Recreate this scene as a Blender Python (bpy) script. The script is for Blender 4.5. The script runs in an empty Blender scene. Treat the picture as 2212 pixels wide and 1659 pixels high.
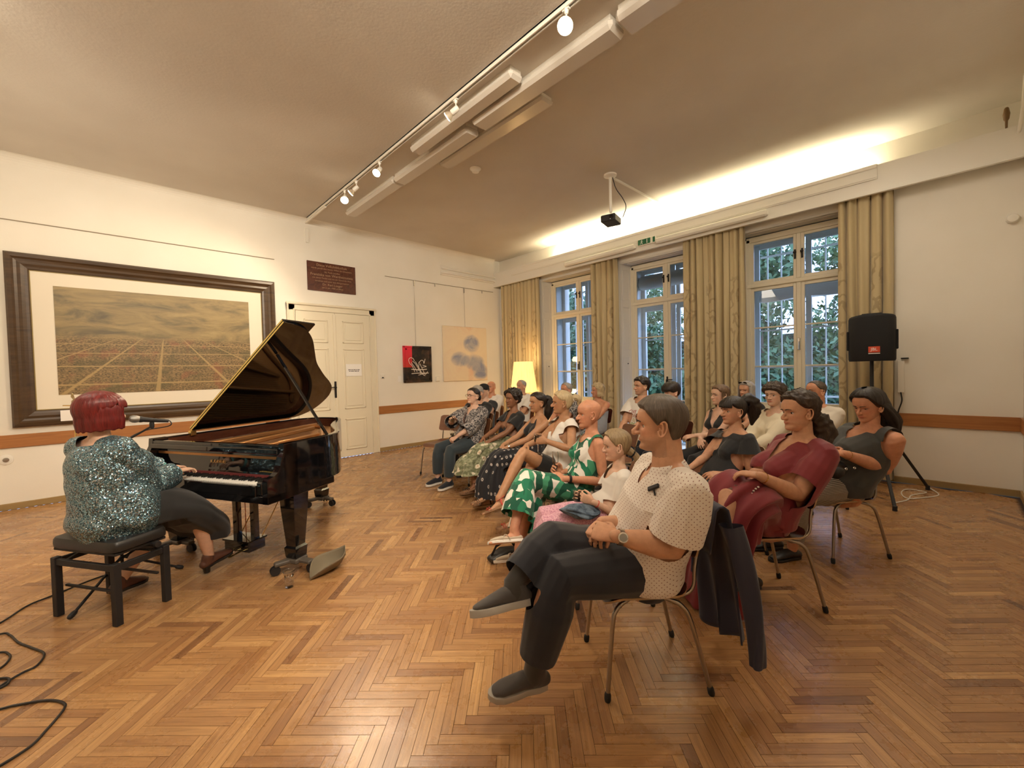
import bpy, bmesh, math, random
import numpy as np
from mathutils import Vector, Matrix
random.seed(7)
rng = np.random.default_rng(7)
PI = math.pi
SC = bpy.context.scene
COL = SC.collection

# ---------------------------------------------------------------- camera
F_PX, YAW, PITCH, ROLL, CAM_H = 911.744, 0.809374, -0.0268482, -0.0248830, 1.5
fw = Vector((math.cos(PITCH) * math.cos(YAW), math.cos(PITCH) * math.sin(YAW), math.sin(PITCH)))
r0 = Vector((math.sin(YAW), -math.cos(YAW), 0))
u0 = r0.cross(fw)
cr = r0 * math.cos(ROLL) + u0 * math.sin(ROLL)
cu = u0 * math.cos(ROLL) - r0 * math.sin(ROLL)
CAM = Vector((0, 0, CAM_H))
cd = bpy.data.cameras.new('camera')
co = bpy.data.objects.new('camera', cd)
COL.objects.link(co)
m = Matrix((cr, cu, -fw)).transposed().to_4x4()
m.translation = CAM
co.matrix_world = m
cd.sensor_fit = 'HORIZONTAL'
cd.sensor_width = 36
cd.lens = F_PX / 2212 * 36
cd.clip_start = 0.02
cd.clip_end = 200
SC.camera = co


def at(px, py, depth):
    """the point of the room seen at a pixel of the photograph, at a distance along the view axis"""
    return CAM + depth * (fw + cr * ((px - 1106) / F_PX) - cu * ((py - 829.5) / F_PX))


# ---------------------------------------------------------------- colour management, world, lights
SC.view_settings.view_transform = 'Standard'
SC.view_settings.look = 'None'
SC.view_settings.exposure = 0.0
SC.view_settings.gamma = 1
SC.view_settings.use_curve_mapping = False
SC.cycles.use_denoising = True
SC.cycles.max_bounces = 10
SC.cycles.diffuse_bounces = 6
SC.cycles.glossy_bounces = 4
SC.cycles.transmission_bounces = 8
SC.cycles.transparent_max_bounces = 12
SC.cycles.sample_clamp_indirect = 6
SC.cycles.caustics_reflective = False
SC.cycles.caustics_refractive = False

w = bpy.data.worlds.new('dusk sky')
SC.world = w
w.use_nodes = True
nt = w.node_tree
bg = nt.nodes['Background']
tc = nt.nodes.new('ShaderNodeTexCoord')
sp = nt.nodes.new('ShaderNodeSeparateXYZ')
rp = nt.nodes.new('ShaderNodeValToRGB')
nt.links.new(tc.outputs['Generated'], sp.inputs[0])
nt.links.new(sp.outputs['Z'], rp.inputs[0])
rp.color_ramp.elements[0].color = (0.42, 0.60, 1.0, 1)
rp.color_ramp.elements[1].color = (0.32, 0.5, 1.0, 1)
nt.links.new(rp.outputs[0], bg.inputs['Color'])
bg.inputs['Strength'].default_value = 5.5

WARM = (1.0, 0.80, 0.55)


def lamp(name, kind, loc, target, energy, color=WARM, **kw):
    d = bpy.data.lights.new(name, kind)
    d.energy = energy
    d.color = color
    for k, v in kw.items():
        setattr(d, k, v)
    o = bpy.data.objects.new(name, d)
    COL.objects.link(o)
    o.location = loc
    if target is not None:
        o.rotation_euler = (Vector(target) - Vector(loc)).to_track_quat('-Z', 'Y').to_euler()
    return o


# fluorescent tubes lying in the trough behind the curtain pelmet shine up at the ceiling
for k in range(4):
    o = lamp('cove_light', 'AREA', (7.05, 1.42 + k * 1.30, 3.90), None, 34, (1, 0.88, 0.60), shape='RECTANGLE', size=0.07, size_y=1.29)
    o.rotation_euler = (0, math.radians(180 - 14), 0)
# unseen area lights added as fill for the door wall, piano and guests
lamp('fill_light', 'AREA', (0.3, 0.2, 4.1), (3.3, 7.8, 2.4), 150, (1, 0.87, 0.70), shape='RECTANGLE', size=1.4, size_y=0.8, spread=math.radians(120))
lamp('fill_light', 'AREA', (-1.0, 4.6, 4.1), (0.6, 4.6, 0), 85, (1, 0.87, 0.70), shape='RECTANGLE', size=0.8, size_y=3)
lamp('fill_light', 'AREA', (4.6, 0.7, 4.15), (4.6, 0.701, 0), 44, (1, 0.87, 0.70), shape='RECTANGLE', size=2.4, size_y=0.8)
# an uplighter outside the left edge of the view
lamp('uplight', 'SPOT', (-1.25, 5.6, 1.9), (-0.45, 6.3, 4.27), 85, (1, 0.87, 0.70), spot_size=math.radians(115), spot_blend=1.0, shadow_soft_size=0.12)


# ---------------------------------------------------------------- node helpers and materials
class NB:
    def __init__(s, mat):
        s.t = mat.node_tree
        s.p = s.t.nodes['Principled BSDF']

    def n(s, kind, ins=None, **kw):
        x = s.t.nodes.new('ShaderNode' + kind)
        for k, v in kw.items():
            setattr(x, k, v)
        for k, v in (ins or {}).items():
            s.set(x.inputs[k], v)
        return x

    def set(s, sock, v):
        if isinstance(v, bpy.types.NodeSocket):
            s.t.links.new(v, sock)
        elif isinstance(v, bpy.types.Node):
            s.t.links.new(v.outputs[0], sock)
        else:
            if isinstance(v, tuple) and len(v) == 3 and sock.type == 'RGBA':
                v = v + (1,)
            sock.default_value = v

    def pr(s, **kw):
        for k, v in kw.items():
            s.set(s.p.inputs[k.replace('_', ' ')], v)

    def math(s, op, a, b=None, c=None):
        x = s.n('Math', operation=op)
        s.set(x.inputs[0], a)
        if b is not None:
            s.set(x.inputs[1], b)
        if c is not None:
            s.set(x.inputs[2], c)
        return x.outputs[0]

    def mix(s, f, a, b, mode='MIX'):
        x = s.n('Mix', data_type='RGBA', blend_type=mode)
        s.set(x.inputs[0], f)
        s.set(x.inputs[6], a)
        s.set(x.inputs[7], b)
        return x.outputs[2]

    def obj(s, scale=(1, 1, 1), rot=(0, 0, 0), src='Object'):
        c = s.n('TexCoord')
        mp = s.n('Mapping', {'Vector': c.outputs[src], 'Scale': scale, 'Rotation': rot})
        return mp.outputs[0]

    def noise(s, vec, scale, detail=2, rough=0.5, out=0, dist=0):
        return s.n('TexNoise', {'Vector': vec, 'Scale': scale, 'Detail': detail, 'Roughness': rough, 'Distortion': dist}).outputs[out]

    def vor(s, vec, scale, feature='F1', out='Distance', rnd=1.0):
        x = s.n('TexVoronoi', feature=feature)
        s.set(x.inputs['Vector'], vec)
        s.set(x.inputs['Scale'], scale)
        s.set(x.inputs['Randomness'], rnd)
        return x.outputs[out]

    def ramp(s, f, stops, interp='LINEAR'):
        x = s.n('ValToRGB')
        x.color_ramp.interpolation = interp
        e = x.color_ramp.elements
        while len(e) < len(stops):
            e.new(0.5)
        for q, (p, c) in zip(e, stops):
            q.position = p
            q.color = tuple(c) + (1,) if len(c) == 3 else c
        s.set(x.inputs[0], f)
        return x.outputs[0]

    def bump(s, h, strength=0.3, dist=0.01, normal=None):
        x = s.n('Bump', {'Height': h, 'Strength': strength, 'Distance': dist})
        if normal is not None:
            s.set(x.inputs['Normal'], normal)
        s.pr(Normal=x.outputs[0])
        return x.outputs[0]


MATS = {}


def mat(name, color=(0.5, 0.5, 0.5), rough=0.6, fn=None, metal=0.0, **kw):
    if name in MATS:
        return MATS[name]
    x = bpy.data.materials.new(name)
    x.use_nodes = True
    b = NB(x)
    b.pr(Base_Color=tuple(color), Roughness=rough, Metallic=metal, **kw)
    if fn:
        fn(b)
    MATS[name] = x
    return x


def hexc(h):
    c = [int(h[i:i + 2], 16) / 255 for i in (0, 2, 4)]
    return tuple(v / 12.92 if v <= 0.04045 else ((v + 0.055) / 1.055) ** 2.4 for v in c)


# ---------------------------------------------------------------- mesh helpers
class MB:
    """collects triangles and quads, then links them as ONE mesh object"""

    def __init__(s):
        s.v = []
        s.f = []
        s.mi = []
        s.cur = 0

    def add(s, verts, faces):
        o = len(s.v)
        s.v.extend([tuple(p) for p in verts])
        s.f.extend([tuple(i + o for i in q) for q in faces])
        s.mi.extend([s.cur] * len(faces))
        return s

    def box(s, x0, x1, y0, y1, z0, z1, c=0.0):
        """box, with its edges chamfered by c"""
        if c <= 0:
            P = [(x, y, z) for z in (z0, z1) for y in (y0, y1) for x in (x0, x1)]
            return s.add(P, [(0, 2, 3, 1), (4, 5, 7, 6), (0, 1, 5, 4), (2, 6, 7, 3), (0, 4, 6, 2), (1, 3, 7, 5)])
        c = min(c, (x1 - x0) / 2.01, (y1 - y0) / 2.01, (z1 - z0) / 2.01)
        P = []
        for z, zi in ((z0, 1), (z1, -1)):
            for y, yi in ((y0, 1), (y1, -1)):
                for x, xi in ((x0, 1), (x1, -1)):
                    P += [(x, y + c * yi, z + c * zi), (x + c * xi, y, z + c * zi), (x + c * xi, y + c * yi, z)]
        bm = bmesh.new()
        for p in P:
            bm.verts.new(p)
        r = bmesh.ops.convex_hull(bm, input=bm.verts)
        bm.verts.index_update()
        s.add([v.co[:] for v in bm.verts], [[v.index for v in f.verts] for f in bm.faces])
        bm.free()
        return s

    def obox(s, centre, ax, ay, az, hx, hy, hz, c=0.0):
        """box with free axes"""
        t = MB().box(-hx, hx, -hy, hy, -hz, hz, c)
        M = Matrix((Vector(ax), Vector(ay), Vector(az))).transposed()
        return s.add([tuple(Vector(centre) + M @ Vector(p)) for p in t.v], t.f)

    def bar(s, a, b, w, h, up=(0, 0, 1), c=0.0):
        a, b = Vector(a), Vector(b)
        d = (b - a)
        L = d.length
        d.normalize()
        sd = d.cross(Vector(up))
        if sd.length < 1e-4:
            sd = d.cross(Vector((1, 0, 0)))
        sd.normalize()
        n = sd.cross(d)
        return s.obox((a + b) / 2, d, sd, n, L / 2, w / 2, h / 2, c)

    def tube(s, pts, rad, n=12, up=None, cap=True):
        v, f = tube(pts, rad, n, up, cap)
        return s.add(v, f)

    def lathe(s, prof, centre=(0, 0, 0), n=24, axis=None):
        """prof: list of (r, z)"""
        cx, cy, cz = centre
        M = Matrix.Identity(3) if axis is None else Vector((0, 0, 1)).rotation_difference(Vector(axis)).to_matrix()
        V = []
        for r, z in prof:
            for k in range(n):
                a = 2 * PI * k / n
                q = M @ Vector((r * math.cos(a), r * math.sin(a), z))
                V.append((cx + q.x, cy + q.y, cz + q.z))
        Fc = []
        for i in range(len(prof) - 1):
            for k in range(n):
                k2 = (k + 1) % n
                Fc.append((i * n + k, i * n + k2, (i + 1) * n + k2, (i + 1) * n + k))
        if prof[0][0] > 1e-5:
            Fc.append(tuple(range(n - 1, -1, -1)))
        if prof[-1][0] > 1e-5:
            Fc.append(tuple(range((len(prof) - 1) * n, len(prof) * n)))
        return s.add(V, Fc)

    def prism(s, poly, z0, z1, fn=None):
        """extrude a polygon (x, y) from z0 to z1; fn maps points"""
        n = len(poly)
        V = [(x, y, z0) for x, y in poly] + [(x, y, z1) for x, y in poly]
        if fn:
            V = [tuple(fn(Vector(p))) for p in V]
        Fc = [tuple(range(n - 1, -1, -1)), tuple(range(n, 2 * n))]
        Fc += [(i, (i + 1) % n, n + (i + 1) % n, n + i) for i in range(n)]
        return s.add(V, Fc)

    def grid(s, fn, nu, nv, wrap=False):
        V = [tuple(fn(i / (nu if wrap else nu - 1), j / (nv - 1))) for j in range(nv) for i in range(nu)]
        Fc = []
        for j in range(nv - 1):
            for i in range(nu if wrap else nu - 1):
                i2 = (i + 1) % nu
                Fc.append((j * nu + i, j * nu + i2, (j + 1) * nu + i2, (j + 1) * nu + i))
        return s.add(V, Fc)

    def mesh(s, name, mats, smooth=False, angle=None):
        me = bpy.data.meshes.new(name)
        me.from_pydata(s.v, [], s.f)
        for q in (mats if isinstance(mats, (list, tuple)) else [mats]):
            me.materials.append(q)
        if any(s.mi):
            me.polygons.foreach_set('material_index', s.mi)
        if smooth:
            me.polygons.foreach_set('use_smooth', [True] * len(me.polygons))
            if angle:
                me.set_sharp_from_angle(angle=math.radians(angle))
        me.validate()
        me.update()
        return me

    def build(s, name, mats, parent=None, smooth=False, angle=40, **kw):
        o = bpy.data.objects.new(name, s.mesh(name, mats, smooth, angle))
        COL.objects.link(o)
        if parent is not None:
            o.parent = parent
        for k, v in kw.items():
            o[k] = v
        return o


def tube(pts, rad, n=12, up=None, cap=True):
    """loft of round or elliptical rings along a path. rad: numbers or (half width, half thickness)"""
    P = np.array([tuple(p) for p in pts], float)
    m = len(P)
    if not isinstance(rad, (list, tuple)) or (len(rad) == 2 and m != 2 and not isinstance(rad[0], (tuple, list))):
        rad = [rad] * m
    R = np.array([(q, q) if not isinstance(q, (tuple, list)) else q for q in rad], float)
    T = np.zeros_like(P)
    T[1:-1] = P[2:] - P[:-2]
    T[0] = P[1] - P[0]
    T[-1] = P[-1] - P[-2]
    T /= np.maximum(np.linalg.norm(T, axis=1), 1e-9)[:, None]
    if up is None:
        r = np.array((0, 0, 1.0)) if abs(T[0][2]) < 0.8 else np.array((0, 1.0, 0))
        S = np.cross(T[0], r)
    else:
        S = np.cross(T[0], np.array(up, float))
    S /= max(np.linalg.norm(S), 1e-9)
    ang = np.arange(n) * 2 * PI / n
    ca, sa = np.cos(ang), np.sin(ang)
    rings = []
    for i in range(m):
        if up is not None:
            S2 = np.cross(T[i], np.array(up, float))
            if np.linalg.norm(S2) > 1e-3:
                S = S2 / np.linalg.norm(S2)
        S = S - T[i] * S.dot(T[i])
        S /= max(np.linalg.norm(S), 1e-9)
        N = np.cross(S, T[i])
        rings.append((P[i], S.copy(), N, R[i], T[i]))
    V = []

    def ring(c, S, N, r, k=1.0):
        V.extend(c + np.outer(ca * r[0] * k, S) + np.outer(sa * r[1] * k, N))
    if cap:
        c, S, N, r, t = rings[0]
        rr = min(r)
        ring(c - t * rr * 0.92, S, N, r, 0.4)
        ring(c - t * rr * 0.6, S, N, r, 0.8)
    for c, S, N, r, t in rings:
        ring(c, S, N, r)
    if cap:
        c, S, N, r, t = rings[-1]
        rr = min(r)
        ring(c + t * rr * 0.6, S, N, r, 0.8)
        ring(c + t * rr * 0.92, S, N, r, 0.4)
    nr = len(V) // n
    Fc = []
    for i in range(nr - 1):
        for k in range(n):
            k2 = (k + 1) % n
            Fc.append((i * n + k, i * n + k2, (i + 1) * n + k2, (i + 1) * n + k))
    Fc.append(tuple(range(n - 1, -1, -1)))
    Fc.append(tuple(range((nr - 1) * n, nr * n)))
    return V, Fc


def spline(pts, k=8):
    """smooth path through points (Catmull-Rom)"""
    P = [Vector(p) for p in pts]
    P = [P[0] * 2 - P[1]] + P + [P[-1] * 2 - P[-2]]
    out = []
    for i in range(1, len(P) - 2):
        a, b, c, d = P[i - 1:i + 3]
        for j in range(k):
            t = j / k
            out.append(0.5 * ((2 * b) + (c - a) * t + (2 * a - 5 * b + 4 * c - d) * t * t + (3 * b - 3 * c + d - a) * t ** 3))
    out.append(P[-2])
    return out


def tag(o, label=None, cat=None, group=None, kind=None):
    for k, v in (('label', label), ('category', cat), ('group', group), ('kind', kind)):
        if v:
            o[k] = v
    return o


def empty(name, loc=(0, 0, 0), rz=0.0, label=None, cat=None, group=None):
    o = bpy.data.objects.new(name, None)
    COL.objects.link(o)
    o.empty_display_size = 0.1
    o.location = loc
    o.rotation_euler = (0, 0, rz)
    return tag(o, label, cat, group)


KIDS = {}


def copy_tree(o, parent=None):
    c = o.copy()
    COL.objects.link(c)
    if parent is not None:
        c.parent = parent
    for ch in [q for q in bpy.data.objects if q.parent == o]:
        copy_tree(ch, c)
    return c


def text(name, body, size, m, loc, xdir, ydir, parent, extrude=0.001, align='CENTER', spacing=1.0):
    cu_ = bpy.data.curves.new(name, 'FONT')
    cu_.body = body
    cu_.size = size
    cu_.extrude = extrude
    cu_.align_x = align
    cu_.align_y = 'CENTER'
    cu_.space_character = spacing
    cu_.resolution_u = 2
    to = bpy.data.objects.new(name, cu_)
    COL.objects.link(to)
    bpy.context.view_layer.update()
    me = bpy.data.meshes.new_from_object(to.evaluated_get(bpy.context.evaluated_depsgraph_get()))
    bpy.data.objects.remove(to)
    me.materials.clear()
    me.materials.append(m)
    o = bpy.data.objects.new(name, me)
    COL.objects.link(o)
    x, y = Vector(xdir).normalized(), Vector(ydir).normalized()
    M = Matrix((x, y, x.cross(y))).transposed().to_4x4()
    M.translation = loc
    o.matrix_world = M
    if parent is not None:
        o.parent = parent
        o.matrix_parent_inverse = parent.matrix_world.inverted() if False else Matrix.Identity(4)
        Mp = Matrix.LocRotScale(parent.location, parent.rotation_euler, None)
        o.matrix_basis = Mp.inverted() @ M
    return o

# ================================================================ MATERIALS
def _wall(b):
    v = b.obj()
    b.pr(Base_Color=b.ramp(b.noise(v, 1.3, 4), [(0.3, (0.80, 0.765, 0.68)), (0.7, (0.85, 0.82, 0.745))]))
    b.bump(b.noise(v, 60, 4), 0.12, 0.004)


def _ceil(b):
    v = b.obj()
    b.pr(Base_Color=b.ramp(b.noise(v, 0.8, 5), [(0.3, (0.60, 0.55, 0.48)), (0.7, (0.68, 0.635, 0.56))]))
    b.bump(b.math('ADD', b.noise(v, 2.2, 5), b.noise(v, 40, 3)), 0.2, 0.008)


def _oak(b):
    uv = b.n('UVMap')
    mp = b.n('Mapping', {'Vector': uv.outputs[0], 'Scale': (3.0, 60.0, 1)})
    tone = b.n('Attribute', attribute_name='tone').outputs['Fac']
    g = b.noise(mp.outputs[0], 1.0, 6, 0.65, dist=1.2)
    c = b.ramp(tone, [(0.0, (0.165, 0.070, 0.026)), (0.2, (0.33, 0.155, 0.058)), (0.55, (0.43, 0.225, 0.085)), (1.0, (0.60, 0.35, 0.145))])
    k = b.ramp(g, [(0.3, (0.62, 0.56, 0.50)), (0.62, (1.05, 1.05, 1.03))])
    c2 = b.mix(1.0, c, k, 'MULTIPLY')
    wv = b.obj()
    wear = b.noise(wv, 1.5, 6, 0.7)
    c3 = b.mix(b.math('MULTIPLY', wear, 0.22), c2, (0.33, 0.24, 0.17))
    b.pr(Base_Color=c3, Roughness=b.ramp(b.noise(wv, 5, 5, 0.7), [(0.3, (0.2, 0.2, 0.2)), (0.75, (0.4, 0.4, 0.4))]), Specular_IOR_Level=0.5, Coat_Weight=0.12, Coat_Roughness=0.22)
    b.bump(b.math('ADD', b.math('MULTIPLY', g, 0.4), b.noise(wv, 45, 4, 0.7)), 0.16, 0.004)


def _wood(c1, c2, sc=(2, 30, 30), knots=False):
    def fn(b):
        v = b.obj(sc)
        g = b.noise(v, 1.0, 6, 0.6, dist=1.5)
        c = b.ramp(g, [(0.3, c1), (0.7, c2)])
        if knots:
            d = b.vor(b.obj((1.6, 1.6, 7)), 1.0)
            c = b.mix(b.ramp(d, [(0.03, (1, 1, 1)), (0.075, (0, 0, 0))]), c, tuple(x * 0.3 for x in c1))
        b.pr(Base_Color=c)
        b.bump(g, 0.08, 0.003)
    return fn


M_wall = mat('wall plaster', rough=0.9, fn=_wall)
M_ceil = mat('ceiling plaster', rough=0.95, fn=_ceil)
M_oak = mat('oak parquet', rough=0.3, fn=_oak)
M_gap = mat('dark joint', (0.05, 0.03, 0.018), 0.9)
M_rail = mat('pine rail', rough=0.45, fn=_wood((0.30, 0.115, 0.033), (0.43, 0.185, 0.055), (1.2, 1.2, 22), True))
M_base = mat('oiled skirting', rough=0.5, fn=_wood((0.30, 0.20, 0.075), (0.36, 0.25, 0.11), (1.5, 1.5, 25)))
M_paint = mat('cream paint', (0.76, 0.70, 0.55), 0.4)
M_paint2 = mat('pale white paint', (0.80, 0.78, 0.72), 0.45)
M_white = mat('white plastic', (0.83, 0.80, 0.72), 0.35)
M_black = mat('black lacquer', (0.004, 0.004, 0.005), 0.06, Coat_Weight=0.6, Coat_Roughness=0.04)
M_matte = mat('matt black', (0.012, 0.011, 0.012), 0.6)
M_blackcloth = mat('black cloth', (0.010, 0.010, 0.011), 0.9)
M_steel = mat('steel tube', (0.42, 0.38, 0.33), 0.28, metal=1.0)
M_chrome = mat('chrome', (0.75, 0.73, 0.7), 0.12, metal=1.0)
M_brass = mat('brass', (0.72, 0.50, 0.18), 0.25, metal=1.0)
M_iron = mat('dark iron', (0.03, 0.025, 0.022), 0.45, metal=0.6)
M_glass = mat('window glass', (1, 1, 1), 0.0, Transmission_Weight=1.0, IOR=1.45)
M_paper = mat('paper', (0.85, 0.83, 0.80), 0.8)
M_ink = mat('ink', (0.03, 0.03, 0.03), 0.8)

XW, YW, YR, XB, CH = 7.147, 7.848, -0.515, -1.6, 4.267
XF = 7.42                                            # plane of the inner window frames

# ================================================================ ROOM
# ---- floor: herringbone parquet, every plank its own piece
floor = tag(MB().box(XB, XW, YR, YW, -0.06, -0.004).build('floor', M_gap), kind='structure')
PW, PL = 0.0486, 0.34
p_ax, q_ax = Vector((0.7071, -0.7071)), Vector((0.7071, 0.7071))
p_base = Vector((1.081, 2.164)) - PL * p_ax
planks = []
for i in range(-140, 150):
    for j in range(-25, 26):
        b0 = p_base + (i * PW + j * PL) * p_ax + (i * PW - j * PL) * q_ax
        for kind in (0, 1):
            if kind == 0:
                a, u, v = b0, p_ax, q_ax
            else:
                a, u, v = b0 + PL * p_ax + (PW - PL) * q_ax, q_ax, p_ax
            c = a + u * PL / 2 + v * PW / 2
            if XB + 0.1 < c.x < XW + 0.05 and YR - 0.05 < c.y < YW + 0.05:
                planks.append((a, u, v, c))


def plank_geo(V, Fc, UV, TN, a, u, v):
    g = 0.0006
    h = random.uniform(-0.0004, 0.0)
    t = min(1, max(0, random.gauss(0.5, 0.19)))
    if random.random() < 0.02:
        t = random.uniform(0.0, 0.2)
    ox, oy = random.uniform(0, 50), random.uniform(0, 50)
    o = len(V)
    for z, gg in ((h - 0.0008, g), (h, g + 0.0005)):
        for s_, t_ in ((gg, gg), (PL - gg, gg), (PL - gg, PW - gg), (gg, PW - gg)):
            q = a + u * s_ + v * t_
            V.append((min(max(q.x, XB), XW), min(max(q.y, YR), YW), z))
            UV.append((ox + s_, oy + t_))
    for f in ((4, 5, 6, 7), (0, 1, 5, 4), (1, 2, 6, 5), (2, 3, 7, 6), (3, 0, 4, 7)):
        if u.cross(v) < 0:
            f = f[::-1]
        Fc.append(tuple(o + k for k in f))
        TN.append(t)


def plank_mesh(name, items):
    V, Fc, UV, TN = [], [], [], []
    for a, u, v, c in items:
        plank_geo(V, Fc, UV, TN, a, u, v)
    me = bpy.data.meshes.new(name)
    me.from_pydata(V, [], Fc)
    me.materials.append(M_oak)
    ul = me.uv_layers.new(name='UVMap')
    idx = np.empty(len(me.loops), int)
    me.loops.foreach_get('vertex_index', idx)
    ul.data.foreach_set('uv', np.array(UV)[idx].ravel())
    at_ = me.attributes.new('tone', 'FLOAT', 'FACE')
    at_.data.foreach_set('value', TN)
    o = bpy.data.objects.new(name, me)
    COL.objects.link(o)
    o.parent = floor
    return o


def seen(c):
    d = Vector((c.x, c.y, 0)) - CAM
    z = d.dot(fw)
    if z < 0.3:
        return 1e9
    x, y = 1106 + F_PX * d.dot(cr) / z, 829.5 - F_PX * d.dot(cu) / z
    return z if (-20 < x < 2232 and y < 1680) else 1e8 + z


planks.sort(key=lambda q: seen(q[3]))
for q in planks[:300]:
    plank_mesh('plank', [q])
tag(plank_mesh('planks', planks[300:]), kind='stuff')

# ---- walls
Z0 = 0.0
tag(MB().box(XB - 0.15, XW + 0.5, YW, YW + 0.2, Z0, CH + 0.1).build('wall_left', M_wall), kind='structure')
tag(MB().box(XB, XW + 0.5, YR - 0.2, YR, Z0, CH + 0.1).build('wall_right', M_wall), kind='structure')
tag(MB().box(XB - 0.15, XB, YR - 0.2, YW, Z0, CH + 0.1).build('wall_back', M_wall), kind='structure')
tag(MB().box(XB - 0.15, XW + 0.6, YR - 0.2, YW + 0.2, CH, CH + 0.12).build('ceiling', M_ceil), kind='structure')
# coved corners between walls and ceiling
mb = MB()
for k in range(5):
    a0, a1 = k * PI / 10, (k + 1) * PI / 10
    R_ = 0.10
    mb.add([(XB, YW - R_ + R_ * math.cos(a0), CH - R_ + R_ * math.sin(a0)), (6.94, YW - R_ + R_ * math.cos(a0), CH - R_ + R_ * math.sin(a0)),
            (6.94, YW - R_ + R_ * math.cos(a1), CH - R_ + R_ * math.sin(a1)), (XB, YW - R_ + R_ * math.cos(a1), CH - R_ + R_ * math.sin(a1))], [(0, 1, 2, 3)])
tag(mb.build('trim_1', M_wall, smooth=True, angle=80), kind='structure')

# window wall with three openings: (centre, half width at the frame, sill z, head z, transom z, glass half)
WINS = [(5.63, 0.74, 0.84, 3.50), (3.635, 0.70, 0.0, 3.47), (1.59, 0.70, 0.84, 3.50)]
mb = MB()
ys = [YR]
for c, hw, sz, hz in sorted(WINS):
    ys += [c - hw - 0.09, c + hw + 0.09]
ys.append(YW)
for k in range(0, len(ys), 2):
    mb.box(XW, XW + 1.0, ys[k], ys[k + 1], 0, CH)
for c, hw, sz, hz in WINS:
    mb.box(XW, XW + 1.0, c - hw - 0.09, c + hw + 0.09, hz + 0.06, CH)
    if sz > 0:
        mb.box(XW, XW + 1.0, c - hw - 0.09, c + hw + 0.09, 0, sz - 0.04)
tag(mb.build('wall_window_side', M_wall), kind='structure')

# ---- windows: inner casements, panelled reveals, outer casements
M_reveal = mat('reveal paint', (0.70, 0.67, 0.60), 0.5)
M_fit = M_iron


def leaf(mb, x, ya, yb, za, zb, w=0.055, d=0.045, bars=(), bw=0.022):
    """a casement leaf: stiles, rails and glazing bars"""
    mb.box(x, x + d, ya, ya + w, za, zb, 0.004)
    mb.box(x, x + d, yb - w, yb, za, zb, 0.004)
    mb.box(x, x + d, ya + w, yb - w, za, za + w, 0.004)
    mb.box(x, x + d, ya + w, yb - w, zb - w, zb, 0.004)
    for z in bars:
        mb.box(x + 0.005, x + d - 0.005, ya + w, yb - w, z - bw / 2, z + bw / 2, 0.003)


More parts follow.
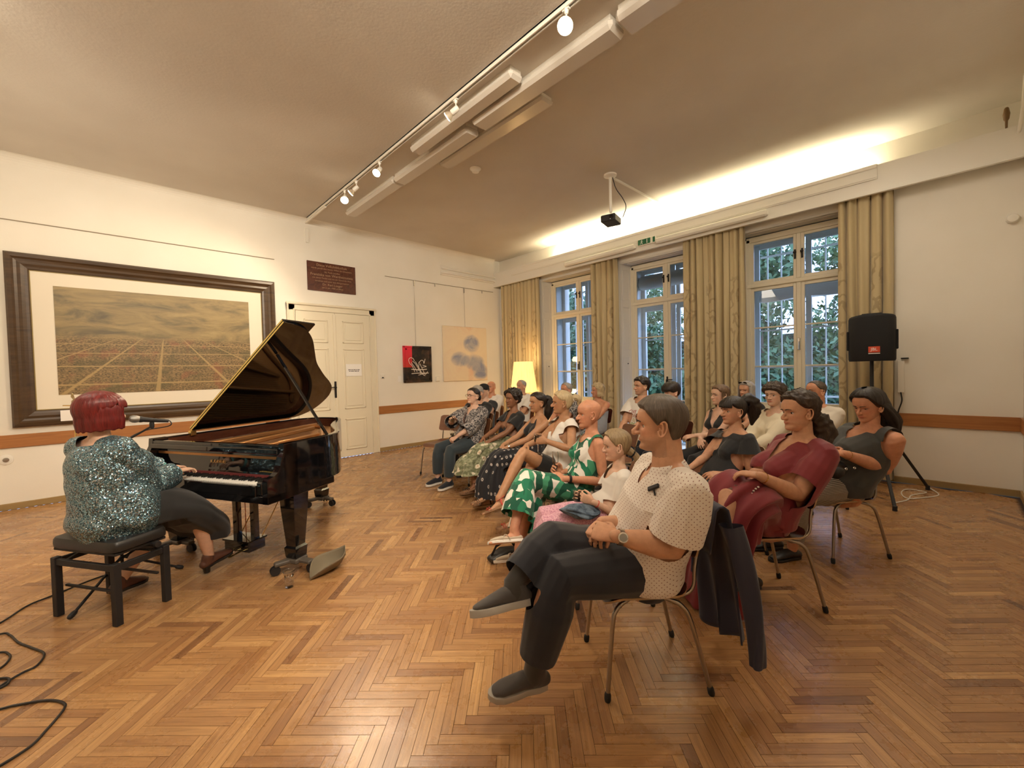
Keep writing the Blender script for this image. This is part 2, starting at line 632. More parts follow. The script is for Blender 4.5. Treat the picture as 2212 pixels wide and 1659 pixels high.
for wi, (c, hw, sz, hz) in enumerate(WINS):
    W = empty('window_%d' % (wi + 1) if wi != 1 else 'door_2', (0, 0, 0))
    tag(W, kind='structure')
    tz = 2.765                                        # transom
    botz = sz + 0.0 if sz > 0 else 0.02
    # frame
    mb = MB()
    mb.box(XF - 0.02, XF + 0.07, c - hw - 0.03, c - hw + 0.05, botz, hz, 0.004)
    mb.box(XF - 0.02, XF + 0.07, c + hw - 0.05, c + hw + 0.03, botz, hz, 0.004)
    mb.box(XF - 0.02, XF + 0.07, c - hw, c + hw, hz - 0.05, hz + 0.03, 0.004)
    mb.box(XF - 0.03, XF + 0.06, c - hw, c + hw, tz - 0.03, tz + 0.03, 0.008)
    if sz > 0:
        mb.box(XF - 0.04, XF + 0.07, c - hw, c + hw, sz - 0.03, sz + 0.05, 0.006)
    mb.build('window_frame', M_paint, W)
    for s in (-1, 1):
        ya, yb = (c - hw + 0.04, c - 0.012) if s < 0 else (c + 0.012, c + hw - 0.04)
        mb = MB()
        leaf(mb, XF, ya, yb, botz + 0.04, tz - 0.02, 0.06, bars=(2.105, 1.50) if sz > 0 else (2.105, 1.5, 0.92))
        mb.build('casement', M_paint, W)
        mb = MB()
        leaf(mb, XF, ya, yb, tz + 0.02, hz - 0.03, 0.058)
        mb.build('casement', M_paint, W)
        mb = MB()
        mb.box(XF + 0.02, XF + 0.024, ya + 0.05, yb - 0.05, botz + 0.09, tz - 0.07)
        mb.box(XF + 0.02, XF + 0.024, ya + 0.05, yb - 0.05, tz + 0.07, hz - 0.08)
        mb.build('pane', M_glass, W)
        # iron casement bolts
        mb = MB()
        mb.box(XF - 0.02, XF, c + s * 0.045 - 0.011, c + s * 0.045 + 0.011, 3.08, 3.22, 0.004)
        mb.box(XF - 0.045, XF - 0.02, c + s * 0.045 - 0.02, c + s * 0.045 + 0.02, 3.16, 3.19, 0.006)
        mb.build('latch', M_fit, W)
    # astragal and handle
    mb = MB()
    mb.box(XF - 0.018, XF + 0.005, c - 0.03, c + 0.03, botz + 0.05, tz - 0.03, 0.006)
    mb.box(XF - 0.018, XF + 0.005, c - 0.028, c + 0.028, tz + 0.03, hz - 0.05, 0.006)
    mb.build('astragal', M_paint, W)
    hzv = 1.82 if wi == 2 else (1.62 if wi == 0 else 1.27)
    mb = MB()
    mb.box(XF - 0.028, XF - 0.015, c - 0.016, c + 0.016, hzv - 0.09, hzv + 0.09, 0.005)
    mb.tube([(XF - 0.02, c, hzv + 0.03), (XF - 0.06, c, hzv + 0.03), (XF - 0.065, c, hzv - 0.08)], 0.009, 8)
    if wi == 1:
        mb.tube([(XF - 0.06, c, hzv + 0.03), (XF - 0.06, c - 0.11, hzv + 0.03)], 0.009, 8)
    mb.build('handle', M_chrome if wi == 2 else M_fit, W)
    # splayed reveals with panels
    for s in (-1, 1):
        mb = MB()
        y1, y0 = c + s * (hw + 0.02), c + s * (hw + 0.09)
        zt = hz + 0.05
        d = Vector((XF - XW, y1 - y0, 0)).normalized()
        n = Vector((d.y, -d.x, 0)) * (1 if s > 0 else -1)
        L = math.hypot(XF - XW, y1 - y0)
        cc = Vector(((XW + XF) / 2, (y0 + y1) / 2, (botz + zt) / 2))
        mb.obox(cc - n * 0.004, d, n, (0, 0, 1), L / 2, 0.012, (zt - botz) / 2, 0.002)
        for za, zb in ((botz + 0.12, 1.75), (1.9, 2.7), (2.85, zt - 0.12)):
            for dz in (za, zb):
                mb.obox(cc - Vector((0, 0, cc.z - dz)) + n * 0.008, d, n, (0, 0, 1), L / 2 - 0.05, 0.006, 0.012, 0.003)
            for q in (-1, 1):
                mb.obox(cc - Vector((0, 0, cc.z - (za + zb) / 2)) + n * 0.008 + d * q * (L / 2 - 0.06), d, n, (0, 0, 1), 0.012, 0.006, (zb - za) / 2, 0.003)
        mb.build('shutter_panel', M_reveal, W)
        # thin black knob on the shutter
        k = cc + n * 0.02
        MB().lathe([(0.0, 0.02), (0.011, 0.016), (0.011, 0.006), (0.005, 0.0)], (k.x, k.y, 1.62), 10, n).build('shutter_knob', M_fit, W)
    mb = MB()
    mb.box(XW - 0.004, XF, c - hw - 0.08, c + hw + 0.08, hz + 0.045, hz + 0.08, 0.006)
    mb.box(XW + 0.05, XF - 0.05, c - hw + 0.03, c + hw - 0.03, hz + 0.035, hz + 0.05, 0.006)
    mb.build('head_panel', M_reveal, W)
    if sz > 0:
        MB().box(XW - 0.08, XF, c - hw - 0.07, c + hw + 0.07, sz - 0.045, sz - 0.005, 0.006).build('window_sill', M_paint, W)
    # outer casement, 0.33 m further out, with the box lining between
    xo = XF + 0.36
    mb = MB()
    mb.box(XF + 0.07, xo + 0.1, c - hw - 0.05, c - hw, botz, hz + 0.02)
    mb.box(XF + 0.07, xo + 0.1, c + hw, c + hw + 0.05, botz, hz + 0.02)
    mb.box(XF + 0.07, xo + 0.1, c - hw, c + hw, hz - 0.01, hz + 0.02)
    mb.box(XF + 0.07, xo + 0.1, c - hw, c + hw, botz - 0.03, botz)
    mb.build('box_lining', M_paint2, W)
    mb = MB()
    mb.box(xo, xo + 0.06, c - hw, c + hw, tz - 0.05, tz + 0.04, 0.004)
    for s in (-1, 1):
        ya, yb = (c - hw, c - 0.01) if s < 0 else (c + 0.01, c + hw)
        leaf(mb, xo, ya, yb, botz, tz - 0.05, 0.075, bars=(2.08, 1.48))
        leaf(mb, xo, ya, yb, tz + 0.04, hz - 0.02, 0.075)
    mb.build('outer_casement', M_paint2, W)
    # outer masonry reveal and iron bars
    mb = MB()
    for k in range(7 if wi != 1 else 0):
        y = c - hw + 0.1 + k * (2 * hw - 0.2) / 6
        mb.box(xo + 0.35, xo + 0.37, y - 0.009, y + 0.009, sz, hz)
    if wi != 1:
        for z in (1.0, 2.6, 3.35):
            mb.box(xo + 0.345, xo + 0.375, c - hw, c + hw, z - 0.015, z + 0.015)
        mb.build('window_bars', M_paint2, W)
    # half drawn white blind and little paper notes between the panes
    if wi == 2:
        MB().grid(lambda a, b2: (xo - 0.02 - 0.02 * math.sin(b2 * PI), c - hw + 0.08 + a * (2 * hw - 0.16), 2.72 - 0.17 * b2 - 0.015 * math.sin(a * 9)), 24, 5).build('rolled_blind', M_paper, W, smooth=True)
    if wi == 1:
        MB().tube([(xo - 0.06, c - hw + 0.06, 3.2), (xo - 0.06, c + hw - 0.06, 3.2)], [(0.09, 0.14)] * 2, 16).build('roller_box', M_paint2, W, smooth=True)
        MB().box(XF - 0.012, XF, 4.0, 4.05, 2.735, 2.765, 0.002).build('name_plate', M_iron, W)

# ---- pelmet over the windows with its trough
mb = MB()
mb.box(6.94, 6.97, YR, YW, 3.615, 3.95, 0.002)
mb.box(6.97, XW, YR, YW, 3.86, 3.875)
mb.box(6.925, 6.975, YR, YW, 3.605, 3.625, 0.003)
tag(mb.build('trim_2', M_paint2), kind='structure')
mb = MB()
mb.box(6.915, 6.94, 0.66, 7.2, 3.79, 3.925, 0.004)
mb.box(6.905, 6.95, 0.66, 7.2, 3.90, 3.955, 0.01)
mb.box(6.922, 6.94, 0.66, 7.2, 3.775, 3.795, 0.003)
tag(mb.build('trim_3', M_paint2), kind='structure')

# ---- rails, skirtings
mb = MB()
mb.box(3.82, 6.9, YW - 0.022, YW, 0.745, 0.90, 0.003)
tag(mb.build('trim_4', M_rail), kind='structure')
tag(MB().box(XB, 2.205, YW - 0.022, YW, 0.745, 0.90, 0.003).build('trim_5', M_rail), kind='structure')
tag(MB().box(XW - 0.022, XW, YR, 0.62, 0.72, 0.875, 0.003).build('trim_6', M_rail), kind='structure')
tag(MB().box(XB, XW, YR, YR + 0.022, 0.72, 0.875, 0.003).build('trim_7', M_rail), kind='structure')
tag(MB().box(XB, 2.205, YW - 0.02, YW, 0, 0.078, 0.004).build('baseboard_left', M_base), kind='structure')
tag(MB().box(3.82, XW, YW - 0.02, YW, 0, 0.078, 0.004).build('baseboard_left', M_base), kind='structure')
tag(MB().box(XW - 0.02, XW, YR, 2.8, 0, 0.078, 0.004).build('baseboard_window_side', M_base), kind='structure')
tag(MB().box(XW - 0.02, XW, 4.45, YW, 0, 0.078, 0.004).build('baseboard_window_side', M_base), kind='structure')
tag(MB().box(XB, XW, YR, YR + 0.02, 0, 0.078, 0.004).build('baseboard_right', M_base), kind='structure')

# ---- double door in the left wall
D = tag(empty('door_1', (0, 0, 0)), kind='structure')
dx0, dx1, dz = 2.216, 3.81, 2.80
mb = MB()
for a_, b_ in ((dx0, dx0 + 0.13), (dx1 - 0.13, dx1)):
    mb.box(a_, b_, YW - 0.03, YW, 0, dz, 0.004)
    e_ = a_ if a_ == dx0 else b_ - 0.03
    mb.box(e_, e_ + 0.03, YW - 0.055, YW - 0.02, 0, dz, 0.01)
    e_ = b_ - 0.025 if a_ == dx0 else a_
    mb.box(e_, e_ + 0.025, YW - 0.04, YW - 0.02, 0.12, dz - 0.12, 0.006)
mb.box(dx0, dx1, YW - 0.03, YW, dz - 0.13, dz, 0.004)
mb.box(dx0 - 0.01, dx1 + 0.01, YW - 0.06, YW - 0.02, dz - 0.035, dz + 0.005, 0.01)
mb.box(dx0 + 0.1, dx1 - 0.1, YW - 0.04, YW - 0.02, dz - 0.13, dz - 0.105, 0.006)
mb.build('door_frame', M_paint, D)
dm = (dx0 + dx1) / 2
PAN = ((0.14, 0.72), (0.90, 2.02), (2.12, 2.53))
for s in (0, 1):
    a_, b_ = (dx0 + 0.135, dm - 0.004) if s == 0 else (dm + 0.004, dx1 - 0.135)
    y_ = YW - 0.018
    lf = MB().box(a_, b_, y_ - 0.02, y_, 0.01, dz - 0.135, 0.003).build('door_leaf', M_paint, D)
    for za, zb in PAN:
        xa, xb = a_ + 0.125, b_ - 0.125
        mb = MB()
        t_ = 0.028
        for q in ((xa, xb, za, za + t_), (xa, xb, zb - t_, zb), (xa, xa + t_, za, zb), (xb - t_, xb, za, zb)):
            mb.box(q[0], q[1], y_ - 0.035, y_ - 0.019, q[2], q[3], 0.008)
        mb.box(xa + 0.055, xb - 0.055, y_ - 0.03, y_ - 0.019, za + 0.055, zb - 0.055, 0.01)
        mb.build('door_panel', M_paint, D)
MB().box(dm - 0.04, dm + 0.012, YW - 0.06, YW - 0.035, 0.03, dz - 0.16, 0.006).build('cover_strip', M_paint, D)
mb = MB()
mb.box(dm - 0.055, dm - 0.015, YW - 0.068, YW - 0.058, 1.12, 1.42, 0.006)
mb.tube(spline([(dm - 0.035, YW - 0.06, 1.31), (dm - 0.035, YW - 0.11, 1.31), (dm - 0.09, YW - 0.12, 1.315), (dm - 0.15, YW - 0.115, 1.305)], 5), 0.010, 10)
mb.build('door_handle', M_iron, D)
for k, z in enumerate((0.55, 1.5, 2.35)):
    MB().tube([(dx1 - 0.137, YW - 0.045, z - 0.07), (dx1 - 0.137, YW - 0.045, z + 0.07)], 0.009, 8).build('hinge', M_paint, D)

# ---- picture rail wire line on the wall and radiator-like shelf rails in the corner
mb = MB()
mb.tube([(XB + 0.1, YW - 0.008, 3.487), (2.06, YW - 0.008, 3.487)], 0.006, 6)
mb.tube([(4.05, YW - 0.008, 3.487), (6.9, YW - 0.008, 3.487)], 0.006, 6)
tag(mb.build('trim_8', mat('rail grey brown', (0.30, 0.25, 0.18), 0.5)), kind='structure')  # one even grey-brown for the picture rail

# ================================================================ THINGS ON THE WALLS AND CEILING
YS = YW                                              # face of the left wall

# ---- big framed city view


def _print(b):
    c = b.n('TexCoord').outputs['Object']
    s = b.n('SeparateXYZ', {0: c})
    x, z = s.outputs['X'], s.outputs['Z']            # x 0..2.13, z 0..1.37
    cl = b.noise(b.obj((1.2, 1, 4.5)), 1.4, 7, 0.62, dist=0.8)
    sky = b.ramp(cl, [(0.32, hexc('5c533c')), (0.5, hexc('8d7a50')), (0.7, hexc('a89364'))])
    dz = b.math('SUBTRACT', 0.92, z)
    dzc = b.math('MAXIMUM', dz, 0.02)
    dx = b.math('SUBTRACT', x, 1.08)
    t = b.math('DIVIDE', dx, b.math('ADD', dzc, 0.06))
    rd = b.math('ABSOLUTE', b.math('SUBTRACT', b.math('FRACT', b.math('ADD', b.math('MULTIPLY', t, 1.05), 0.62)), 0.5))
    dep = b.math('LOGARITHM', b.math('ADD', dzc, 0.05), 2.0)
    hr = b.math('ABSOLUTE', b.math('SUBTRACT', b.math('FRACT', b.math('MULTIPLY', dep, 2.1)), 0.5))
    road = b.math('MINIMUM', b.math('MULTIPLY', rd, 1.0), b.math('MULTIPLY', hr, 0.8))
    roadm = b.ramp(road, [(0.02, (1, 1, 1)), (0.035, (0, 0, 0))])
    n1 = b.noise(b.obj((1, 1, 2.2)), 42, 4, 0.75)
    city = b.ramp(n1, [(0.36, hexc('3a3320')), (0.5, hexc('7a6540')), (0.62, hexc('a08358'))])
    red = b.ramp(b.noise(b.obj(), 5, 2), [(0.56, (0, 0, 0)), (0.66, (0.5, 0.5, 0.5))])
    city = b.mix(red, city, hexc('8a5238'))
    city = b.mix(b.ramp(b.noise(b.obj((1, 1, 2)), 3.2, 3), [(0.50, (0, 0, 0)), (0.66, (0.6, 0.6, 0.6))]), city, hexc('4d4a2a'))
    city = b.mix(b.math('MULTIPLY', roadm, 0.7), city, hexc('b59a66'))
    hor = b.math('ADD', 0.86, b.math('MULTIPLY', b.noise(b.obj((1, 1, 0)), 1.6, 4), -0.15))
    hz = b.ramp(b.math('SUBTRACT', hor, z), [(0.0, (0, 0, 0)), (0.10, (1, 1, 1))])
    hill = b.ramp(b.math('ADD', b.math('ABSOLUTE', b.math('SUBTRACT', x, 0.88)), b.math('MULTIPLY', b.math('ABSOLUTE', b.math('SUBTRACT', z, 0.80)), 5.0)), [(0.16, (0.75, 0.75, 0.75)), (0.42, (0, 0, 0))])
    col = b.mix(hz, sky, city)
    col = b.mix(b.math('MULTIPLY', hill, b.noise(b.obj(), 14, 3)), col, hexc('33301e'))
    b.pr(Base_Color=col, Roughness=0.45)


M_frame = mat('dark oak frame', rough=0.35, fn=_wood((0.040, 0.021, 0.009), (0.085, 0.047, 0.020), (1.5, 8, 14)))
M_mat = mat('mat board', (0.80, 0.74, 0.62), 0.7)
M_print = mat('sepia city print', fn=_print)
P = tag(empty('picture', (-0.86, YS, 0.985)), 'huge wide dark wooden frame with a sepia bird\'s-eye view of a city', 'picture')
w_, h_ = 2.90, 2.115
# mitred frame: four profiled rails
prof = [(0.0, 0.0), (0.0, 0.05), (0.02, 0.075), (0.055, 0.08), (0.075, 0.06), (0.10, 0.05), (0.13, 0.055), (0.16, 0.04), (0.185, 0.035), (0.195, 0.02), (0.2, 0.0)]
cs = [(0, 0, 1, 1), (w_, 0, -1, 1), (w_, h_, -1, -1), (0, h_, 1, -1)]
for k in range(4):
    a_, b_ = cs[k], cs[(k + 1) % 4]
    V = []
    for q in (a_, b_):
        for d, y in prof:
            V.append((q[0] + q[2] * d, -y - 0.002, q[1] + q[3] * d))
    n_ = len(prof)
    MB().add(V, [(i, i + 1, n_ + i + 1, n_ + i) for i in range(n_ - 1)] + [tuple(range(n_)), tuple(range(2 * n_ - 1, n_ - 1, -1))]).build('frame_rail', M_frame, P)
MB().box(0.19, w_ - 0.19, -0.012, -0.008, 0.19, h_ - 0.19).build('mat_board', M_mat, P)
o = MB().box(0, 2.13, -0.004, 0, 0, 1.21 + 0.165).build('print', M_print, P)
o.location = (0.39, -0.012, 0.375)
mb = MB()
for q in ((0.19, 0.203, 0.19, h_ - 0.19), (w_ - 0.203, w_ - 0.19, 0.19, h_ - 0.19), (0.203, w_ - 0.203, 0.19, 0.203), (0.203, w_ - 0.203, h_ - 0.203, h_ - 0.19)):
    mb.box(q[0], q[1], -0.02, -0.012, q[2], q[3], 0.002)
mb.build('gilt_edge', mat('dull gilt', (0.30, 0.22, 0.06), 0.4), P)
tag(MB().box(-0.46, -0.315, YS - 0.085, YS - 0.083, 1.03, 1.165).build('paper_note', M_paper), 'white printed card stuck to the lower rail of the big frame', 'paper')

# ---- inscription plaque
M_plq = mat('red marble', rough=0.25, fn=lambda b: b.pr(Base_Color=b.ramp(b.noise(b.obj(), 14, 6, 0.7, dist=1.5), [(0.35, (0.055, 0.016, 0.010)), (0.6, (0.12, 0.040, 0.022)), (0.75, (0.06, 0.018, 0.01))])))
M_gilt = mat('gilt lettering', (0.36, 0.22, 0.12), 0.6)
P = tag(empty('plaque', (2.575, YS - 0.02, 3.045)), 'dark red marble inscription plaque with gilt lettering above the double door', 'plaque')
MB().box(0, 0.865, 0, 0.018, 0, 0.515, 0.003).build('slab', M_plq, P)
for k, (tx, sz) in enumerate([('Diese Volksbibliothek', 0.062), ('wurde gemäß dem letzten Willen der Schwestern', 0.036), ('Ida, Paula, Josefine', 0.038), ('Franziska von Wertheimstein', 0.064), ('von dieser Familie und von der Gemeinde Wien', 0.036),
                              ('errichtet und unter dem Bürgermeister', 0.038), ('Dr. Karl Lueger', 0.056), ('am 2. Juli 1908 eröffnet', 0.040)]):
    text('lettering', tx, sz, M_gilt, Vector((2.575 + 0.4325, YS - 0.021, 3.045 + 0.458 - k * 0.056)), (1, 0, 0), (0, 0, 1), P, 0.001)

# ---- two paintings on wires


def _art1(b):
    c = b.n('TexCoord').outputs['Object']
    s = b.n('SeparateXYZ', {0: c})
    x, z = s.outputs['X'], s.outputs['Z']
    ins = b.math('MULTIPLY', b.math('LESS_THAN', x, 0.205), b.math('GREATER_THAN', z, 0.315))
    n = b.noise(b.obj(), 9, 5, 0.7)
    dark = b.ramp(n, [(0.45, (0.006, 0.005, 0.004)), (0.75, (0.10, 0.045, 0.02))])
    b.pr(Base_Color=b.mix(ins, dark, b.ramp(z, [(0.3, (0.50, 0.035, 0.02)), (0.7, (0.80, 0.03, 0.07))])), Roughness=0.35)


M_art1 = mat('red and black panel', fn=_art1)
P = tag(empty('painting', (4.385, YS, 1.348)), 'small black framed panel with a red corner and white scribbled strokes', 'picture')
mb = MB().box(0, 0.675, -0.03, -0.001, 0, 0.76, 0.004)
for d, y in ((0.0, 0.045), (0.05, 0.035)):
    for q in ((d, 0.675 - d, d, d + 0.035), (d, 0.675 - d, 0.725 - d, 0.76 - d), (d, d + 0.035, d, 0.76 - d), (0.64 - d, 0.675 - d, d, 0.76 - d)):
        mb.box(q[0], q[1], -y, -0.03, q[2], q[3], 0.004)
mb.build('panel', M_art1, P)
M_stroke = mat('white paint stroke', (0.85, 0.78, 0.70), 0.5)


def s1(*pts, r=0.006):
    return MB().tube(spline([((x - 100) / 625 * 0.675, -0.047, (975 - y) / 815 * 0.76) for x, y in pts], 6), (r, 0.003), 6, up=(0, 1, 0)).build('stroke', M_stroke, P, smooth=True)


s1((330, 500), (300, 440), (240, 425), (205, 470), (225, 550), (280, 610), (330, 740))
s1((290, 500), (350, 560), (440, 720), (470, 800))
s1((260, 530), (330, 640), (380, 740))
s1((350, 510), (400, 600), (500, 790), (560, 830))
s1((420, 545), (480, 480), (530, 500), (540, 550), (570, 450))
s1((430, 520), (420, 640), (400, 720))
s1((450, 560), (520, 720), (560, 800), (620, 740))
s1((510, 590), (590, 620), (500, 640))
s1((260, 680), (380, 690), (600, 685), r=0.008)
s1((260, 780), (400, 770), (640, 772), r=0.007)
s1((410, 815), (500, 790), (540, 780))


def _art2(b):
    c = b.n('TexCoord').outputs['Object']
    n = b.noise(c, 3.2, 6, 0.6, dist=1.2)
    s = b.n('SeparateXYZ', {0: c})
    x, z = s.outputs['X'], s.outputs['Z']

    def blob(cx, cz, rx, rz):
        dx = b.math('DIVIDE', b.math('SUBTRACT', x, cx), rx)
        dz_ = b.math('DIVIDE', b.math('SUBTRACT', z, cz), rz)
        d = b.math('ADD', b.math('MULTIPLY', dx, dx), b.math('MULTIPLY', dz_, dz_))
        return b.math('MAXIMUM', b.math('SUBTRACT', 1.0, d), 0.0)
    bl = b.math('ADD', b.math('ADD', blob(0.80, 0.86, 0.28, 0.25), blob(0.45, 0.50, 0.30, 0.2)), b.math('ADD', blob(0.86, 0.43, 0.36, 0.22), blob(1.05, 0.20, 0.28, 0.22)))
    m_ = b.ramp(b.math('MULTIPLY', bl, b.math('ADD', n, 0.2)), [(0.12, (0, 0, 0)), (0.55, (1, 1, 1))])
    base = b.ramp(b.noise(c, 2.0, 5, 0.6, dist=1), [(0.35, (0.80, 0.70, 0.52)), (0.55, (0.78, 0.66, 0.50)), (0.75, (0.74, 0.50, 0.36))])
    b.pr(Base_Color=b.mix(m_, base, b.ramp(n, [(0.4, (0.42, 0.42, 0.46)), (0.65, (0.24, 0.28, 0.42))])), Roughness=0.8)


P = tag(empty('painting', (5.37, YS, 1.34)), 'large pale canvas painted with soft blue and peach clouds', 'picture')
MB().box(0, 1.265, -0.035, -0.001, 0, 1.245, 0.006).build('canvas', mat('cloud painting', fn=_art2), P)
for x_, z0_, nm in ((4.70, 2.105, 'above the small black panel'), (6.01, 2.58, 'above the pale cloud canvas')):
    mb = MB().tube([(x_, YS - 0.012, z0_), (x_, YS - 0.012, 3.485)], 0.0035, 6)
    mb.box(x_ - 0.012, x_ + 0.012, YS - 0.025, YS - 0.002, 3.37, 3.49, 0.004)
    tag(mb.build('hanging_wire', M_steel), 'thin picture hanging wire with a hook ' + nm, 'wire')
for x_ in (5.22, 6.55):
    tag(MB().box(x_ - 0.008, x_ + 0.008, YS - 0.02, YS - 0.002, 3.42, 3.485, 0.003).build('wire_hook', M_steel), 'empty picture hook on the wall rail ' + ('between the two wires' if x_ < 6 else 'beside the corner'), 'hook')
# labels and fittings
tag(MB().box(4.27, 4.345, YS - 0.004, YS, 1.37, 1.49).build('wall_label', M_paper), 'small white label left of the black framed panel', 'label')
tag(MB().box(5.165, 5.265, YS - 0.03, YS, 1.35, 1.455, 0.008).build('wall_switch', M_white), 'white square wall switch left of the pale canvas', 'switch')
P = tag(empty('wall_switch', (3.93, YS, 1.49)), 'white wall switch with a dark toggle right of the double door', 'switch')
MB().box(-0.05, 0.05, -0.014, 0, -0.05, 0.05, 0.006).build('plate', M_white, P)
MB().add([(-0.03, -0.02, -0.038), (0.03, -0.02, -0.038), (0, -0.02, -0.008), (-0.03, -0.012, -0.038), (0.03, -0.012, -0.038), (0, -0.012, -0.008)], [(0, 1, 2), (5, 4, 3), (0, 3, 4, 1), (1, 4, 5, 2), (2, 5, 3, 0)]).build('toggle', M_iron, P)
P = tag(empty('wall_socket', (-0.93, YS, 0.605)), 'round grey socket on the wall below the rail at the left edge', 'socket')
MB().lathe([(0.062, 0), (0.06, 0.008), (0.045, 0.012)], (0, 0, 0), 24, (0, -1, 0)).build('cover', M_paint2, P, smooth=True)
MB().lathe([(0.028, 0.006), (0.026, 0.018), (0.012, 0.02)], (0, 0, 0), 16, (0, -1, 0)).build('inlet', M_steel, P, smooth=True)
# notice on the door
P = tag(empty('notice', (3.185, YS - 0.056, 1.51)), 'white sheet with two printed lines taped to the right door leaf', 'notice')
MB().box(0, 0.297, -0.0015, 0, 0, 0.225).build('sheet', M_paper, P)
mb = MB()
for z_, ws in ((0.118, (0.05, 0.03, 0.045, 0.02, 0.04)), (0.092, (0.03, 0.06, 0.05, 0.03))):
    x_ = 0.04 if z_ > 0.1 else 0.05
    for q in ws:
        mb.box(x_, x_ + q, -0.0025, -0.0014, z_ - 0.006, z_ + 0.006)
        x_ += q + 0.008
mb.build('print_line', M_ink, P)

# ---- ceiling conduit rail and track
P = tag(empty('track_rail', (2.585, 0, 4.225)), 'long white lighting track running along the ceiling to the wall', 'track')
mb = MB()
mb.box(-0.022, -0.010, YR + 0.3, 7.72, -0.006, 0.042, 0.001)
mb.box(0.010, 0.022, YR + 0.3, 7.72, -0.006, 0.042, 0.001)
mb.box(-0.022, 0.022, YR + 0.3, 7.72, 0.025, 0.042)
mb.build('rail', M_white, P)
MB().box(-0.010, 0.010, YR + 0.3, 7.72, 0.018, 0.026).build('groove', M_iron, P)
MB().box(-0.012, 0.012, 6.9, YW - 0.005, -0.03, -0.006, 0.002).build('conduit', M_white, P)
tag(MB().box(2.57, 2.62, YW - 0.03, YW, 3.87, 4.11, 0.004).build('conduit_box', M_white), 'narrow white cable duct on the wall below the end of the track', 'duct')

# ---- spotlights on the track
M_bulb = mat('lit bulb face', (1, 1, 1), 0.3)
NB(M_bulb)
M_bulb.node_tree.nodes['Principled BSDF'].inputs['Emission Color'].default_value = (1, 0.86, 0.62, 1)
M_bulb.node_tree.nodes['Principled BSDF'].inputs['Emission Strength'].default_value = 30
M_reflector = mat('bulb reflector', (0.8, 0.7, 0.55), 0.25, metal=0.6)


def spot(y, aim, label, energy, size=75, blend=0.6, r=0.05, drop=0.14):
    S = tag(empty('spotlight', (2.585, y, 4.22)), label, 'lamp', 'spotlights on the ceiling track')
    MB().lathe([(0.018, 0.0), (0.018, -0.025), (0.012, -0.04)], n=14).box(-0.012, 0.012, -0.03, 0.03, -0.012, 0.0).build('adapter', M_white, S, smooth=True)
    MB().tube([(0, 0, -0.03), (0, 0, -drop + 0.05)], 0.007, 8).build('stem', M_white, S, smooth=True)
    d = (Vector(aim) - Vector((2.585, y, 4.22 - drop))).normalized()
    c0 = Vector((0, 0, -drop + 0.045))
    MB().lathe([(0.0, -0.03), (0.02, -0.03), (0.028, -0.02), (0.030, 0.05), (0.027, 0.055)], c0, 18, d).build('holder', M_white, S, smooth=True)
    MB().lathe([(0.018, 0.05), (0.022, 0.06), (r * 0.8, 0.085), (r, 0.11)], c0, 20, d).build('reflector', M_reflector, S, smooth=True)
    MB().lathe([(r * 0.98, 0.109), (r * 0.7, 0.118), (0.0, 0.121)], c0, 20, d).build('bulb', M_bulb, S, smooth=True)
    pos = Vector((2.585, y, 4.22)) + c0 + d * 0.16
    L = lamp('spot_light', 'SPOT', pos, aim, energy, (1, 0.80, 0.56), spot_size=math.radians(size), spot_blend=blend, shadow_soft_size=0.05)
    L.parent = S
    L.location = pos - Vector(S.location)


spot(1.45, (0.3, 3.9, 0.2), 'spotlight half cut by the top edge of the view', 190, r=0.055)
spot(2.02, (0.6, 0.9, 1.4), 'large blazing spotlight facing the viewer near the top of the view', 90, 80, r=0.06)
spot(3.42, (0.2, 7.8, 1.2), 'white spotlight hanging beside the short lamp housing, seen from the side', 230, 85)
spot(5.05, (0.0, 3.6, 1.0), 'uppermost of the three lit spotlights near the wall', 170)
spot(5.75, (0.4, 7.8, 1.6), 'middle one of the three lit spotlights near the wall', 150, 85)
spot(6.15, (1.0, 3.0, 0.5), 'lowest and largest glowing of the three spotlights near the wall', 170, r=0.055)

# ---- switched-off fluorescent fittings along the ceiling
M_diff = mat('milky diffuser', (0.66, 0.62, 0.55), 0.22)
for x0, x1, y0, y1, zb, lb in [(2.69, 2.86, 2.74, 4.50, 4.16, 'short switched-off fluorescent fitting right beside the track'),
                               (2.89, 3.10, 1.83, 3.57, 4.15, 'long switched-off fluorescent fitting in the middle row, before the gap'),
                               (2.87, 3.11, 0.0, 1.79, 4.14, 'fluorescent fitting cut by the top edge of the view'),
                               (2.92, 3.12, 3.69, 5.34, 4.16, 'fluorescent fitting just beyond the gap in the row'),
                               (2.92, 3.12, 5.36, 6.97, 4.17, 'far fluorescent fitting whose end is behind the spotlights'),
                               (3.17, 3.36, 2.80, 4.60, 4.19, 'flat glossy fluorescent fitting on the window side of the row')]:
    P = tag(empty('fluorescent_fitting', ((x0 + x1) / 2, (y0 + y1) / 2, zb)), lb, 'lamp', 'fluorescent fittings on the ceiling')
    hw, hl = (x1 - x0) / 2, (y1 - y0) / 2
    MB().box(-hw * 0.8, hw * 0.8, -hl + 0.02, hl - 0.02, 0.04, CH - zb, 0.002).build('housing', M_white, P)
    o = MB().box(-hw, hw, -hl, hl, 0.0, CH - zb - 0.03, 0.028).build('diffuser', M_diff, P)

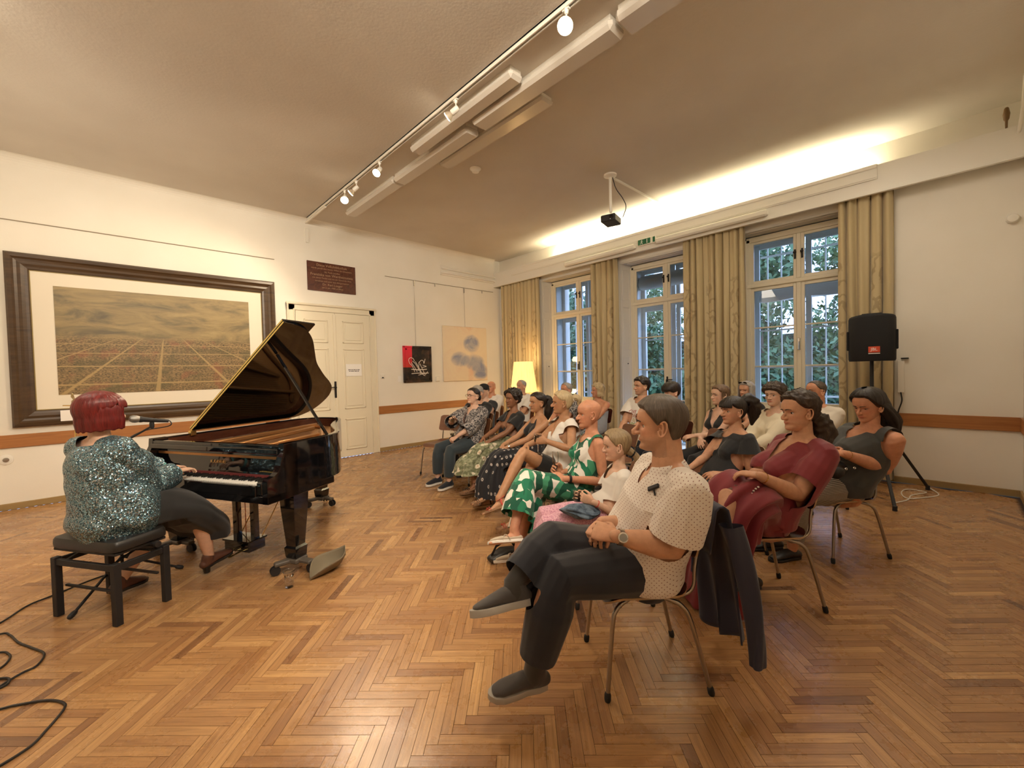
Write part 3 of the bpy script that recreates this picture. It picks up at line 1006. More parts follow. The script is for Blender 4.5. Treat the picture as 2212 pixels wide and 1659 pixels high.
# ---- projector, smoke detector
P = tag(empty('projector', (5.236, 3.373, 4.267)), 'small black projector hanging from a white ceiling pole', 'projector')
MB().lathe([(0.09, 0.0), (0.09, -0.02), (0.05, -0.035), (0.0, -0.036)], n=24).build('ceiling_plate', M_white, P, smooth=True)
MB().tube([(0, 0, -0.03), (0, 0, -0.52)], 0.02, 12).build('pole', M_white, P, smooth=True)
mb = MB()
cz = -0.64
d1 = Vector((-0.85, -0.2, 0)).normalized()
d2 = Vector((0.25, -0.97, 0)).normalized()
mb.obox((0, 0, cz), d1, d2, (0, 0, 1), 0.13, 0.105, 0.05, 0.012)
mb.obox((0, 0, cz + 0.055), d1, d2, (0, 0, 1), 0.07, 0.06, 0.015, 0.008)
mb.build('body', M_matte, P)
MB().lathe([(0.03, 0), (0.03, 0.02), (0.018, 0.022)], Vector((0, 0, cz)) + d1 * 0.12 + d2 * 0.05, 16, d1).build('lens', M_black, P, smooth=True)
MB().tube(spline([(0.03, -0.02, -0.04), (0.05, -0.06, -0.2), (0.10, -0.13, -0.34), (0.14, -0.16, -0.46), (0.12, -0.12, -0.60)], 6), 0.006, 6).build('cable', M_matte, P, smooth=True)
tag(MB().box(5.28, 6.9, 3.37, 3.40, 4.24, 4.266, 0.004).build('cable_duct', M_white), 'white cable duct on the ceiling from the projector pole to the pelmet', 'duct')
tag(MB().lathe([(0.075, 0), (0.075, -0.012), (0.055, -0.025), (0.045, -0.05), (0.02, -0.06), (0, -0.06)], (3.68, 4.471, CH), 24).build('smoke_detector', M_white, smooth=True), 'round white smoke detector on the ceiling', 'detector')

# ---- fluorescent tubes on the pelmet face and the exit sign
for y0, y1, lb in ((3.95, 5.56, 'long tube lamp on the pelmet left of the green exit sign'), (1.85, 3.55, 'long tube lamp on the pelmet right of the green exit sign')):
    P = tag(empty('tube_lamp', (6.94, (y0 + y1) / 2, 3.70)), lb, 'lamp', 'tube lamps on the pelmet')
    hl = (y1 - y0) / 2
    MB().box(-0.05, 0, -hl, hl, -0.035, 0.035, 0.012).build('housing', M_white, P)
    MB().box(-0.10, -0.045, -hl, hl, -0.05, 0.045, 0.022).build('diffuser', mat('clear ribbed diffuser', (0.80, 0.78, 0.70), 0.15), P)
P = tag(empty('exit_sign', (6.90, 3.73, 3.745)), 'small green emergency exit sign with a running figure above the middle window', 'sign')
M_green = mat('exit green', (0.01, 0.10, 0.045), 0.4)
MB().box(-0.01, 0.04, -0.17, 0.17, -0.055, 0.055, 0.004).build('box', M_white, P)
MB().box(-0.014, -0.008, -0.075, 0.16, -0.045, 0.045).build('green_field', M_green, P)
MB().box(-0.014, -0.008, -0.16, -0.12, -0.045, 0.045).build('green_field', M_green, P)
mb = MB()
mb.lathe([(0.009, -0.001), (0.009, 0.001)], (-0.016, 0.085, 0.026), 10, (1, 0, 0))
for a_, b_ in (((0.085, 0.016), (0.092, -0.01)), ((0.092, -0.01), (0.075, -0.02)), ((0.075, -0.02), (0.075, -0.038)), ((0.092, -0.01), (0.105, -0.025)), ((0.105, -0.025), (0.118, -0.03)), ((0.087, 0.012), (0.068, 0.002)), ((0.087, 0.012), (0.106, 0.004))):
    mb.bar((-0.016, a_[0], a_[1]), (-0.016, b_[0], b_[1]), 0.008, 0.003, up=(1, 0, 0))
mb.box(-0.017, -0.014, -0.02, -0.008, -0.035, 0.035)
mb.build('pictogram', M_paper, P)
# pipes beside the pelmet in the right corner, white rails at its left end
for z_, dy in ((3.905, 0.0), (3.80, 0.0), (3.725, 0.0)):
    pass
P = tag(empty('pelmet_rails', (0, 0, 0)), 'two white curtain rails on the wall running into the left end of the pelmet', 'rail')
MB().tube([(5.39, YS - 0.05, 3.84), (6.93, YS - 0.05, 3.84)], 0.022, 10).build('rail', M_paint2, P, smooth=True)
MB().tube([(5.39, YS - 0.05, 3.75), (6.93, YS - 0.05, 3.75)], 0.022, 10).build('rail', M_paint2, P, smooth=True)
MB().box(5.37, 6.93, YS - 0.03, YS, 3.70, 3.92, 0.004).build('backing_board', M_wall, P)
P = tag(empty('heating_pipes', (6.84, -0.47, 3.84)), 'pair of white pipes with a brown valve in the upper right corner', 'pipe')
for d in (0.0, -0.045):
    MB().tube([(d, 0.02, 0.0), (d - 0.12, 0.0, 0.20), (d - 0.3, 0, 0.42)], 0.016, 10).build('pipe', M_white, P, smooth=True)
MB().lathe([(0.01, 0), (0.012, 0.07), (0.022, 0.09), (0.028, 0.14), (0.018, 0.2), (0.01, 0.21)], (0.07, 0.10, 0.1), 10).build('valve', mat('rusty brown', (0.16, 0.09, 0.03), 0.6), P, smooth=True)
tag(MB().lathe([(0.05, 0), (0.05, 0.03), (0.04, 0.05), (0, 0.055)], (XW - 0.005, -0.43, 3.03), 18, (-1, 0, 0)).build('motion_sensor', M_white, smooth=True), 'white round sensor on the wall in the right corner', 'sensor')
P = tag(empty('junction_box', (XW, 0.46, 1.33)), 'narrow white cable duct with black plugs right of the last curtain', 'duct')
MB().box(-0.03, 0, -0.03, 0.03, -0.2, 0.2, 0.004).build('duct', M_white, P)
MB().box(-0.05, -0.005, -0.07, -0.0, 0.22, 0.235, 0.003).tube(spline([(-0.03, 0.0, -0.2), (-0.05, -0.01, -0.3), (-0.05, 0.02, -0.42), (-0.04, 0.04, -0.55)], 5), 0.008, 6).build('plug_cable', M_matte, P, smooth=True)

# ---- curtains


def _curt(b):
    uv = b.n('UVMap').outputs[0]
    c1 = b.n('Mapping', {'Vector': uv, 'Scale': (1, 1, 1)}).outputs[0]
    s = b.n('SeparateXYZ', {0: c1})
    u, z = s.outputs[0], s.outputs[1]
    # damask medallions: rings and scrolls in vertical bands
    fu = b.math('ABSOLUTE', b.math('SUBTRACT', b.math('FRACT', b.math('DIVIDE', u, 0.62)), 0.5))
    band = b.ramp(fu, [(0.20, (1, 1, 1)), (0.24, (0, 0, 0))])
    v = b.n('Mapping', {'Vector': uv, 'Scale': (3.2, 1.7, 1)}).outputs[0]
    d = b.vor(v, 1.4, rnd=0.5)
    sc = b.math('ABSOLUTE', b.math('SUBTRACT', b.math('FRACT', b.math('MULTIPLY', b.math('ADD', d, b.math('MULTIPLY', b.noise(v, 2.2, 3), 0.8)), 3.4)), 0.5))
    orn = b.ramp(sc, [(0.13, (1, 1, 1)), (0.17, (0, 0, 0))])
    top = b.ramp(z, [(2.75 / 4, (1, 1, 1)), (2.95 / 4, (0, 0, 0))])
    zz = b.math('DIVIDE', z, 4.0)
    top = b.ramp(zz, [(0.70, (1, 1, 1)), (0.74, (0, 0, 0))])
    f = b.math('MULTIPLY', b.math('MULTIPLY', orn, band), b.math('MULTIPLY', top, 0.75))
    f = b.math('ADD', f, 0.0)
    b.pr(Base_Color=b.mix(f, (0.50, 0.41, 0.235), (0.31, 0.235, 0.125)), Roughness=b.math('SUBTRACT', 0.62, b.math('MULTIPLY', f, 0.2)), Sheen_Weight=0.3)
    b.bump(b.noise(b.obj((60, 60, 400)), 1, 2), 0.08, 0.002)


M_curt = mat('damask curtain cloth', fn=_curt)


def curtain(ya, yb, label, seed, z1=3.70, flare=0.0, bot=0.04):
    """hanging cloth with deep folds between two y positions"""
    r = random.Random(seed)
    nf = max(4, int((yb - ya) / 0.105))
    nu, nv = nf * 14, 26
    ph = [r.uniform(-0.9, 0.9) for _ in range(nf + 2)]
    V, Fc, UV = [], [], []
    for j in range(nv):
        t = j / (nv - 1)
        z = z1 + (bot - z1) * t
        for i in range(nu + 1):
            s = i / nu
            k = s * nf
            p0, p1 = ph[int(k)], ph[min(int(k) + 1, nf + 1)]
            fr = k - int(k)
            p = p0 + (p1 - p0) * fr
            a = 2 * PI * k + p + 0.5 * math.sin(3 * t + k)
            amp = 0.035 + 0.028 * t + 0.012 * math.sin(k * 1.7 + seed)
            y = ya + (yb - ya) * s + 0.018 * math.cos(a * 1.0) + flare * (s - 0.5) * t
            x = 7.045 + amp * math.sin(a) + 0.012 * math.sin(a * 2.3 + t * 4)
            V.append((min(x, 7.125), y, z))
            UV.append((s * nf * 0.19, z))
    for j in range(nv - 1):
        for i in range(nu):
            a = j * (nu + 1) + i
            Fc.append((a, a + 1, a + nu + 2, a + nu + 1))
    me = bpy.data.meshes.new('cloth')
    me.from_pydata(V, [], Fc)
    ul = me.uv_layers.new(name='UVMap')
    idx = np.empty(len(me.loops), int)
    me.loops.foreach_get('vertex_index', idx)
    ul.data.foreach_set('uv', np.array(UV)[idx].ravel())
    me.materials.append(M_curt)
    me.polygons.foreach_set('use_smooth', [True] * len(me.polygons))
    o = bpy.data.objects.new('curtain', me)
    COL.objects.link(o)
    return tag(o, label, 'curtain', 'damask curtains')


curtain(6.42, 7.66, 'beige damask curtain in the far corner behind the lit floor lamp', 3)
curtain(4.40, 5.02, 'narrow beige damask curtain between the left and the middle window', 5)
curtain(2.18, 3.13, 'wide beige damask curtain between the middle and the right window', 8)
curtain(0.50, 1.05, 'beige damask curtain behind the black loudspeaker', 12)

# ---- floor lamp in the corner
P = tag(empty('floor_lamp', (6.50, 6.45, 0)), 'lit floor lamp with a pleated cream shade in front of the corner curtain', 'lamp')


def _shade(b):
    c = b.n('TexCoord').outputs['Object']
    s = b.n('SeparateXYZ', {0: c})
    g = b.ramp(b.noise(b.obj((30, 30, 1)), 1.0, 2), [(0.3, (0.75, 0.75, 0.75)), (0.7, (1, 1, 1))])
    b.pr(Base_Color=(0.85, 0.68, 0.38), Roughness=0.8, Emission_Color=b.mix(1.0, (1.0, 0.62, 0.19), g, 'MULTIPLY'), Emission_Strength=1.35)


mb = MB()


def shp(a, b2):
    z = 1.07 + 0.66 * b2
    th = a * 2 * PI
    r = 0.285 - 0.085 * b2 + 0.006 * math.sin(th * 44) + (0.008 * math.sin(th * 14) if b2 < 0.05 else 0)
    return (r * math.cos(th), r * math.sin(th), z)


mb.grid(shp, 176, 8, wrap=True)
mb.build('lamp_shade', mat('glowing pleated shade', fn=_shade), P, smooth=True, angle=180)
MB().tube([(0, 0, 0.03), (0, 0, 1.35)], 0.013, 12).build('pole', M_brass, P, smooth=True)
MB().lathe([(0.15, 0), (0.15, 0.015), (0.05, 0.03), (0.02, 0.05)], n=28).build('base', M_brass, P, smooth=True)
MB().lathe([(0, 0), (0.03, 0.02), (0.035, 0.05), (0.015, 0.09)], (0, 0, 1.33), 14).build('bulb', M_bulb, P, smooth=True)
L = lamp('floor_lamp_glow', 'POINT', (0, 0, 1.0), None, 22, (1, 0.62, 0.25), shadow_soft_size=0.08)
L.parent = P
L.location = (0.1, 0.05, 1.02)
L2 = lamp('floor_lamp_top', 'POINT', (0, 0, 1.78), None, 14, (1, 0.66, 0.3), shadow_soft_size=0.08)
L2.parent = P
L2.location = (0.05, 0.0, 1.78)

# ---- loudspeaker on its tripod
sp_c = Vector((6.38, 0.66, 0))
P = tag(empty('speaker_stand', sp_c), 'black tripod stand carrying the covered loudspeaker', 'stand')
MB().tube([(0, 0, 0.35), (0, 0, 1.56)], 0.018, 12).build('pole', M_matte, P, smooth=True)
MB().tube([(0, 0, 0.4), (0, 0, 1.05)], 0.026, 12).build('sleeve', M_matte, P, smooth=True)
MB().lathe([(0.035, 0), (0.035, 0.06)], (0, 0, 0.98), 12).build('collar', M_matte, P)
for k, a in enumerate((-0.69, 1.4, 3.5)):
    d = Vector((math.cos(a), math.sin(a), 0))
    lg = MB().bar(Vector((0, 0, 0.92)) + d * 0.03, d * 0.70 + Vector((0, 0, 0.03)), 0.03, 0.02, c=0.003).build('leg', M_matte, P)
    MB().bar(Vector((0, 0, 0.42)) + d * 0.02, d * 0.37 + Vector((0, 0, 0.46)), 0.02, 0.008).build('brace', M_matte, P)
    MB().lathe([(0.022, 0), (0.02, 0.05)], d * 0.70, 10).build('foot_cap', M_matte, P)
tdir = (CAM - sp_c)
tdir.z = 0
tdir.normalize()
S = tag(empty('loudspeaker', sp_c + Vector((0, 0, 1.53))), 'loudspeaker in a padded black cover with a small red logo patch', 'loudspeaker')
sd = Vector((-tdir.y, tdir.x, 0))


def spk(p):
    return p


mb = MB()
poly = [(-0.235, -0.15), (0.235, -0.15), (0.245, 0.0), (0.215, 0.13), (0.14, 0.165), (-0.14, 0.165), (-0.215, 0.13), (-0.245, 0.0)]
n_ = len(poly)
rings = [(0.0, 0.965), (0.02, 1.0), (0.25, 1.01), (0.49, 1.0), (0.515, 0.96), (0.525, 0.8)]
V = []
for z, k in rings:
    for x, y in poly:
        q = sd * x * k * 0.86 + tdir * y * k + Vector((0, 0, z + (0.012 * math.cos(x * 8) if z > 0.4 else 0)))
        V.append(q)
Fc = [tuple(range(n_ - 1, -1, -1)), tuple(range(len(V) - n_, len(V)))]
for r_ in range(len(rings) - 1):
    Fc += [(r_ * n_ + i, r_ * n_ + (i + 1) % n_, (r_ + 1) * n_ + (i + 1) % n_, (r_ + 1) * n_ + i) for i in range(n_)]
mb.add(V, Fc).build('padded_cover', M_blackcloth, S, smooth=True, angle=60)
MB().obox(Vector((0, 0, 0.535)), sd, tdir, (0, 0, 1), 0.09, 0.06, 0.012, 0.006).build('top_flap', M_blackcloth, S)
for s in (-1, 1):
    MB().obox(sd * 0.215 * s + Vector((0, 0, 0.26 - 0.02)), sd, tdir, (0, 0, 1), 0.012, 0.05, 0.11, 0.006).build('side_flap', M_blackcloth, S)
pc = sp_c + Vector((0, 0, 1.53)) + tdir * 0.168
M_or = mat('orange red patch', (0.60, 0.07, 0.025), 0.6)
MB().obox(tdir * 0.170 - sd * -0.02 + Vector((0, 0, 0.13)), sd, tdir, (0, 0, 1), 0.05, 0.002, 0.033).build('logo_patch', M_or, S)
MB().obox(tdir * 0.170 - sd * -0.02 + Vector((0, 0, 0.085)), sd, tdir, (0, 0, 1), 0.05, 0.002, 0.004).build('patch_line', M_paper, S)
text('logo_lettering', 'JBL', 0.045, M_paper, pc + sd * 0.02 + tdir * 0.0045 + Vector((0, 0, 0.13)), -sd if sd.dot(cr) < 0 else sd, (0, 0, 1), S)
tag(MB().obox(sp_c + tdir * 0.09 + Vector((0, 0, 1.18)) + cr * -0.015, sd, tdir, (0, 0, 1), 0.045, 0.003, 0.035).build('sign_card', M_paper), 'white card leaning on the pole below the loudspeaker', 'card')
tag(MB().tube(spline([(6.0, 0.45, 0.006), (6.25, 0.35, 0.006), (6.5, 0.33, 0.006), (6.75, 0.22, 0.006), (6.78, 0.38, 0.006), (6.55, 0.42, 0.006), (6.3, 0.36, 0.012), (6.45, 0.24, 0.006), (6.7, 0.12, 0.006), (6.95, 0.2, 0.02)], 8), 0.006, 6).build('white_cable', M_white, smooth=True), 'white cable looped on the floor behind the speaker leg', 'cable')

# ================================================================ PIANO
KO = Vector((0.757, 3.463, 0))
PA = math.radians(27.3)
PU = Vector((math.cos(PA), math.sin(PA), 0))
PV = Vector((math.sin(PA), -math.cos(PA), 0))


def pp(u, v, z):
    """local to the piano: x = u (towards the tail), y = -v (towards the bass)"""
    return Vector((u, -v, z))


def pw(u, v, z):
    return KO + PU * u + PV * v + Vector((0, 0, z))


PN = tag(empty('grand_piano', KO, PA), 'black lacquered grand piano with its lid raised', 'piano')
out = [(0.12, 0.11), (0.45, 0.11), (0.6, 0.10), (0.75, 0.05), (0.9, -0.06), (1.05, -0.22), (1.2, -0.38), (1.35, -0.50), (1.5, -0.61), (1.65, -0.71), (1.78, -0.82), (1.86, -0.95), (1.88, -1.08),
       (1.85, -1.22), (1.76, -1.33), (1.6, -1.39), (1.2, -1.39), (0.6, -1.39), (0.12, -1.39)]
outl = [(p.x, p.y) for p in spline([(a, b, 0) for a, b in out[1:-2]], 5)]
outl = [out[0]] + outl + [out[-2], out[-1]]


def inset(poly, d):
    r = []
    n = len(poly)
    for i in range(n):
        a = Vector(poly[max(i - 1, 0)])
        c = Vector(poly[min(i + 1, n - 1)])
        t = (c - a).normalized()
        nn = Vector((t.y, -t.x)) if True else None
        p = Vector(poly[i]) + nn * d
        r.append((p.x, p.y))
    return r


inn = inset(outl, 0.045)
if Vector(inn[4]).y > Vector(outl[4]).y:
    inn = inset(outl, -0.045)
mb = MB()
n_ = len(outl)
V = [pp(u, v, z) for z in (0.655, 1.008) for u, v in outl] + [pp(u, v, 1.015) for u, v in inset(outl, 0.006 if inn[4][1] < outl[4][1] and inset(outl, 0.045)[4][1] < outl[4][1] else -0.006)] + [pp(u, v, 1.015) for u, v in inn] + [pp(u, v, 0.655) for u, v in inn]
Fc = []
for r_ in range(4):
    Fc += [(r_ * n_ + i, r_ * n_ + i + 1, (r_ + 1) * n_ + i + 1, (r_ + 1) * n_ + i) for i in range(n_ - 1)]
Fc += [(4 * n_ + i, 4 * n_ + i + 1, i + 1, i) for i in range(n_ - 1)]
for e in (0, n_ - 1):
    Fc.append((e, n_ + e, 2 * n_ + e, 3 * n_ + e, 4 * n_ + e))
mb.add(V, Fc)
mb.build('case', M_black, PN, smooth=True, angle=35)
# mahogany inner rim veneer
M_mah = mat('mahogany veneer', rough=0.25, fn=_wood((0.045, 0.012, 0.006), (0.08, 0.025, 0.012), (3, 3, 20)))
inn2 = inset(outl, 0.047 if inset(outl, 0.045)[4][1] < outl[4][1] else -0.047)
MB().add([pp(u, v, z) for z in (0.88, 1.0) for u, v in inn2], [(i, i + 1, n_ + i + 1, n_ + i) for i in range(n_ - 1)]).build('inner_rim', M_mah, PN, smooth=True)
# gold iron plate with struts and openings, strings
M_plate = mat('bronze iron plate', (0.46, 0.235, 0.09), 0.34, metal=0.75)
M_string = mat('strings', (0.55, 0.40, 0.26), 0.3, metal=0.9)
MB().prism([(u, -v) for u, v in inn2 if u > 0.15] + [(0.16, 1.34), (0.16, -0.06)], 0.885, 0.905).build('plate', M_plate, PN)
mb = MB()
for a_, b_ in (((0.30, 0.02), (0.52, 0.02)), ((0.30, -0.30), (1.02, -0.42)), ((0.30, -0.62), (1.45, -0.90)), ((0.30, -0.95), (1.70, -1.10)), ((0.26, 0.04), (0.26, -1.3))):
    mb.bar(pp(a_[0], a_[1], 0.945), pp(b_[0], b_[1], 0.94), 0.03, 0.045, c=0.01)
mb.tube(spline([pp(0.30, 0.02, 0.935), pp(0.62, -0.04, 0.93), pp(0.95, -0.33, 0.925), pp(1.3, -0.66, 0.925), pp(1.62, -0.95, 0.925), pp(1.68, -1.2, 0.925)], 6), 0.025, 8)
mb.build('plate_strut', M_plate, PN, smooth=True, angle=40)
mb = MB()
for k in range(56):
    v = 0.0 - k * 0.023
    u1 = min(1.62, 0.55 + k * 0.024)
    v1 = v - 0.18 * k / 56
    mb.bar(pp(0.20, v, 0.925), pp(u1, v1, 0.922), 0.003, 0.003)
mb.build('strings', M_string, PN, kind='stuff')
mb = MB()
for k in range(60):
    for r_ in range(3):
        mb.box(*sorted((0.19 + r_ * 0.02, 0.194 + r_ * 0.02)), -(0.0 - k * 0.022) - 0.002, -(0.0 - k * 0.022) + 0.002, 0.905, 0.945)
mb.build('tuning_pins', M_steel, PN, kind='stuff')
# front stretcher, arms, keybed, key slip
MB().box(0.12, 0.165, -0.09, 1.37, 0.955, 1.0, 0.004).box(0.10, 0.135, -0.065, 1.345, 0.935, 0.975, 0.005).build('front_rail', M_black, PN)
armp = [(-0.03, 0.605), (-0.03, 0.765), (-0.015, 0.785), (0.03, 0.795), (0.06, 0.815), (0.085, 0.86), (0.10, 0.92), (0.115, 0.95), (0.12, 1.015), (0.24, 1.015), (0.24, 0.605)]
for v0 in (0.11, -1.39):
    s = -1 if v0 > 0 else 1
    V = [pp(u, v0, z) for u, z in armp] + [pp(u, v0 + s * 0.05, z) for u, z in armp]
    k_ = len(armp)
    MB().add(V, [tuple(range(k_)), tuple(range(2 * k_ - 1, k_ - 1, -1))] + [(i, k_ + i, k_ + (i + 1) % k_, (i + 1) % k_) for i in range(k_)]).build('arm', M_black, PN)
MB().box(-0.03, 0.62, -0.11, 1.39, 0.605, 0.66, 0.004).build('key_bed', M_black, PN)
MB().box(-0.035, -0.012, 0.0, 1.28, 0.655, 0.733, 0.005).build('key_slip', M_black, PN)
for y0 in (-0.06, 1.235):
    MB().box(-0.03, 0.13, y0, y0 + 0.06 if y0 < 0 else y0 + 0.105, 0.66, 0.762, 0.01).build('cheek_block', M_black, PN)
# fallboard
mb = MB()
fp = [(0.145, 0.74), (0.155, 0.78), (0.165, 0.90), (0.175, 0.94), (0.19, 0.94), (0.19, 0.74)]
V = [pp(u, v, z) for v in (0.055, -1.335) for u, z in fp]
MB().add(V, [(i, i + 1, 7 + i, 6 + i) for i in range(5)] + [tuple(range(5, -1, -1)), tuple(range(6, 12))]).build('fallboard', M_black, PN)
MB().box(0.135, 0.15, 0.0, 1.235, 0.745, 0.765).build('felt_strip', mat('red felt', (0.12, 0.01, 0.01), 0.9), PN)
text('name_lettering', 'K.KAWAI', 0.036, M_brass, pw(0.152, -0.62, 0.845), PV, (0.1 * PU.x, 0.1 * PU.y, 1), PN, 0.0008, spacing=1.15)
text('name_lettering', 'KAWAI MUSIC SCHOOL', 0.013, M_brass, pw(0.145, -0.10, 0.79), PV, (0, 0, 1), PN, 0.0008)
# keys
M_ivory = mat('white key', (0.84, 0.82, 0.76), 0.2)
M_ebony = mat('black key', (0.012, 0.011, 0.011), 0.25)
kw = 1.2255 / 52
wk = MB().box(-0.008, 0.14, 0.0006, kw - 0.0006, 0.718, 0.74, 0.0015).mesh('white_key', M_ivory)
bk = MB().box(0.045, 0.14, -0.005, 0.005, 0.738, 0.752, 0.003).mesh('black_key', M_ebony)
for k in range(52):
    o = bpy.data.objects.new('white_key', wk)
    COL.objects.link(o)
    o.parent = PN
    o.location = (0, 0.003 + k * kw, 0)
    if k > 0 and (k % 7) not in (0, 4) or k % 7 == 0 and False:
        pass
for k in range(51):
    # k counts from the treble: C8 is key 0; black keys missing between C-B and F-E
    if k % 7 in (0, 4):
        continue
    o = bpy.data.objects.new('black_key', bk)
    COL.objects.link(o)
    o.parent = PN
    o.location = (0, 0.003 + (k + 1) * kw, 0)
# lid: folded front flap and raised main lid
al = math.radians(38.5)


def lidp(u, v, t=0.0):
    w = v + 1.39
    return Vector((u, 1.39 - w * math.cos(al) + t * math.sin(al), 1.03 + w * math.sin(al) + t * math.cos(al)))


lo = [q for q in outl if q[0] > 0.5]
lo = [(0.47, 0.115)] + [(a + 0.01, b) for a, b in lo] + [(0.47, -1.39)]
n_ = len(lo)
V = [lidp(u, v, 0) for u, v in lo] + [lidp(u, v, 0.02) for u, v in lo]
MB().add(V, [tuple(range(n_)), tuple(range(2 * n_ - 1, n_ - 1, -1))] + [(i, n_ + i, n_ + (i + 1) % n_, (i + 1) % n_) for i in range(n_)]).build('lid', M_black, PN)
fl_ = [(0.47, 0.115), (0.82, 0.115), (0.82, -1.39), (0.47, -1.39)]
V = [lidp(u, v, 0.022) for u, v in fl_] + [lidp(u, v, 0.040) for u, v in fl_]
MB().add(V, [(0, 1, 2, 3), (7, 6, 5, 4)] + [(i, 4 + i, 4 + (i + 1) % 4, (i + 1) % 4) for i in range(4)]).build('front_flap', M_black, PN)
mb = MB()
for t in (0.003, 0.024):
    V = [lidp(0.466, 0.112, t), lidp(0.466, -1.385, t), lidp(0.466, -1.385, t + 0.012), lidp(0.466, 0.112, t + 0.012)]
    V += [q + Vector((0.004, 0, 0)) for q in V]
    mb.add(V, [(0, 1, 2, 3), (7, 6, 5, 4), (0, 4, 5, 1), (1, 5, 6, 2), (2, 6, 7, 3), (3, 7, 4, 0)])
mb.build('piano_hinge', mat('polished gold edge', (0.80, 0.62, 0.22), 0.25, metal=0.9), PN)
MB().box(0.42, 0.47, 1.32, 1.36, 0.995, 1.04, 0.004).build('hinge_block', M_brass, PN)
# lid prop from the treble side of the rim to the lid
MB().bar(pp(0.62, 0.055, 1.0), lidp(0.66, -0.28, -0.005), 0.024, 0.02, c=0.004).build('lid_prop', M_black, PN)
# legs with brass ferrule and caster dollies
M_dolly = mat('dusty iron dolly', (0.10, 0.085, 0.07), 0.55)
for k, (u, v) in enumerate(((0.27, 0.03), (0.27, -1.30), (1.66, -1.03))):
    lg = MB()
    V = []
    for z, h in ((0.61 if k < 2 else 0.66, 0.072), (0.50, 0.068), (0.20, 0.046), (0.185, 0.058), (0.115, 0.052), (0.10, 0.045)):
        V += [pp(u - h, v - h, z), pp(u + h, v - h, z), pp(u + h, v + h, z), pp(u - h, v + h, z)]
    Fc = [(3, 2, 1, 0), (20, 21, 22, 23)]
    for r_ in range(5):
        Fc += [(r_ * 4 + i, r_ * 4 + (i + 1) % 4, (r_ + 1) * 4 + (i + 1) % 4, (r_ + 1) * 4 + i) for i in range(4)]
    L_ = MB().add(V, Fc).build('leg', M_black, PN)
    mb = MB()
    ca = 0.5
    for a in (ca, ca + 2.1, ca + 4.2):
        d = Vector((math.cos(a), math.sin(a), 0))
        mb.bar(pp(u, v, 0.085) + d * 0.02, pp(u, v, 0.08) + d * 0.155, 0.06, 0.03, c=0.008)
    mb.obox(pp(u, v, 0.085), (1, 0, 0), (0, 1, 0), (0, 0, 1), 0.06, 0.06, 0.018, 0.008)
    dl = mb.build('dolly', M_dolly, PN)
    for a in (ca, ca + 2.1, ca + 4.2):
        d = Vector((math.cos(a), math.sin(a), 0))
        sdv = Vector((-d.y, d.x, 0))
        mb = MB()
        for s in (-0.02, 0.012):
            mb.lathe([(0.0, 0), (0.034, 0.0), (0.036, 0.004), (0.034, 0.01), (0.0, 0.01)], pp(u, v, 0.036) + d * 0.15 + sdv * s, 16, sdv)
        mb.build('caster', M_matte, dl, smooth=True, angle=30)
# pedal lyre
mb = MB()
for v in (-0.50, -0.70):
    mb.box(0.33, 0.38, -v - 0.026, -v + 0.026, 0.16, 0.62, 0.006)
mb.build('lyre_post', M_black, PN)
MB().box(0.26, 0.42, 0.46, 0.74, 0.07, 0.155, 0.008).box(0.25, 0.43, 0.45, 0.75, 0.15, 0.165, 0.004).build('pedal_box', M_black, PN)
for v in (-0.54, -0.60, -0.66):
    MB().tube([pp(0.27, v, 0.085), pp(0.2, v, 0.08), pp(0.15, v, 0.075)], [(0.010, 0.006), (0.012, 0.005), (0.016, 0.005)], 10).build('pedal', M_brass, PN, smooth=True)
    MB().tube([pp(0.40, v, 0.16), pp(0.40, v, 0.62)], 0.004, 6).build('pedal_rod', mat('copper rod', (0.45, 0.16, 0.07), 0.4, metal=0.8), PN)
for v in (-0.48, -0.72):
    MB().tube([pp(0.40, v, 0.16), pp(0.75, v, 0.655)], 0.005, 6).build('lyre_brace', M_brass, PN)

# ---- bench
BA = math.radians(32)
BN = tag(empty('piano_bench', (-0.03, 3.86, 0), BA), 'black adjustable piano bench with a padded leather top', 'bench')
M_leather = mat('black leather', (0.018, 0.016, 0.015), 0.38, fn=lambda b: b.bump(b.noise(b.obj(), 160, 3), 0.25, 0.001))


def cush(a, b2):
    th = a * 2 * PI
    e = 0.22
    cx, sx = math.cos(th), math.sin(th)
    x = 0.165 * (abs(cx) ** e) * (1 if cx > 0 else -1)
    y = 0.285 * (abs(sx) ** e) * (1 if sx > 0 else -1)
    k = [(0.93, 0.445), (1.0, 0.455), (1.01, 0.475), (1.0, 0.502), (0.965, 0.515), (0.8, 0.523), (0.4, 0.527), (0.001, 0.528)][int(round(b2 * 7))]
    return (x * k[0], y * k[0], k[1])


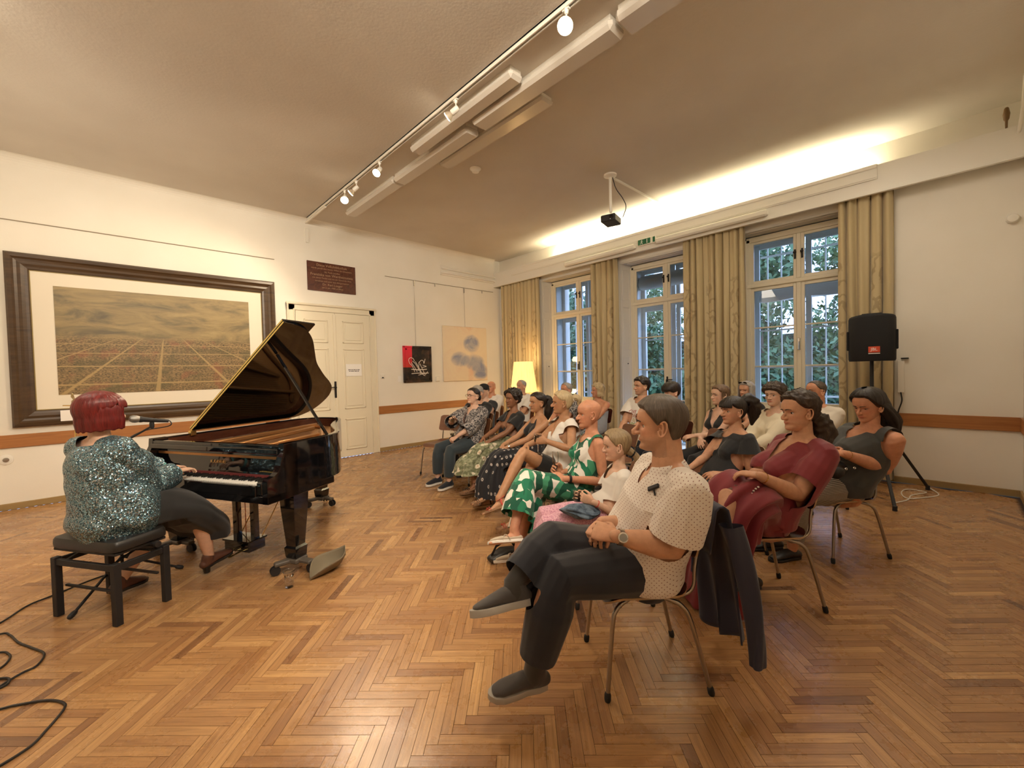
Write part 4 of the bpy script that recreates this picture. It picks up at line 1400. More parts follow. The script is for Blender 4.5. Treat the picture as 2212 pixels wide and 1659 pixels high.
MB().grid(cush, 64, 8, wrap=True).build('cushion', M_leather, BN, smooth=True)
for sx in (-1, 1):
    for sy in (-1, 1):
        MB().box(sx * 0.145 - 0.02, sx * 0.145 + 0.02, sy * 0.26 - 0.02, sy * 0.26 + 0.02, 0, 0.385, 0.003).build('leg', M_matte, BN)
    MB().box(sx * 0.145 - 0.012, sx * 0.145 + 0.012, -0.25, 0.25, 0.335, 0.375, 0.003).build('side_rail', M_matte, BN)
for sy in (-1, 1):
    MB().box(-0.14, 0.14, sy * 0.26 - 0.012, sy * 0.26 + 0.012, 0.335, 0.375, 0.003).build('end_rail', M_matte, BN)
    MB().bar((-0.13, sy * 0.2, 0.36), (0.13, sy * 0.2, 0.45), 0.02, 0.006).build('scissor_arm', M_matte, BN)
    MB().bar((0.13, sy * 0.19, 0.36), (-0.13, sy * 0.19, 0.45), 0.02, 0.006).build('scissor_arm', M_matte, BN)
    MB().lathe([(0.0, 0.03), (0.02, 0.028), (0.022, 0.01), (0.012, 0.0), (0.012, -0.03)], (0.06, sy * 0.30, 0.43), 14, (0, sy, 0)).build('height_knob', M_matte, BN, smooth=True)
MB().box(-0.15, 0.15, -0.27, 0.27, 0.43, 0.447, 0.003).build('seat_board', M_matte, BN)
for sx in (-1, 1):
    MB().box(sx * 0.11 - 0.008, sx * 0.11 + 0.008, -0.24, 0.24, 0.18 if sx < 0 else 0.2, 0.195 if sx < 0 else 0.215, 0.002).build('brace_bar', M_matte, BN)

# ---- microphone on its boom stand
MS = tag(empty('microphone_stand', (0.02, 4.30, 0)), 'black boom stand holding the microphone over the keyboard', 'stand')
mh = at(290, 905, 2.93)                              # head of the microphone
mt = at(356, 909, 3.06)
bs = at(328, 916, 3.01)
col_ = at(268, 950, 3.20)
base = Vector((0.02, 4.30, 0))
mb = MB()
for q in (at(150, 1302, 2.68), at(392, 1228, 3.36), Vector((0.30, 4.72, 0.01))):
    q.z = 0.015
    lg = MB().tube([Vector((0, 0, 0.20)), q - base], 0.009, 8).build('leg', M_matte, MS, smooth=True)
    MB().tube([(q - base) * 0.93 + Vector((0, 0, 0.014)), q - base + Vector((0, 0, 0.004))], 0.016, 8).build('rubber_foot', M_matte, lg, smooth=True)
MB().tube([Vector((0, 0, 0.12)), Vector((0, 0, 0.9)), Vector((0, 0, 1.02))], 0.010, 10).build('column', M_matte, MS, smooth=True)
MB().lathe([(0.02, -0.03), (0.022, 0.03)], (0, 0, 1.02), 10).build('clutch', M_matte, MS)
MB().tube([Vector((0, 0, 1.03)) - (bs - base - Vector((0, 0, 1.03))) * 0.3, bs - base + Vector((0, 0, -0.015))], 0.007, 8).build('boom', M_matte, MS, smooth=True)
MB().tube([bs - base + Vector((0, 0, -0.02)), bs - base + Vector((0, 0, 0.008))], 0.014, 8).build('clip', M_matte, MS, smooth=True)
MC = tag(empty('microphone', mh), 'silver headed black vocal microphone in front of the pianist\'s mouth', 'microphone')
dm_ = (mt - mh).normalized()
MB().lathe([(0.0, -0.03), (0.018, -0.024), (0.026, -0.008), (0.026, 0.008), (0.022, 0.022), (0.0195, 0.03)], (0, 0, 0), 18, dm_).build('grille', mat('steel mesh', (0.30, 0.29, 0.27), 0.35, metal=0.9, fn=lambda b: b.bump(b.vor(b.obj(), 500), 0.6, 0.001)), MC, smooth=True)
MB().lathe([(0.021, 0.026), (0.022, 0.036), (0.018, 0.05), (0.013, 0.16), (0.0105, 0.19), (0, 0.19)], (0, 0, 0), 16, dm_).build('handle', M_matte, MC, smooth=True)
MB().tube(spline([mt - mh, mt - mh + dm_ * 0.03, mt - mh + Vector((0.02, 0, -0.04)), col_ - mh + Vector((0.1, 0, 0.05)), col_ - mh + Vector((0.0, 0, -0.04)), col_ - mh + Vector((-0.02, 0.03, -0.3))], 6), 0.004, 6).build('cable', M_matte, MC, smooth=True)

# ---- thin stand behind the pianist
sb = at(163, 935, 3.9)
P = tag(empty('music_stand', (sb.x, sb.y, 0)), 'thin bronze stand with a cross bar behind the red-haired pianist', 'stand')
zt = at(163, 876, 3.9).z
MB().tube([(0, 0, 0.02), (0, 0, zt)], 0.006, 8).build('rod', M_brass, P, smooth=True)
MB().tube([(0, 0, zt), tuple(-cr * 0.10 + Vector((0, 0, zt)))], 0.005, 8).build('cross_bar', M_brass, P, smooth=True)
MB().lathe([(0.12, 0), (0.12, 0.012), (0.02, 0.02)], n=20).build('base', M_iron, P)

# ---- things on the floor
CP = tag(empty('plastic_cup', (0.882, 3.297, 0)), 'clear plastic cup of water on the floor by the piano dolly', 'cup')
M_clear = mat('clear plastic', (0.95, 0.95, 0.95), 0.05, Transmission_Weight=1.0, IOR=1.3)
MB().lathe([(0.0, 0.002), (0.027, 0.002), (0.037, 0.115), (0.040, 0.118), (0.0385, 0.121), (0.0355, 0.117), (0.0255, 0.005), (0.0, 0.005)], n=28).build('cup_wall', M_clear, CP, smooth=True)
MB().lathe([(0.0, 0.006), (0.0252, 0.006), (0.0325, 0.085), (0.0, 0.085)], n=24).build('water', mat('water', (1, 1, 1), 0.0, Transmission_Weight=1.0, IOR=1.33), CP, smooth=True, angle=60)
# grey felt hat lying on its side brim
HT = tag(empty('felt_hat', (1.17, 3.37, 0.0)), 'olive grey felt hat lying folded on the floor by the piano leg', 'hat')
M_felt = mat('olive felt', (0.20, 0.165, 0.11), 0.9)
ha, hb = Vector((1.01, 3.30, 0)), Vector((1.33, 3.43, 0))
hx = (hb - ha).normalized()
hn_ = Vector((hx.y, -hx.x, 0))                       # towards the viewer


def hat(a, b2):
    """a folded brimmed hat: a boat shaped shell, open at the top"""
    t = -1 + 2 * a
    wd = (1 - abs(t) ** 2.2)
    th = (b2 - 0.5) * 2                              # -1 far wall, 1 near wall
    hgt = (0.015 + 0.085 * wd) + 0.07 * max(0, t) ** 2
    y = (0.075 * wd) * math.sin(th * PI / 2) + 0.035 * wd * abs(th) ** 3 * (1 if th > 0 else -1) * (1 - 0.7 * max(0, t))
    z = hgt * (abs(th) ** 1.8) + 0.004 + 0.05 * max(0, t) ** 3
    p = (hb - ha) * 0.5 * t + hn_ * (y + 0.02) + Vector((0, 0, z))
    return p - Vector((1.17, 3.37, 0)) + (ha + hb) / 2


o = MB().grid(hat, 48, 22).build('hat_body', M_felt, HT, smooth=True, angle=180)
sm = o.modifiers.new('thick', 'SOLIDIFY')
sm.thickness = 0.004
# black cables at the left edge
M_cab = mat('black rubber cable', (0.012, 0.010, 0.009), 0.45)


def cable(pts, label, r=0.0055):
    return tag(MB().tube(spline([(x, y, r + 0.0005 + (k % 2) * 0.001) for k, (x, y) in enumerate(pts)], 8), r, 8).build('cable', M_cab, smooth=True), label, 'cable', 'black cables on the floor')


cable([(-0.70, 4.0), (-0.553, 4.141), (-0.455, 4.327), (-0.342, 4.397), (-0.085, 4.55), (0.02, 4.42)], 'black cable running from the left edge under the piano bench')
cable([(-0.70, 3.95), (-0.531, 3.956), (-0.485, 3.896), (-0.437, 3.747), (-0.371, 3.609), (-0.316, 3.479), (-0.334, 3.366), (-0.379, 3.338), (-0.422, 3.302), (-0.475, 3.24), (-0.56, 3.2)], 'black cable in a wide bend left of the bench')
cable([(-0.60, 3.70), (-0.498, 3.683), (-0.463, 3.635), (-0.449, 3.562), (-0.473, 3.479), (-0.56, 3.42)], 'black cable in a small hook at the left edge')
cable([(-0.62, 3.08), (-0.42, 3.037), (-0.362, 3.017), (-0.271, 2.96), (-0.214, 2.886), (-0.206, 2.82), (-0.252, 2.707), (-0.298, 2.625), (-0.42, 2.56)], 'black cable in a large loop in the lower left corner')
cable([(-0.56, 3.36), (-0.47, 3.36), (-0.425, 3.32), (-0.43, 3.26), (-0.50, 3.25), (-0.55, 3.30)], 'small black coil of cable at the left edge')

# ================================================================ OUTSIDE
# evergreen screen beyond the windows: trunks and clouds of leaf cards, a far facade and ground


def _leafm(b):
    b.pr(Base_Color=b.ramp(b.n('ObjectInfo').outputs['Random'], [(0, (0.05, 0.11, 0.05)), (1, (0.10, 0.17, 0.06))]), Roughness=0.6)


M_leaf = mat('dusk foliage', rough=0.6, fn=_leafm)
M_bark = mat('bark', (0.10, 0.07, 0.05), 0.9)


def tree(x, y, h, r, label, nleaf=4000, zc=None):
    T = tag(empty('tree', (x, y, -1.0)), label, 'tree', 'trees outside the windows')
    MB().tube([(0, 0, 0), (0.05, 0, h * 0.5), (0, 0.1, h * 0.9)], [0.16, 0.11, 0.03], 8).build('trunk', M_bark, T, smooth=True)
    g = np.random.default_rng(int(x * 31 + y * 17 + 100))
    nb = 26
    cc = np.stack([g.normal(0, r * 0.5, nb), g.normal(0, r * 0.5, nb), g.uniform(0.12, 1.0, nb) * h], 1)
    cc[:, :2] *= (1.25 - 0.8 * (cc[:, 2:] / h))
    V, Fc = [], []
    for k in range(nleaf):
        c = cc[g.integers(nb)]
        d = g.normal(0, 1, 3)
        d /= np.linalg.norm(d)
        p = c + d * r * 0.42 * g.uniform(0.7, 1.1)
        a = g.normal(0, 1, 3)
        a /= np.linalg.norm(a)
        b_ = np.cross(a, d)
        b_ /= np.linalg.norm(b_) + 1e-6
        s = g.uniform(0.09, 0.17)
        o = len(V)
        V += [tuple(p - a * s), tuple(p + b_ * s * 0.5), tuple(p + a * s), tuple(p - b_ * s * 0.5)]
        Fc.append((o, o + 1, o + 2, o + 3))
    MB().add(V, Fc).build('foliage', M_leaf, T)


for k, (x, y, h, r) in enumerate([(17.0, 0.6, 6.2, 1.9), (17.6, 5.0, 6.4, 1.9), (17.0, 9.4, 6.2, 1.9), (18.0, 13.8, 6.6, 2.0), (17.5, 18.4, 6.6, 2.0), (22.5, 2.8, 7.6, 2.1), (22.5, 7.3, 7.2, 2.1), (22.5, 12, 7.2, 2.1), (22.5, 16.8, 7.6, 2.1), (22.5, 22, 7.4, 2.2)]):
    tree(x, y, h, r, ['dense bush tree outside the right window', 'bush tree outside between the middle and right window', 'bush tree outside the middle window', 'leafy tree outside the left window', 'tall tree far beyond the left window', 'tall tree in the second row beyond the right window',
                      'second row tree behind the gap of the right window', 'second row tree seen through the middle window', 'second row tree beyond the left window', 'tree at the far left end outside'][k], 5200)
tag(MB().box(26, 26.5, -12, 40, -1, 3.2).build('hedge', mat('dark hedge', (0.035, 0.06, 0.035), 0.9, fn=lambda b: b.bump(b.noise(b.obj(), 6, 5), 1.0, 0.3))), kind='structure')
tag(MB().box(8.2, 40, -15, 30, -1.1, -1.0).build('ground', mat('dark lawn', (0.03, 0.05, 0.02), 0.9)), kind='structure')

# ================================================================ PEOPLE: builders
TMP = bpy.data.collections.new('tmp')


def remesh(mb, vox, smooth=4, fac=0.5):
    """fuse overlapping closed shells into one surface; returns vertex and quad arrays"""
    me = bpy.data.meshes.new('t')
    me.from_pydata(mb.v, [], mb.f)
    o = bpy.data.objects.new('t', me)
    COL.objects.link(o)
    r = o.modifiers.new('r', 'REMESH')
    r.mode = 'VOXEL'
    r.voxel_size = vox
    if smooth:
        s = o.modifiers.new('s', 'SMOOTH')
        s.factor = fac
        s.iterations = smooth
    dg = bpy.context.evaluated_depsgraph_get()
    ev = o.evaluated_get(dg)
    m2 = ev.to_mesh()
    V = np.empty(len(m2.vertices) * 3)
    m2.vertices.foreach_get('co', V)
    N = np.empty(len(m2.vertices) * 3)
    m2.vertices.foreach_get('normal', N)
    L = np.empty(len(m2.loops), int)
    m2.loops.foreach_get('vertex_index', L)
    T = np.empty(len(m2.polygons), int)
    m2.polygons.foreach_get('loop_total', T)
    ev.to_mesh_clear()
    bpy.data.objects.remove(o)
    bpy.data.meshes.remove(me)
    assert (T == 4).all()
    return V.reshape(-1, 3), L.reshape(-1, 4), N.reshape(-1, 3)


def cut(V, Q, keep, it=6):
    """drop quads whose centre is not kept, then relax the new border"""
    C = V[Q].mean(1)
    Q = Q[keep(C)]
    used, inv = np.unique(Q, return_inverse=True)
    V = V[used]
    Q = inv.reshape(-1, 4)
    E = np.sort(np.concatenate([Q[:, [0, 1]], Q[:, [1, 2]], Q[:, [2, 3]], Q[:, [3, 0]]]), 1)
    u, c = np.unique(E, axis=0, return_counts=True)
    B = u[c == 1]
    if len(B):
        for _ in range(it):
            S = np.zeros_like(V)
            n = np.zeros(len(V))
            for a, b in ((0, 1), (1, 0)):
                np.add.at(S, B[:, a], V[B[:, b]])
                np.add.at(n, B[:, a], 1)
            k = n > 0
            V = V.copy()
            V[k] = 0.5 * V[k] + 0.5 * S[k] / n[k][:, None]
    return V, Q


def wrinkle(V, N, amp, sc=14.0, seed=0, ax=(0.3, 0.2, 1.0)):
    g = np.random.default_rng(seed)
    d = np.zeros(len(V))
    for k in range(7):
        w_ = g.normal(0, 1, 3) * np.array((1, 1, 1)) + np.array(ax) * g.choice([-1, 1]) * 1.5
        w_ *= sc * (0.6 + 0.35 * k) / np.linalg.norm(w_)
        w2 = g.normal(0, 1, 3) * sc * 0.4
        d += np.sin(V @ w_ + 1.6 * np.sin(V @ w2 + g.uniform(0, 6)) + g.uniform(0, 6)) / (1 + 0.45 * k)
    return V + N * (amp * (0.55 * d - 0.25 * np.abs(d)))[:, None]


def np_obj(name, V, Q, m, parent, tint=None):
    me = bpy.data.meshes.new(name)
    V = np.asarray(V, float)
    Q = [np.asarray(q) for q in (Q if isinstance(Q, list) else [Q])]
    nv = len(V)
    me.vertices.add(nv)
    me.vertices.foreach_set('co', V.ravel())
    nl = sum(q.size for q in Q)
    npy = sum(len(q) for q in Q)
    me.loops.add(nl)
    me.loops.foreach_set('vertex_index', np.concatenate([q.ravel() for q in Q]))
    me.polygons.add(npy)
    st = []
    o_ = 0
    for q in Q:
        st.append(o_ + np.arange(len(q)) * q.shape[1])
        o_ += q.size
    me.polygons.foreach_set('loop_start', np.concatenate(st))
    me.polygons.foreach_set('use_smooth', np.ones(npy, bool))
    for q in (m if isinstance(m, (list, tuple)) else [m]):
        me.materials.append(q)
    me.update(calc_edges=True)
    if tint is not None:
        a = me.attributes.new('tint', 'FLOAT_VECTOR', 'POINT')
        a.data.foreach_set('vector', np.asarray(tint, float).ravel())
    o = bpy.data.objects.new(name, me)
    COL.objects.link(o)
    o.parent = parent
    return o


def skin_mat(name, col):
    def fn(b):
        v = b.obj()
        t = b.n('Attribute', attribute_name='tint').outputs['Vector']
        n = b.noise(v, 26, 4, 0.6)
        c = b.mix(1.0, b.ramp(n, [(0.35, tuple(x * 0.90 for x in col)), (0.65, tuple(min(1, x * 1.06) for x in col))]), t, 'MULTIPLY')
        b.pr(Base_Color=c, Roughness=0.48, Subsurface_Weight=0.12, Subsurface_Radius=(0.02, 0.008, 0.004), Subsurface_Scale=0.5, Specular_IOR_Level=0.4)
        b.bump(b.noise(v, 240, 3), 0.12, 0.001)
    return mat('skin ' + name, col, 0.5, fn)


def hair_mat(name, c1, c2, rough=0.42, sc=(70, 70, 9)):
    def fn(b):
        uv = b.n('UVMap').outputs[0]
        g = b.noise(b.n('Mapping', {'Vector': uv, 'Scale': (34, 1.6, 1)}).outputs[0], 3.0, 4, 0.7)
        g2 = b.noise(b.obj(sc), 1.0, 3, 0.6)
        h = b.math('ADD', b.math('MULTIPLY', g, 0.7), b.math('MULTIPLY', g2, 0.3))
        b.pr(Base_Color=b.ramp(h, [(0.36, c1), (0.62, c2)]), Roughness=rough, Specular_IOR_Level=0.45)
        b.bump(h, 0.55, 0.004)
    return mat('hair ' + name, c1, rough, fn)


M_eye = mat('eye white', (0.72, 0.68, 0.62), 0.15)
M_iris = mat('dark iris', (0.035, 0.02, 0.012), 0.08)
M_lash = mat('lashes', (0.02, 0.014, 0.012), 0.7)

# profile tables of the head: u (0 chin .. 1 crown), front depth, back depth, half width
HU = [0.0, 0.05, 0.10, 0.16, 0.22, 0.28, 0.34, 0.42, 0.50, 0.57, 0.66, 0.75, 0.84, 0.91, 0.96, 1.0]
HF = [0.058, 0.080, 0.084, 0.079, 0.084, 0.081, 0.080, 0.080, 0.080, 0.087, 0.088, 0.083, 0.068, 0.049, 0.030, 0.0]
HB = [0.020, 0.022, 0.030, 0.042, 0.055, 0.066, 0.076, 0.086, 0.094, 0.099, 0.101, 0.096, 0.082, 0.062, 0.040, 0.0]
HW = [0.022, 0.034, 0.042, 0.050, 0.056, 0.060, 0.063, 0.067, 0.070, 0.0725, 0.075, 0.073, 0.063, 0.047, 0.030, 0.0]
HH = 0.228


def head_pt(th, u, off=0.0, jaw=1.0):
    yf, yb, w_ = np.interp(u, HU, HF), np.interp(u, HU, HB), np.interp(u, HU, HW)
    if u < 0.35:
        w_ *= 1 + (jaw - 1) * (0.35 - u) / 0.35
    c, s = math.cos(th), math.sin(th)
    e = 0.86
    x = w_ * (abs(s) ** e) * (1 if s >= 0 else -1)
    y = (yf if c >= 0 else yb) * (abs(c) ** e) * (1 if c >= 0 else -1)
    z = (u - 0.5) * HH
    if off:
        n = Vector((s * 1.0, c * 1.0, max(-0.2, (u - 0.55) * 3.2)))
        n.normalize()
        x, y, z = x + n.x * off, y + n.y * off, z + n.z * off
    return Vector((x, y, z))


def face_y(x, u):
    w_ = np.interp(u, HU, HW)
    s = min(0.999, abs(x) / w_) ** (1 / 0.86)
    c = math.sqrt(max(0, 1 - s * s))
    return float(np.interp(u, HU, HF) * c ** 0.86)


EX, EU = 0.0315, 0.485


def head_shell(sp):
    """closed head surface with sockets, plus nose, lips, ears and neck shells to be fused"""
    jaw = sp.get('jaw', 1.0)
    mb = MB()
    nt_, nu_ = 56, 46
    V = []
    us = [0.004 + 0.992 * (0.5 - 0.5 * math.cos(PI * j / (nu_ - 1))) for j in range(nu_)]
    for u in us:
        for i in range(nt_):
            th = 2 * PI * i / nt_
            p = head_pt(th, u, 0, jaw)
            if p.y > 0.02:
                dz = p.z - (EU - 0.5) * HH
                for s in (-1, 1):
                    p.y -= 0.0125 * math.exp(-((p.x - s * EX) / 0.015) ** 2 - (dz / 0.0105) ** 2)
                    p.y += 0.004 * math.exp(-((p.x - s * 0.043) / 0.018) ** 2 - ((p.z + 0.032) / 0.016) ** 2)
                    p.y += 0.0035 * math.exp(-((p.x - s * 0.026) / 0.02) ** 2 - ((p.z - 0.017) / 0.009) ** 2)
                    p.y -= 0.003 * math.exp(-((p.x - s * 0.030) / 0.010) ** 2 - ((p.z + 0.066) / 0.02) ** 2)
                p.y += 0.006 * math.exp(-(p.x / 0.018) ** 2 - ((p.z + 0.102) / 0.011) ** 2)
            V.append(p)
    Fc = [tuple(range(nt_ - 1, -1, -1)), tuple(range((nu_ - 1) * nt_, nu_ * nt_))]
    for j in range(nu_ - 1):
        Fc += [(j * nt_ + i, (j + 1) * nt_ + i, (j + 1) * nt_ + (i + 1) % nt_, j * nt_ + (i + 1) % nt_)[::-1] for i in range(nt_)]
    mb.add(V, Fc)
    ns = sp.get('nose', 1.0)
    z = lambda u: (u - 0.5) * HH
    mb.tube([(0, 0.068, z(0.545)), (0, 0.080, z(0.49)), (0, 0.088 + 0.004 * ns, z(0.43)), (0, 0.093 + 0.009 * ns, z(0.375)), (0, 0.091 + 0.009 * ns, z(0.345))],
            [0.007, 0.0075, 0.0085, 0.0105, 0.0115], 12)
    for s in (-1, 1):
        mb.tube([(s * 0.009, 0.080, z(0.355)), (s * 0.0115, 0.089 + 0.002 * ns, z(0.345))], [0.0085, 0.0078], 10)
    # lips
    lt, sm_ = sp.get('lips', 1.0), sp.get('smile', 0.0)
    for k, (uu, r) in enumerate(((0.243, 0.0038), (0.213, 0.0046))):
        pts = []
        for i in range(-4, 5):
            x = i * 0.0058
            u_ = uu + (0.235 - uu) * (abs(i) / 4) ** 1.6 + sm_ * 0.03 * (abs(i) / 4) ** 2
            pts.append((x, face_y(x, u_) + 0.0015 - 0.003 * (abs(i) / 4) ** 2, z(u_)))
        mb.tube(pts, [max(0.0018, r * lt * (1 - 0.55 * (abs(i) / 4) ** 2)) for i in range(-4, 5)], 8)
    for s in (-1, 1):
        c = Vector((s * 0.070, -0.006, z(0.44)))
        rim = []
        for i in range(13):
            a = -0.9 * PI + 1.65 * PI * i / 12
            yy, zz = -0.0165 * math.cos(a) * 1.0, 0.031 * math.sin(a)
            rim.append(c + Vector((s * (0.010 + 0.010 * (-yy / 0.0165 + 1) / 2), yy - zz * 0.22 * -1 * -1, zz)))
        mb.tube(rim, 0.0042, 8)
        mb.tube([c + Vector((s * 0.004, 0.002, -0.024)), c + Vector((s * 0.007, -0.003, 0)), c + Vector((s * 0.006, -0.002, 0.02))], [(0.0045, 0.010), (0.004, 0.013), (0.004, 0.011)], 10, up=(s, 0, 0))
        mb.tube([c + Vector((s * 0.006, 0.009, -0.008)), c + Vector((s * 0.008, 0.010, 0.002))], 0.004, 6)
    return mb


class Person:
    pass


def rot_to(v, d):
    return v


def make_person(sp):
    """builds a seated figure from joints given in the room"""
    az = math.radians(sp['az'])
    hc = at(*sp['head'])                             # centre of the head
    Fd = Vector((math.cos(az), math.sin(az), 0))
    Rd = Vector((Fd.y, -Fd.x, 0))
    lean = sp.get('lean', 0.10)
    hip = Vector(sp['hip']) if 'hip' in sp else hc.xy.to_3d() + Fd * lean + Rd * sp.get('side', 0.0)
    hip.z = 0
    root = tag(empty('person', hip, az - PI / 2), sp['label'], 'person')
    A = az - PI / 2
    ca, sa = math.cos(-A), math.sin(-A)

    def loc(p):
        d = Vector(p) - hip
        return Vector((ca * d.x - sa * d.y, sa * d.x + ca * d.y, d.z))

    s = sp.get('s', 1.0)
    fat = sp.get('fat', 0.0)
    fem = sp.get('fem', True)
    seat = sp.get('seat', 0.455)
    vox = sp.get('vox', 0.008)
    H = loc(hc)
    zp = seat + 0.085 + fat * 0.3
    hs = sp.get('hs', 1.0)                           # head scale
    nb = H + Vector((0, -0.022 * s, -0.165 * hs - 0.012 * s)) + Vector(sp.get('nb', (0, 0, 0)))
    pel = Vector((0, 0, zp))
    L = nb.z - zp
    ws = -0.03 - 0.02 * sp.get('slouch', 1.0)
    spine = spline([pel + Vector((0, 0, -0.035)), pel + Vector((nb.x * 0.1, 0.0 + nb.y * 0.05, L * 0.12)), pel + Vector((nb.x * 0.35, nb.y * 0.35 + ws * 0.4, L * 0.38)), pel + Vector((nb.x * 0.7, nb.y * 0.72 + ws * 0.3, L * 0.66)),
                    pel + Vector((nb.x * 0.92, nb.y * 0.94, L * 0.88)), nb], 3)
    ns_ = len(spine)
    tw = (0.165, 0.172, 0.150, 0.150, 0.148, 0.060) if fem else (0.160, 0.162, 0.158, 0.168, 0.165, 0.066)
    td = (0.105, 0.118, 0.098, 0.108, 0.082, 0.056) if fem else (0.105, 0.120, 0.112, 0.118, 0.092, 0.062)
    bel = sp.get('belly', 0.0)

    def torso_r(g=0.0, g2=None):
        g2 = g if g2 is None else g2
        out_ = []
        for i in range(ns_):
            t = i / (ns_ - 1) * 5
            w_ = np.interp(t, range(6), tw) * s
            d_ = np.interp(t, range(6), td) * s
            f = fat * np.interp(t, range(6), (1, 1.1, 1.1, 0.9, 0.6, 0.1))
            out_.append((w_ + f + g, d_ + f + g2))
        return out_
    sw = (0.158 if fem else 0.178) * s + fat * 0.45
    sht = Vector(sp.get('sh', (0, 0, 0)))
    SH = {k: nb + Vector((k * sw, 0.004, -0.052 * s)) + (sht if k > 0 else -sht) for k in (-1, 1)}
    # arms -------------------------------------------------------------
    la, lf = sp.get('la', 0.285) * s, sp.get('lf', 0.245) * s
    ELB, WR = {}, {}
    default_w = {1: Vector((0.055, 0.30, seat + 0.20)), -1: Vector((-0.055, 0.31, seat + 0.20))}
    for k, nm in ((1, 'R'), (-1, 'L')):
        w0 = loc(sp['w' + nm]) if 'w' + nm in sp else (Vector(sp['lw' + nm]) if 'lw' + nm in sp else default_w[k])
        if 'e' + nm in sp:
            e = loc(sp['e' + nm])
        else:
            d = w0 - SH[k]
            D = d.length
            mx = (la + lf) * 0.985
            if D > mx:
                w0 = SH[k] + d * (mx / D)
                D = mx
                d = w0 - SH[k]
            x = (D * D + la * la - lf * lf) / (2 * D)
            h = math.sqrt(max(1e-5, la * la - x * x))
            u = d / D
            pole = Vector(sp.get('pole' + nm, (k * 0.45, -0.55, -0.7)))
            pole = (pole - u * pole.dot(u)).normalized()
            e = SH[k] + u * x + pole * h
        ELB[k], WR[k] = e, w0
    ar = (0.043 if fem else 0.050) * s + fat * 0.35

    def arm_shell(mb, k, g=0.0, frac=2.0, flare=0.0):
        """frac: 0..1 upper arm, 1..2 forearm"""
        a, e, w_ = SH[k], ELB[k], WR[k]
        P_ = [a + (a - nb) * -0.30 + Vector((0, 0, -0.012)), a + Vector((0, 0, -0.012)), a.lerp(e, 0.35), a.lerp(e, 0.75), e, e.lerp(w_, 0.25), e.lerp(w_, 0.6), w_]
        T_ = [-0.3, 0, 0.35, 0.75, 1, 1.25, 1.6, 2.0]
        R_ = [ar * 0.95, ar * 1.06, ar * 1.05, ar * 0.92, ar * 0.82, ar * 0.86, ar * 0.68, 0.0245 * s + fat * 0.05]
        pts, rad = [], []
        for q, t, r in zip(P_, T_, R_):
            if t <= frac + 1e-6:
                pts.append(q)
                rad.append(r + g * (0.3, 0.5, 0.85, 1, 1, 1, 1, 1)[len(rad)] + flare * max(0, t) - (0.006 if t < 0 and g else 0))
        if T_[len(pts) - 1] < frac - 1e-6:
            i = len(pts)
            f = (frac - T_[i - 1]) / (T_[i] - T_[i - 1])
            pts.append(P_[i - 1].lerp(P_[i], f))
            rad.append((R_[i - 1] * (1 - f) + R_[i] * f) + g + flare * frac)
        mb.tube(pts, rad, 14)
        return pts[-1], (pts[-1] - pts[-2]).normalized()

    # legs -------------------------------------------------------------
    KN, AN, FT = {}, {}, {}
    HJ = {k: pel + Vector((k * 0.085 * s, 0.03, -0.012)) for k in (-1, 1)}
    for k, nm in ((1, 'R'), (-1, 'L')):
        KN[k] = loc(sp['k' + nm]) if 'k' + nm in sp else Vector(sp.get('lk' + nm, (k * 0.11, 0.43 * s, seat + 0.035)))
        AN[k] = loc(sp['a' + nm]) if 'a' + nm in sp else Vector(sp.get('la' + nm, (k * 0.10, 0.45 * s, 0.085)))
        FT[k] = Vector(sp.get('f' + nm, (0.06 * k, 1, 0)))
        if 'wf' + nm in sp:                          # toe given as a point
            FT[k] = loc(sp['wf' + nm]) - AN[k] + Vector((0, 0, sp.get('toeup', 0.06)))
        FT[k].normalize()
    tr = (0.080 if fem else 0.080) * s + fat * 0.5

    skt = any(g_['kind'] == 'skirt' for g_ in sp['wear'])

    def leg_shell(mb, k, g=0.0, frac=2.0, flare=0.0):
        a, e, w_ = HJ[k], KN[k], AN[k]
        P_ = [a, a.lerp(e, 0.3), a.lerp(e, 0.7), e, e.lerp(w_, 0.12), e.lerp(w_, 0.32), e.lerp(w_, 0.65), w_]
        T_ = [0, 0.3, 0.7, 1, 1.12, 1.32, 1.65, 2.0]
        R_ = [tr * 1.08, tr * 1.0, tr * 0.80, tr * 0.68, tr * 0.62, tr * 0.66, tr * 0.50, 0.034 * s]
        if skt:
            R_ = [tr * 0.75, tr * 0.62, tr * 0.58, tr * 0.55, tr * 0.56, tr * 0.62, tr * 0.48, 0.034 * s]
        pts, rad = [], []
        for q, t, r in zip(P_, T_, R_):
            if t <= frac + 1e-6:
                pts.append(q)
                rad.append(r + g + flare * max(0, t - 0.6))
        if T_[len(pts) - 1] < frac - 1e-6:
            i = len(pts)
            f = (frac - T_[i - 1]) / (T_[i] - T_[i - 1])
            pts.append(P_[i - 1].lerp(P_[i], f))
            rad.append((R_[i - 1] * (1 - f) + R_[i] * f) + g + flare * max(0, frac - 0.6))
        mb.tube(pts, rad, 14)
        return pts[-1], (pts[-1] - pts[-2]).normalized()

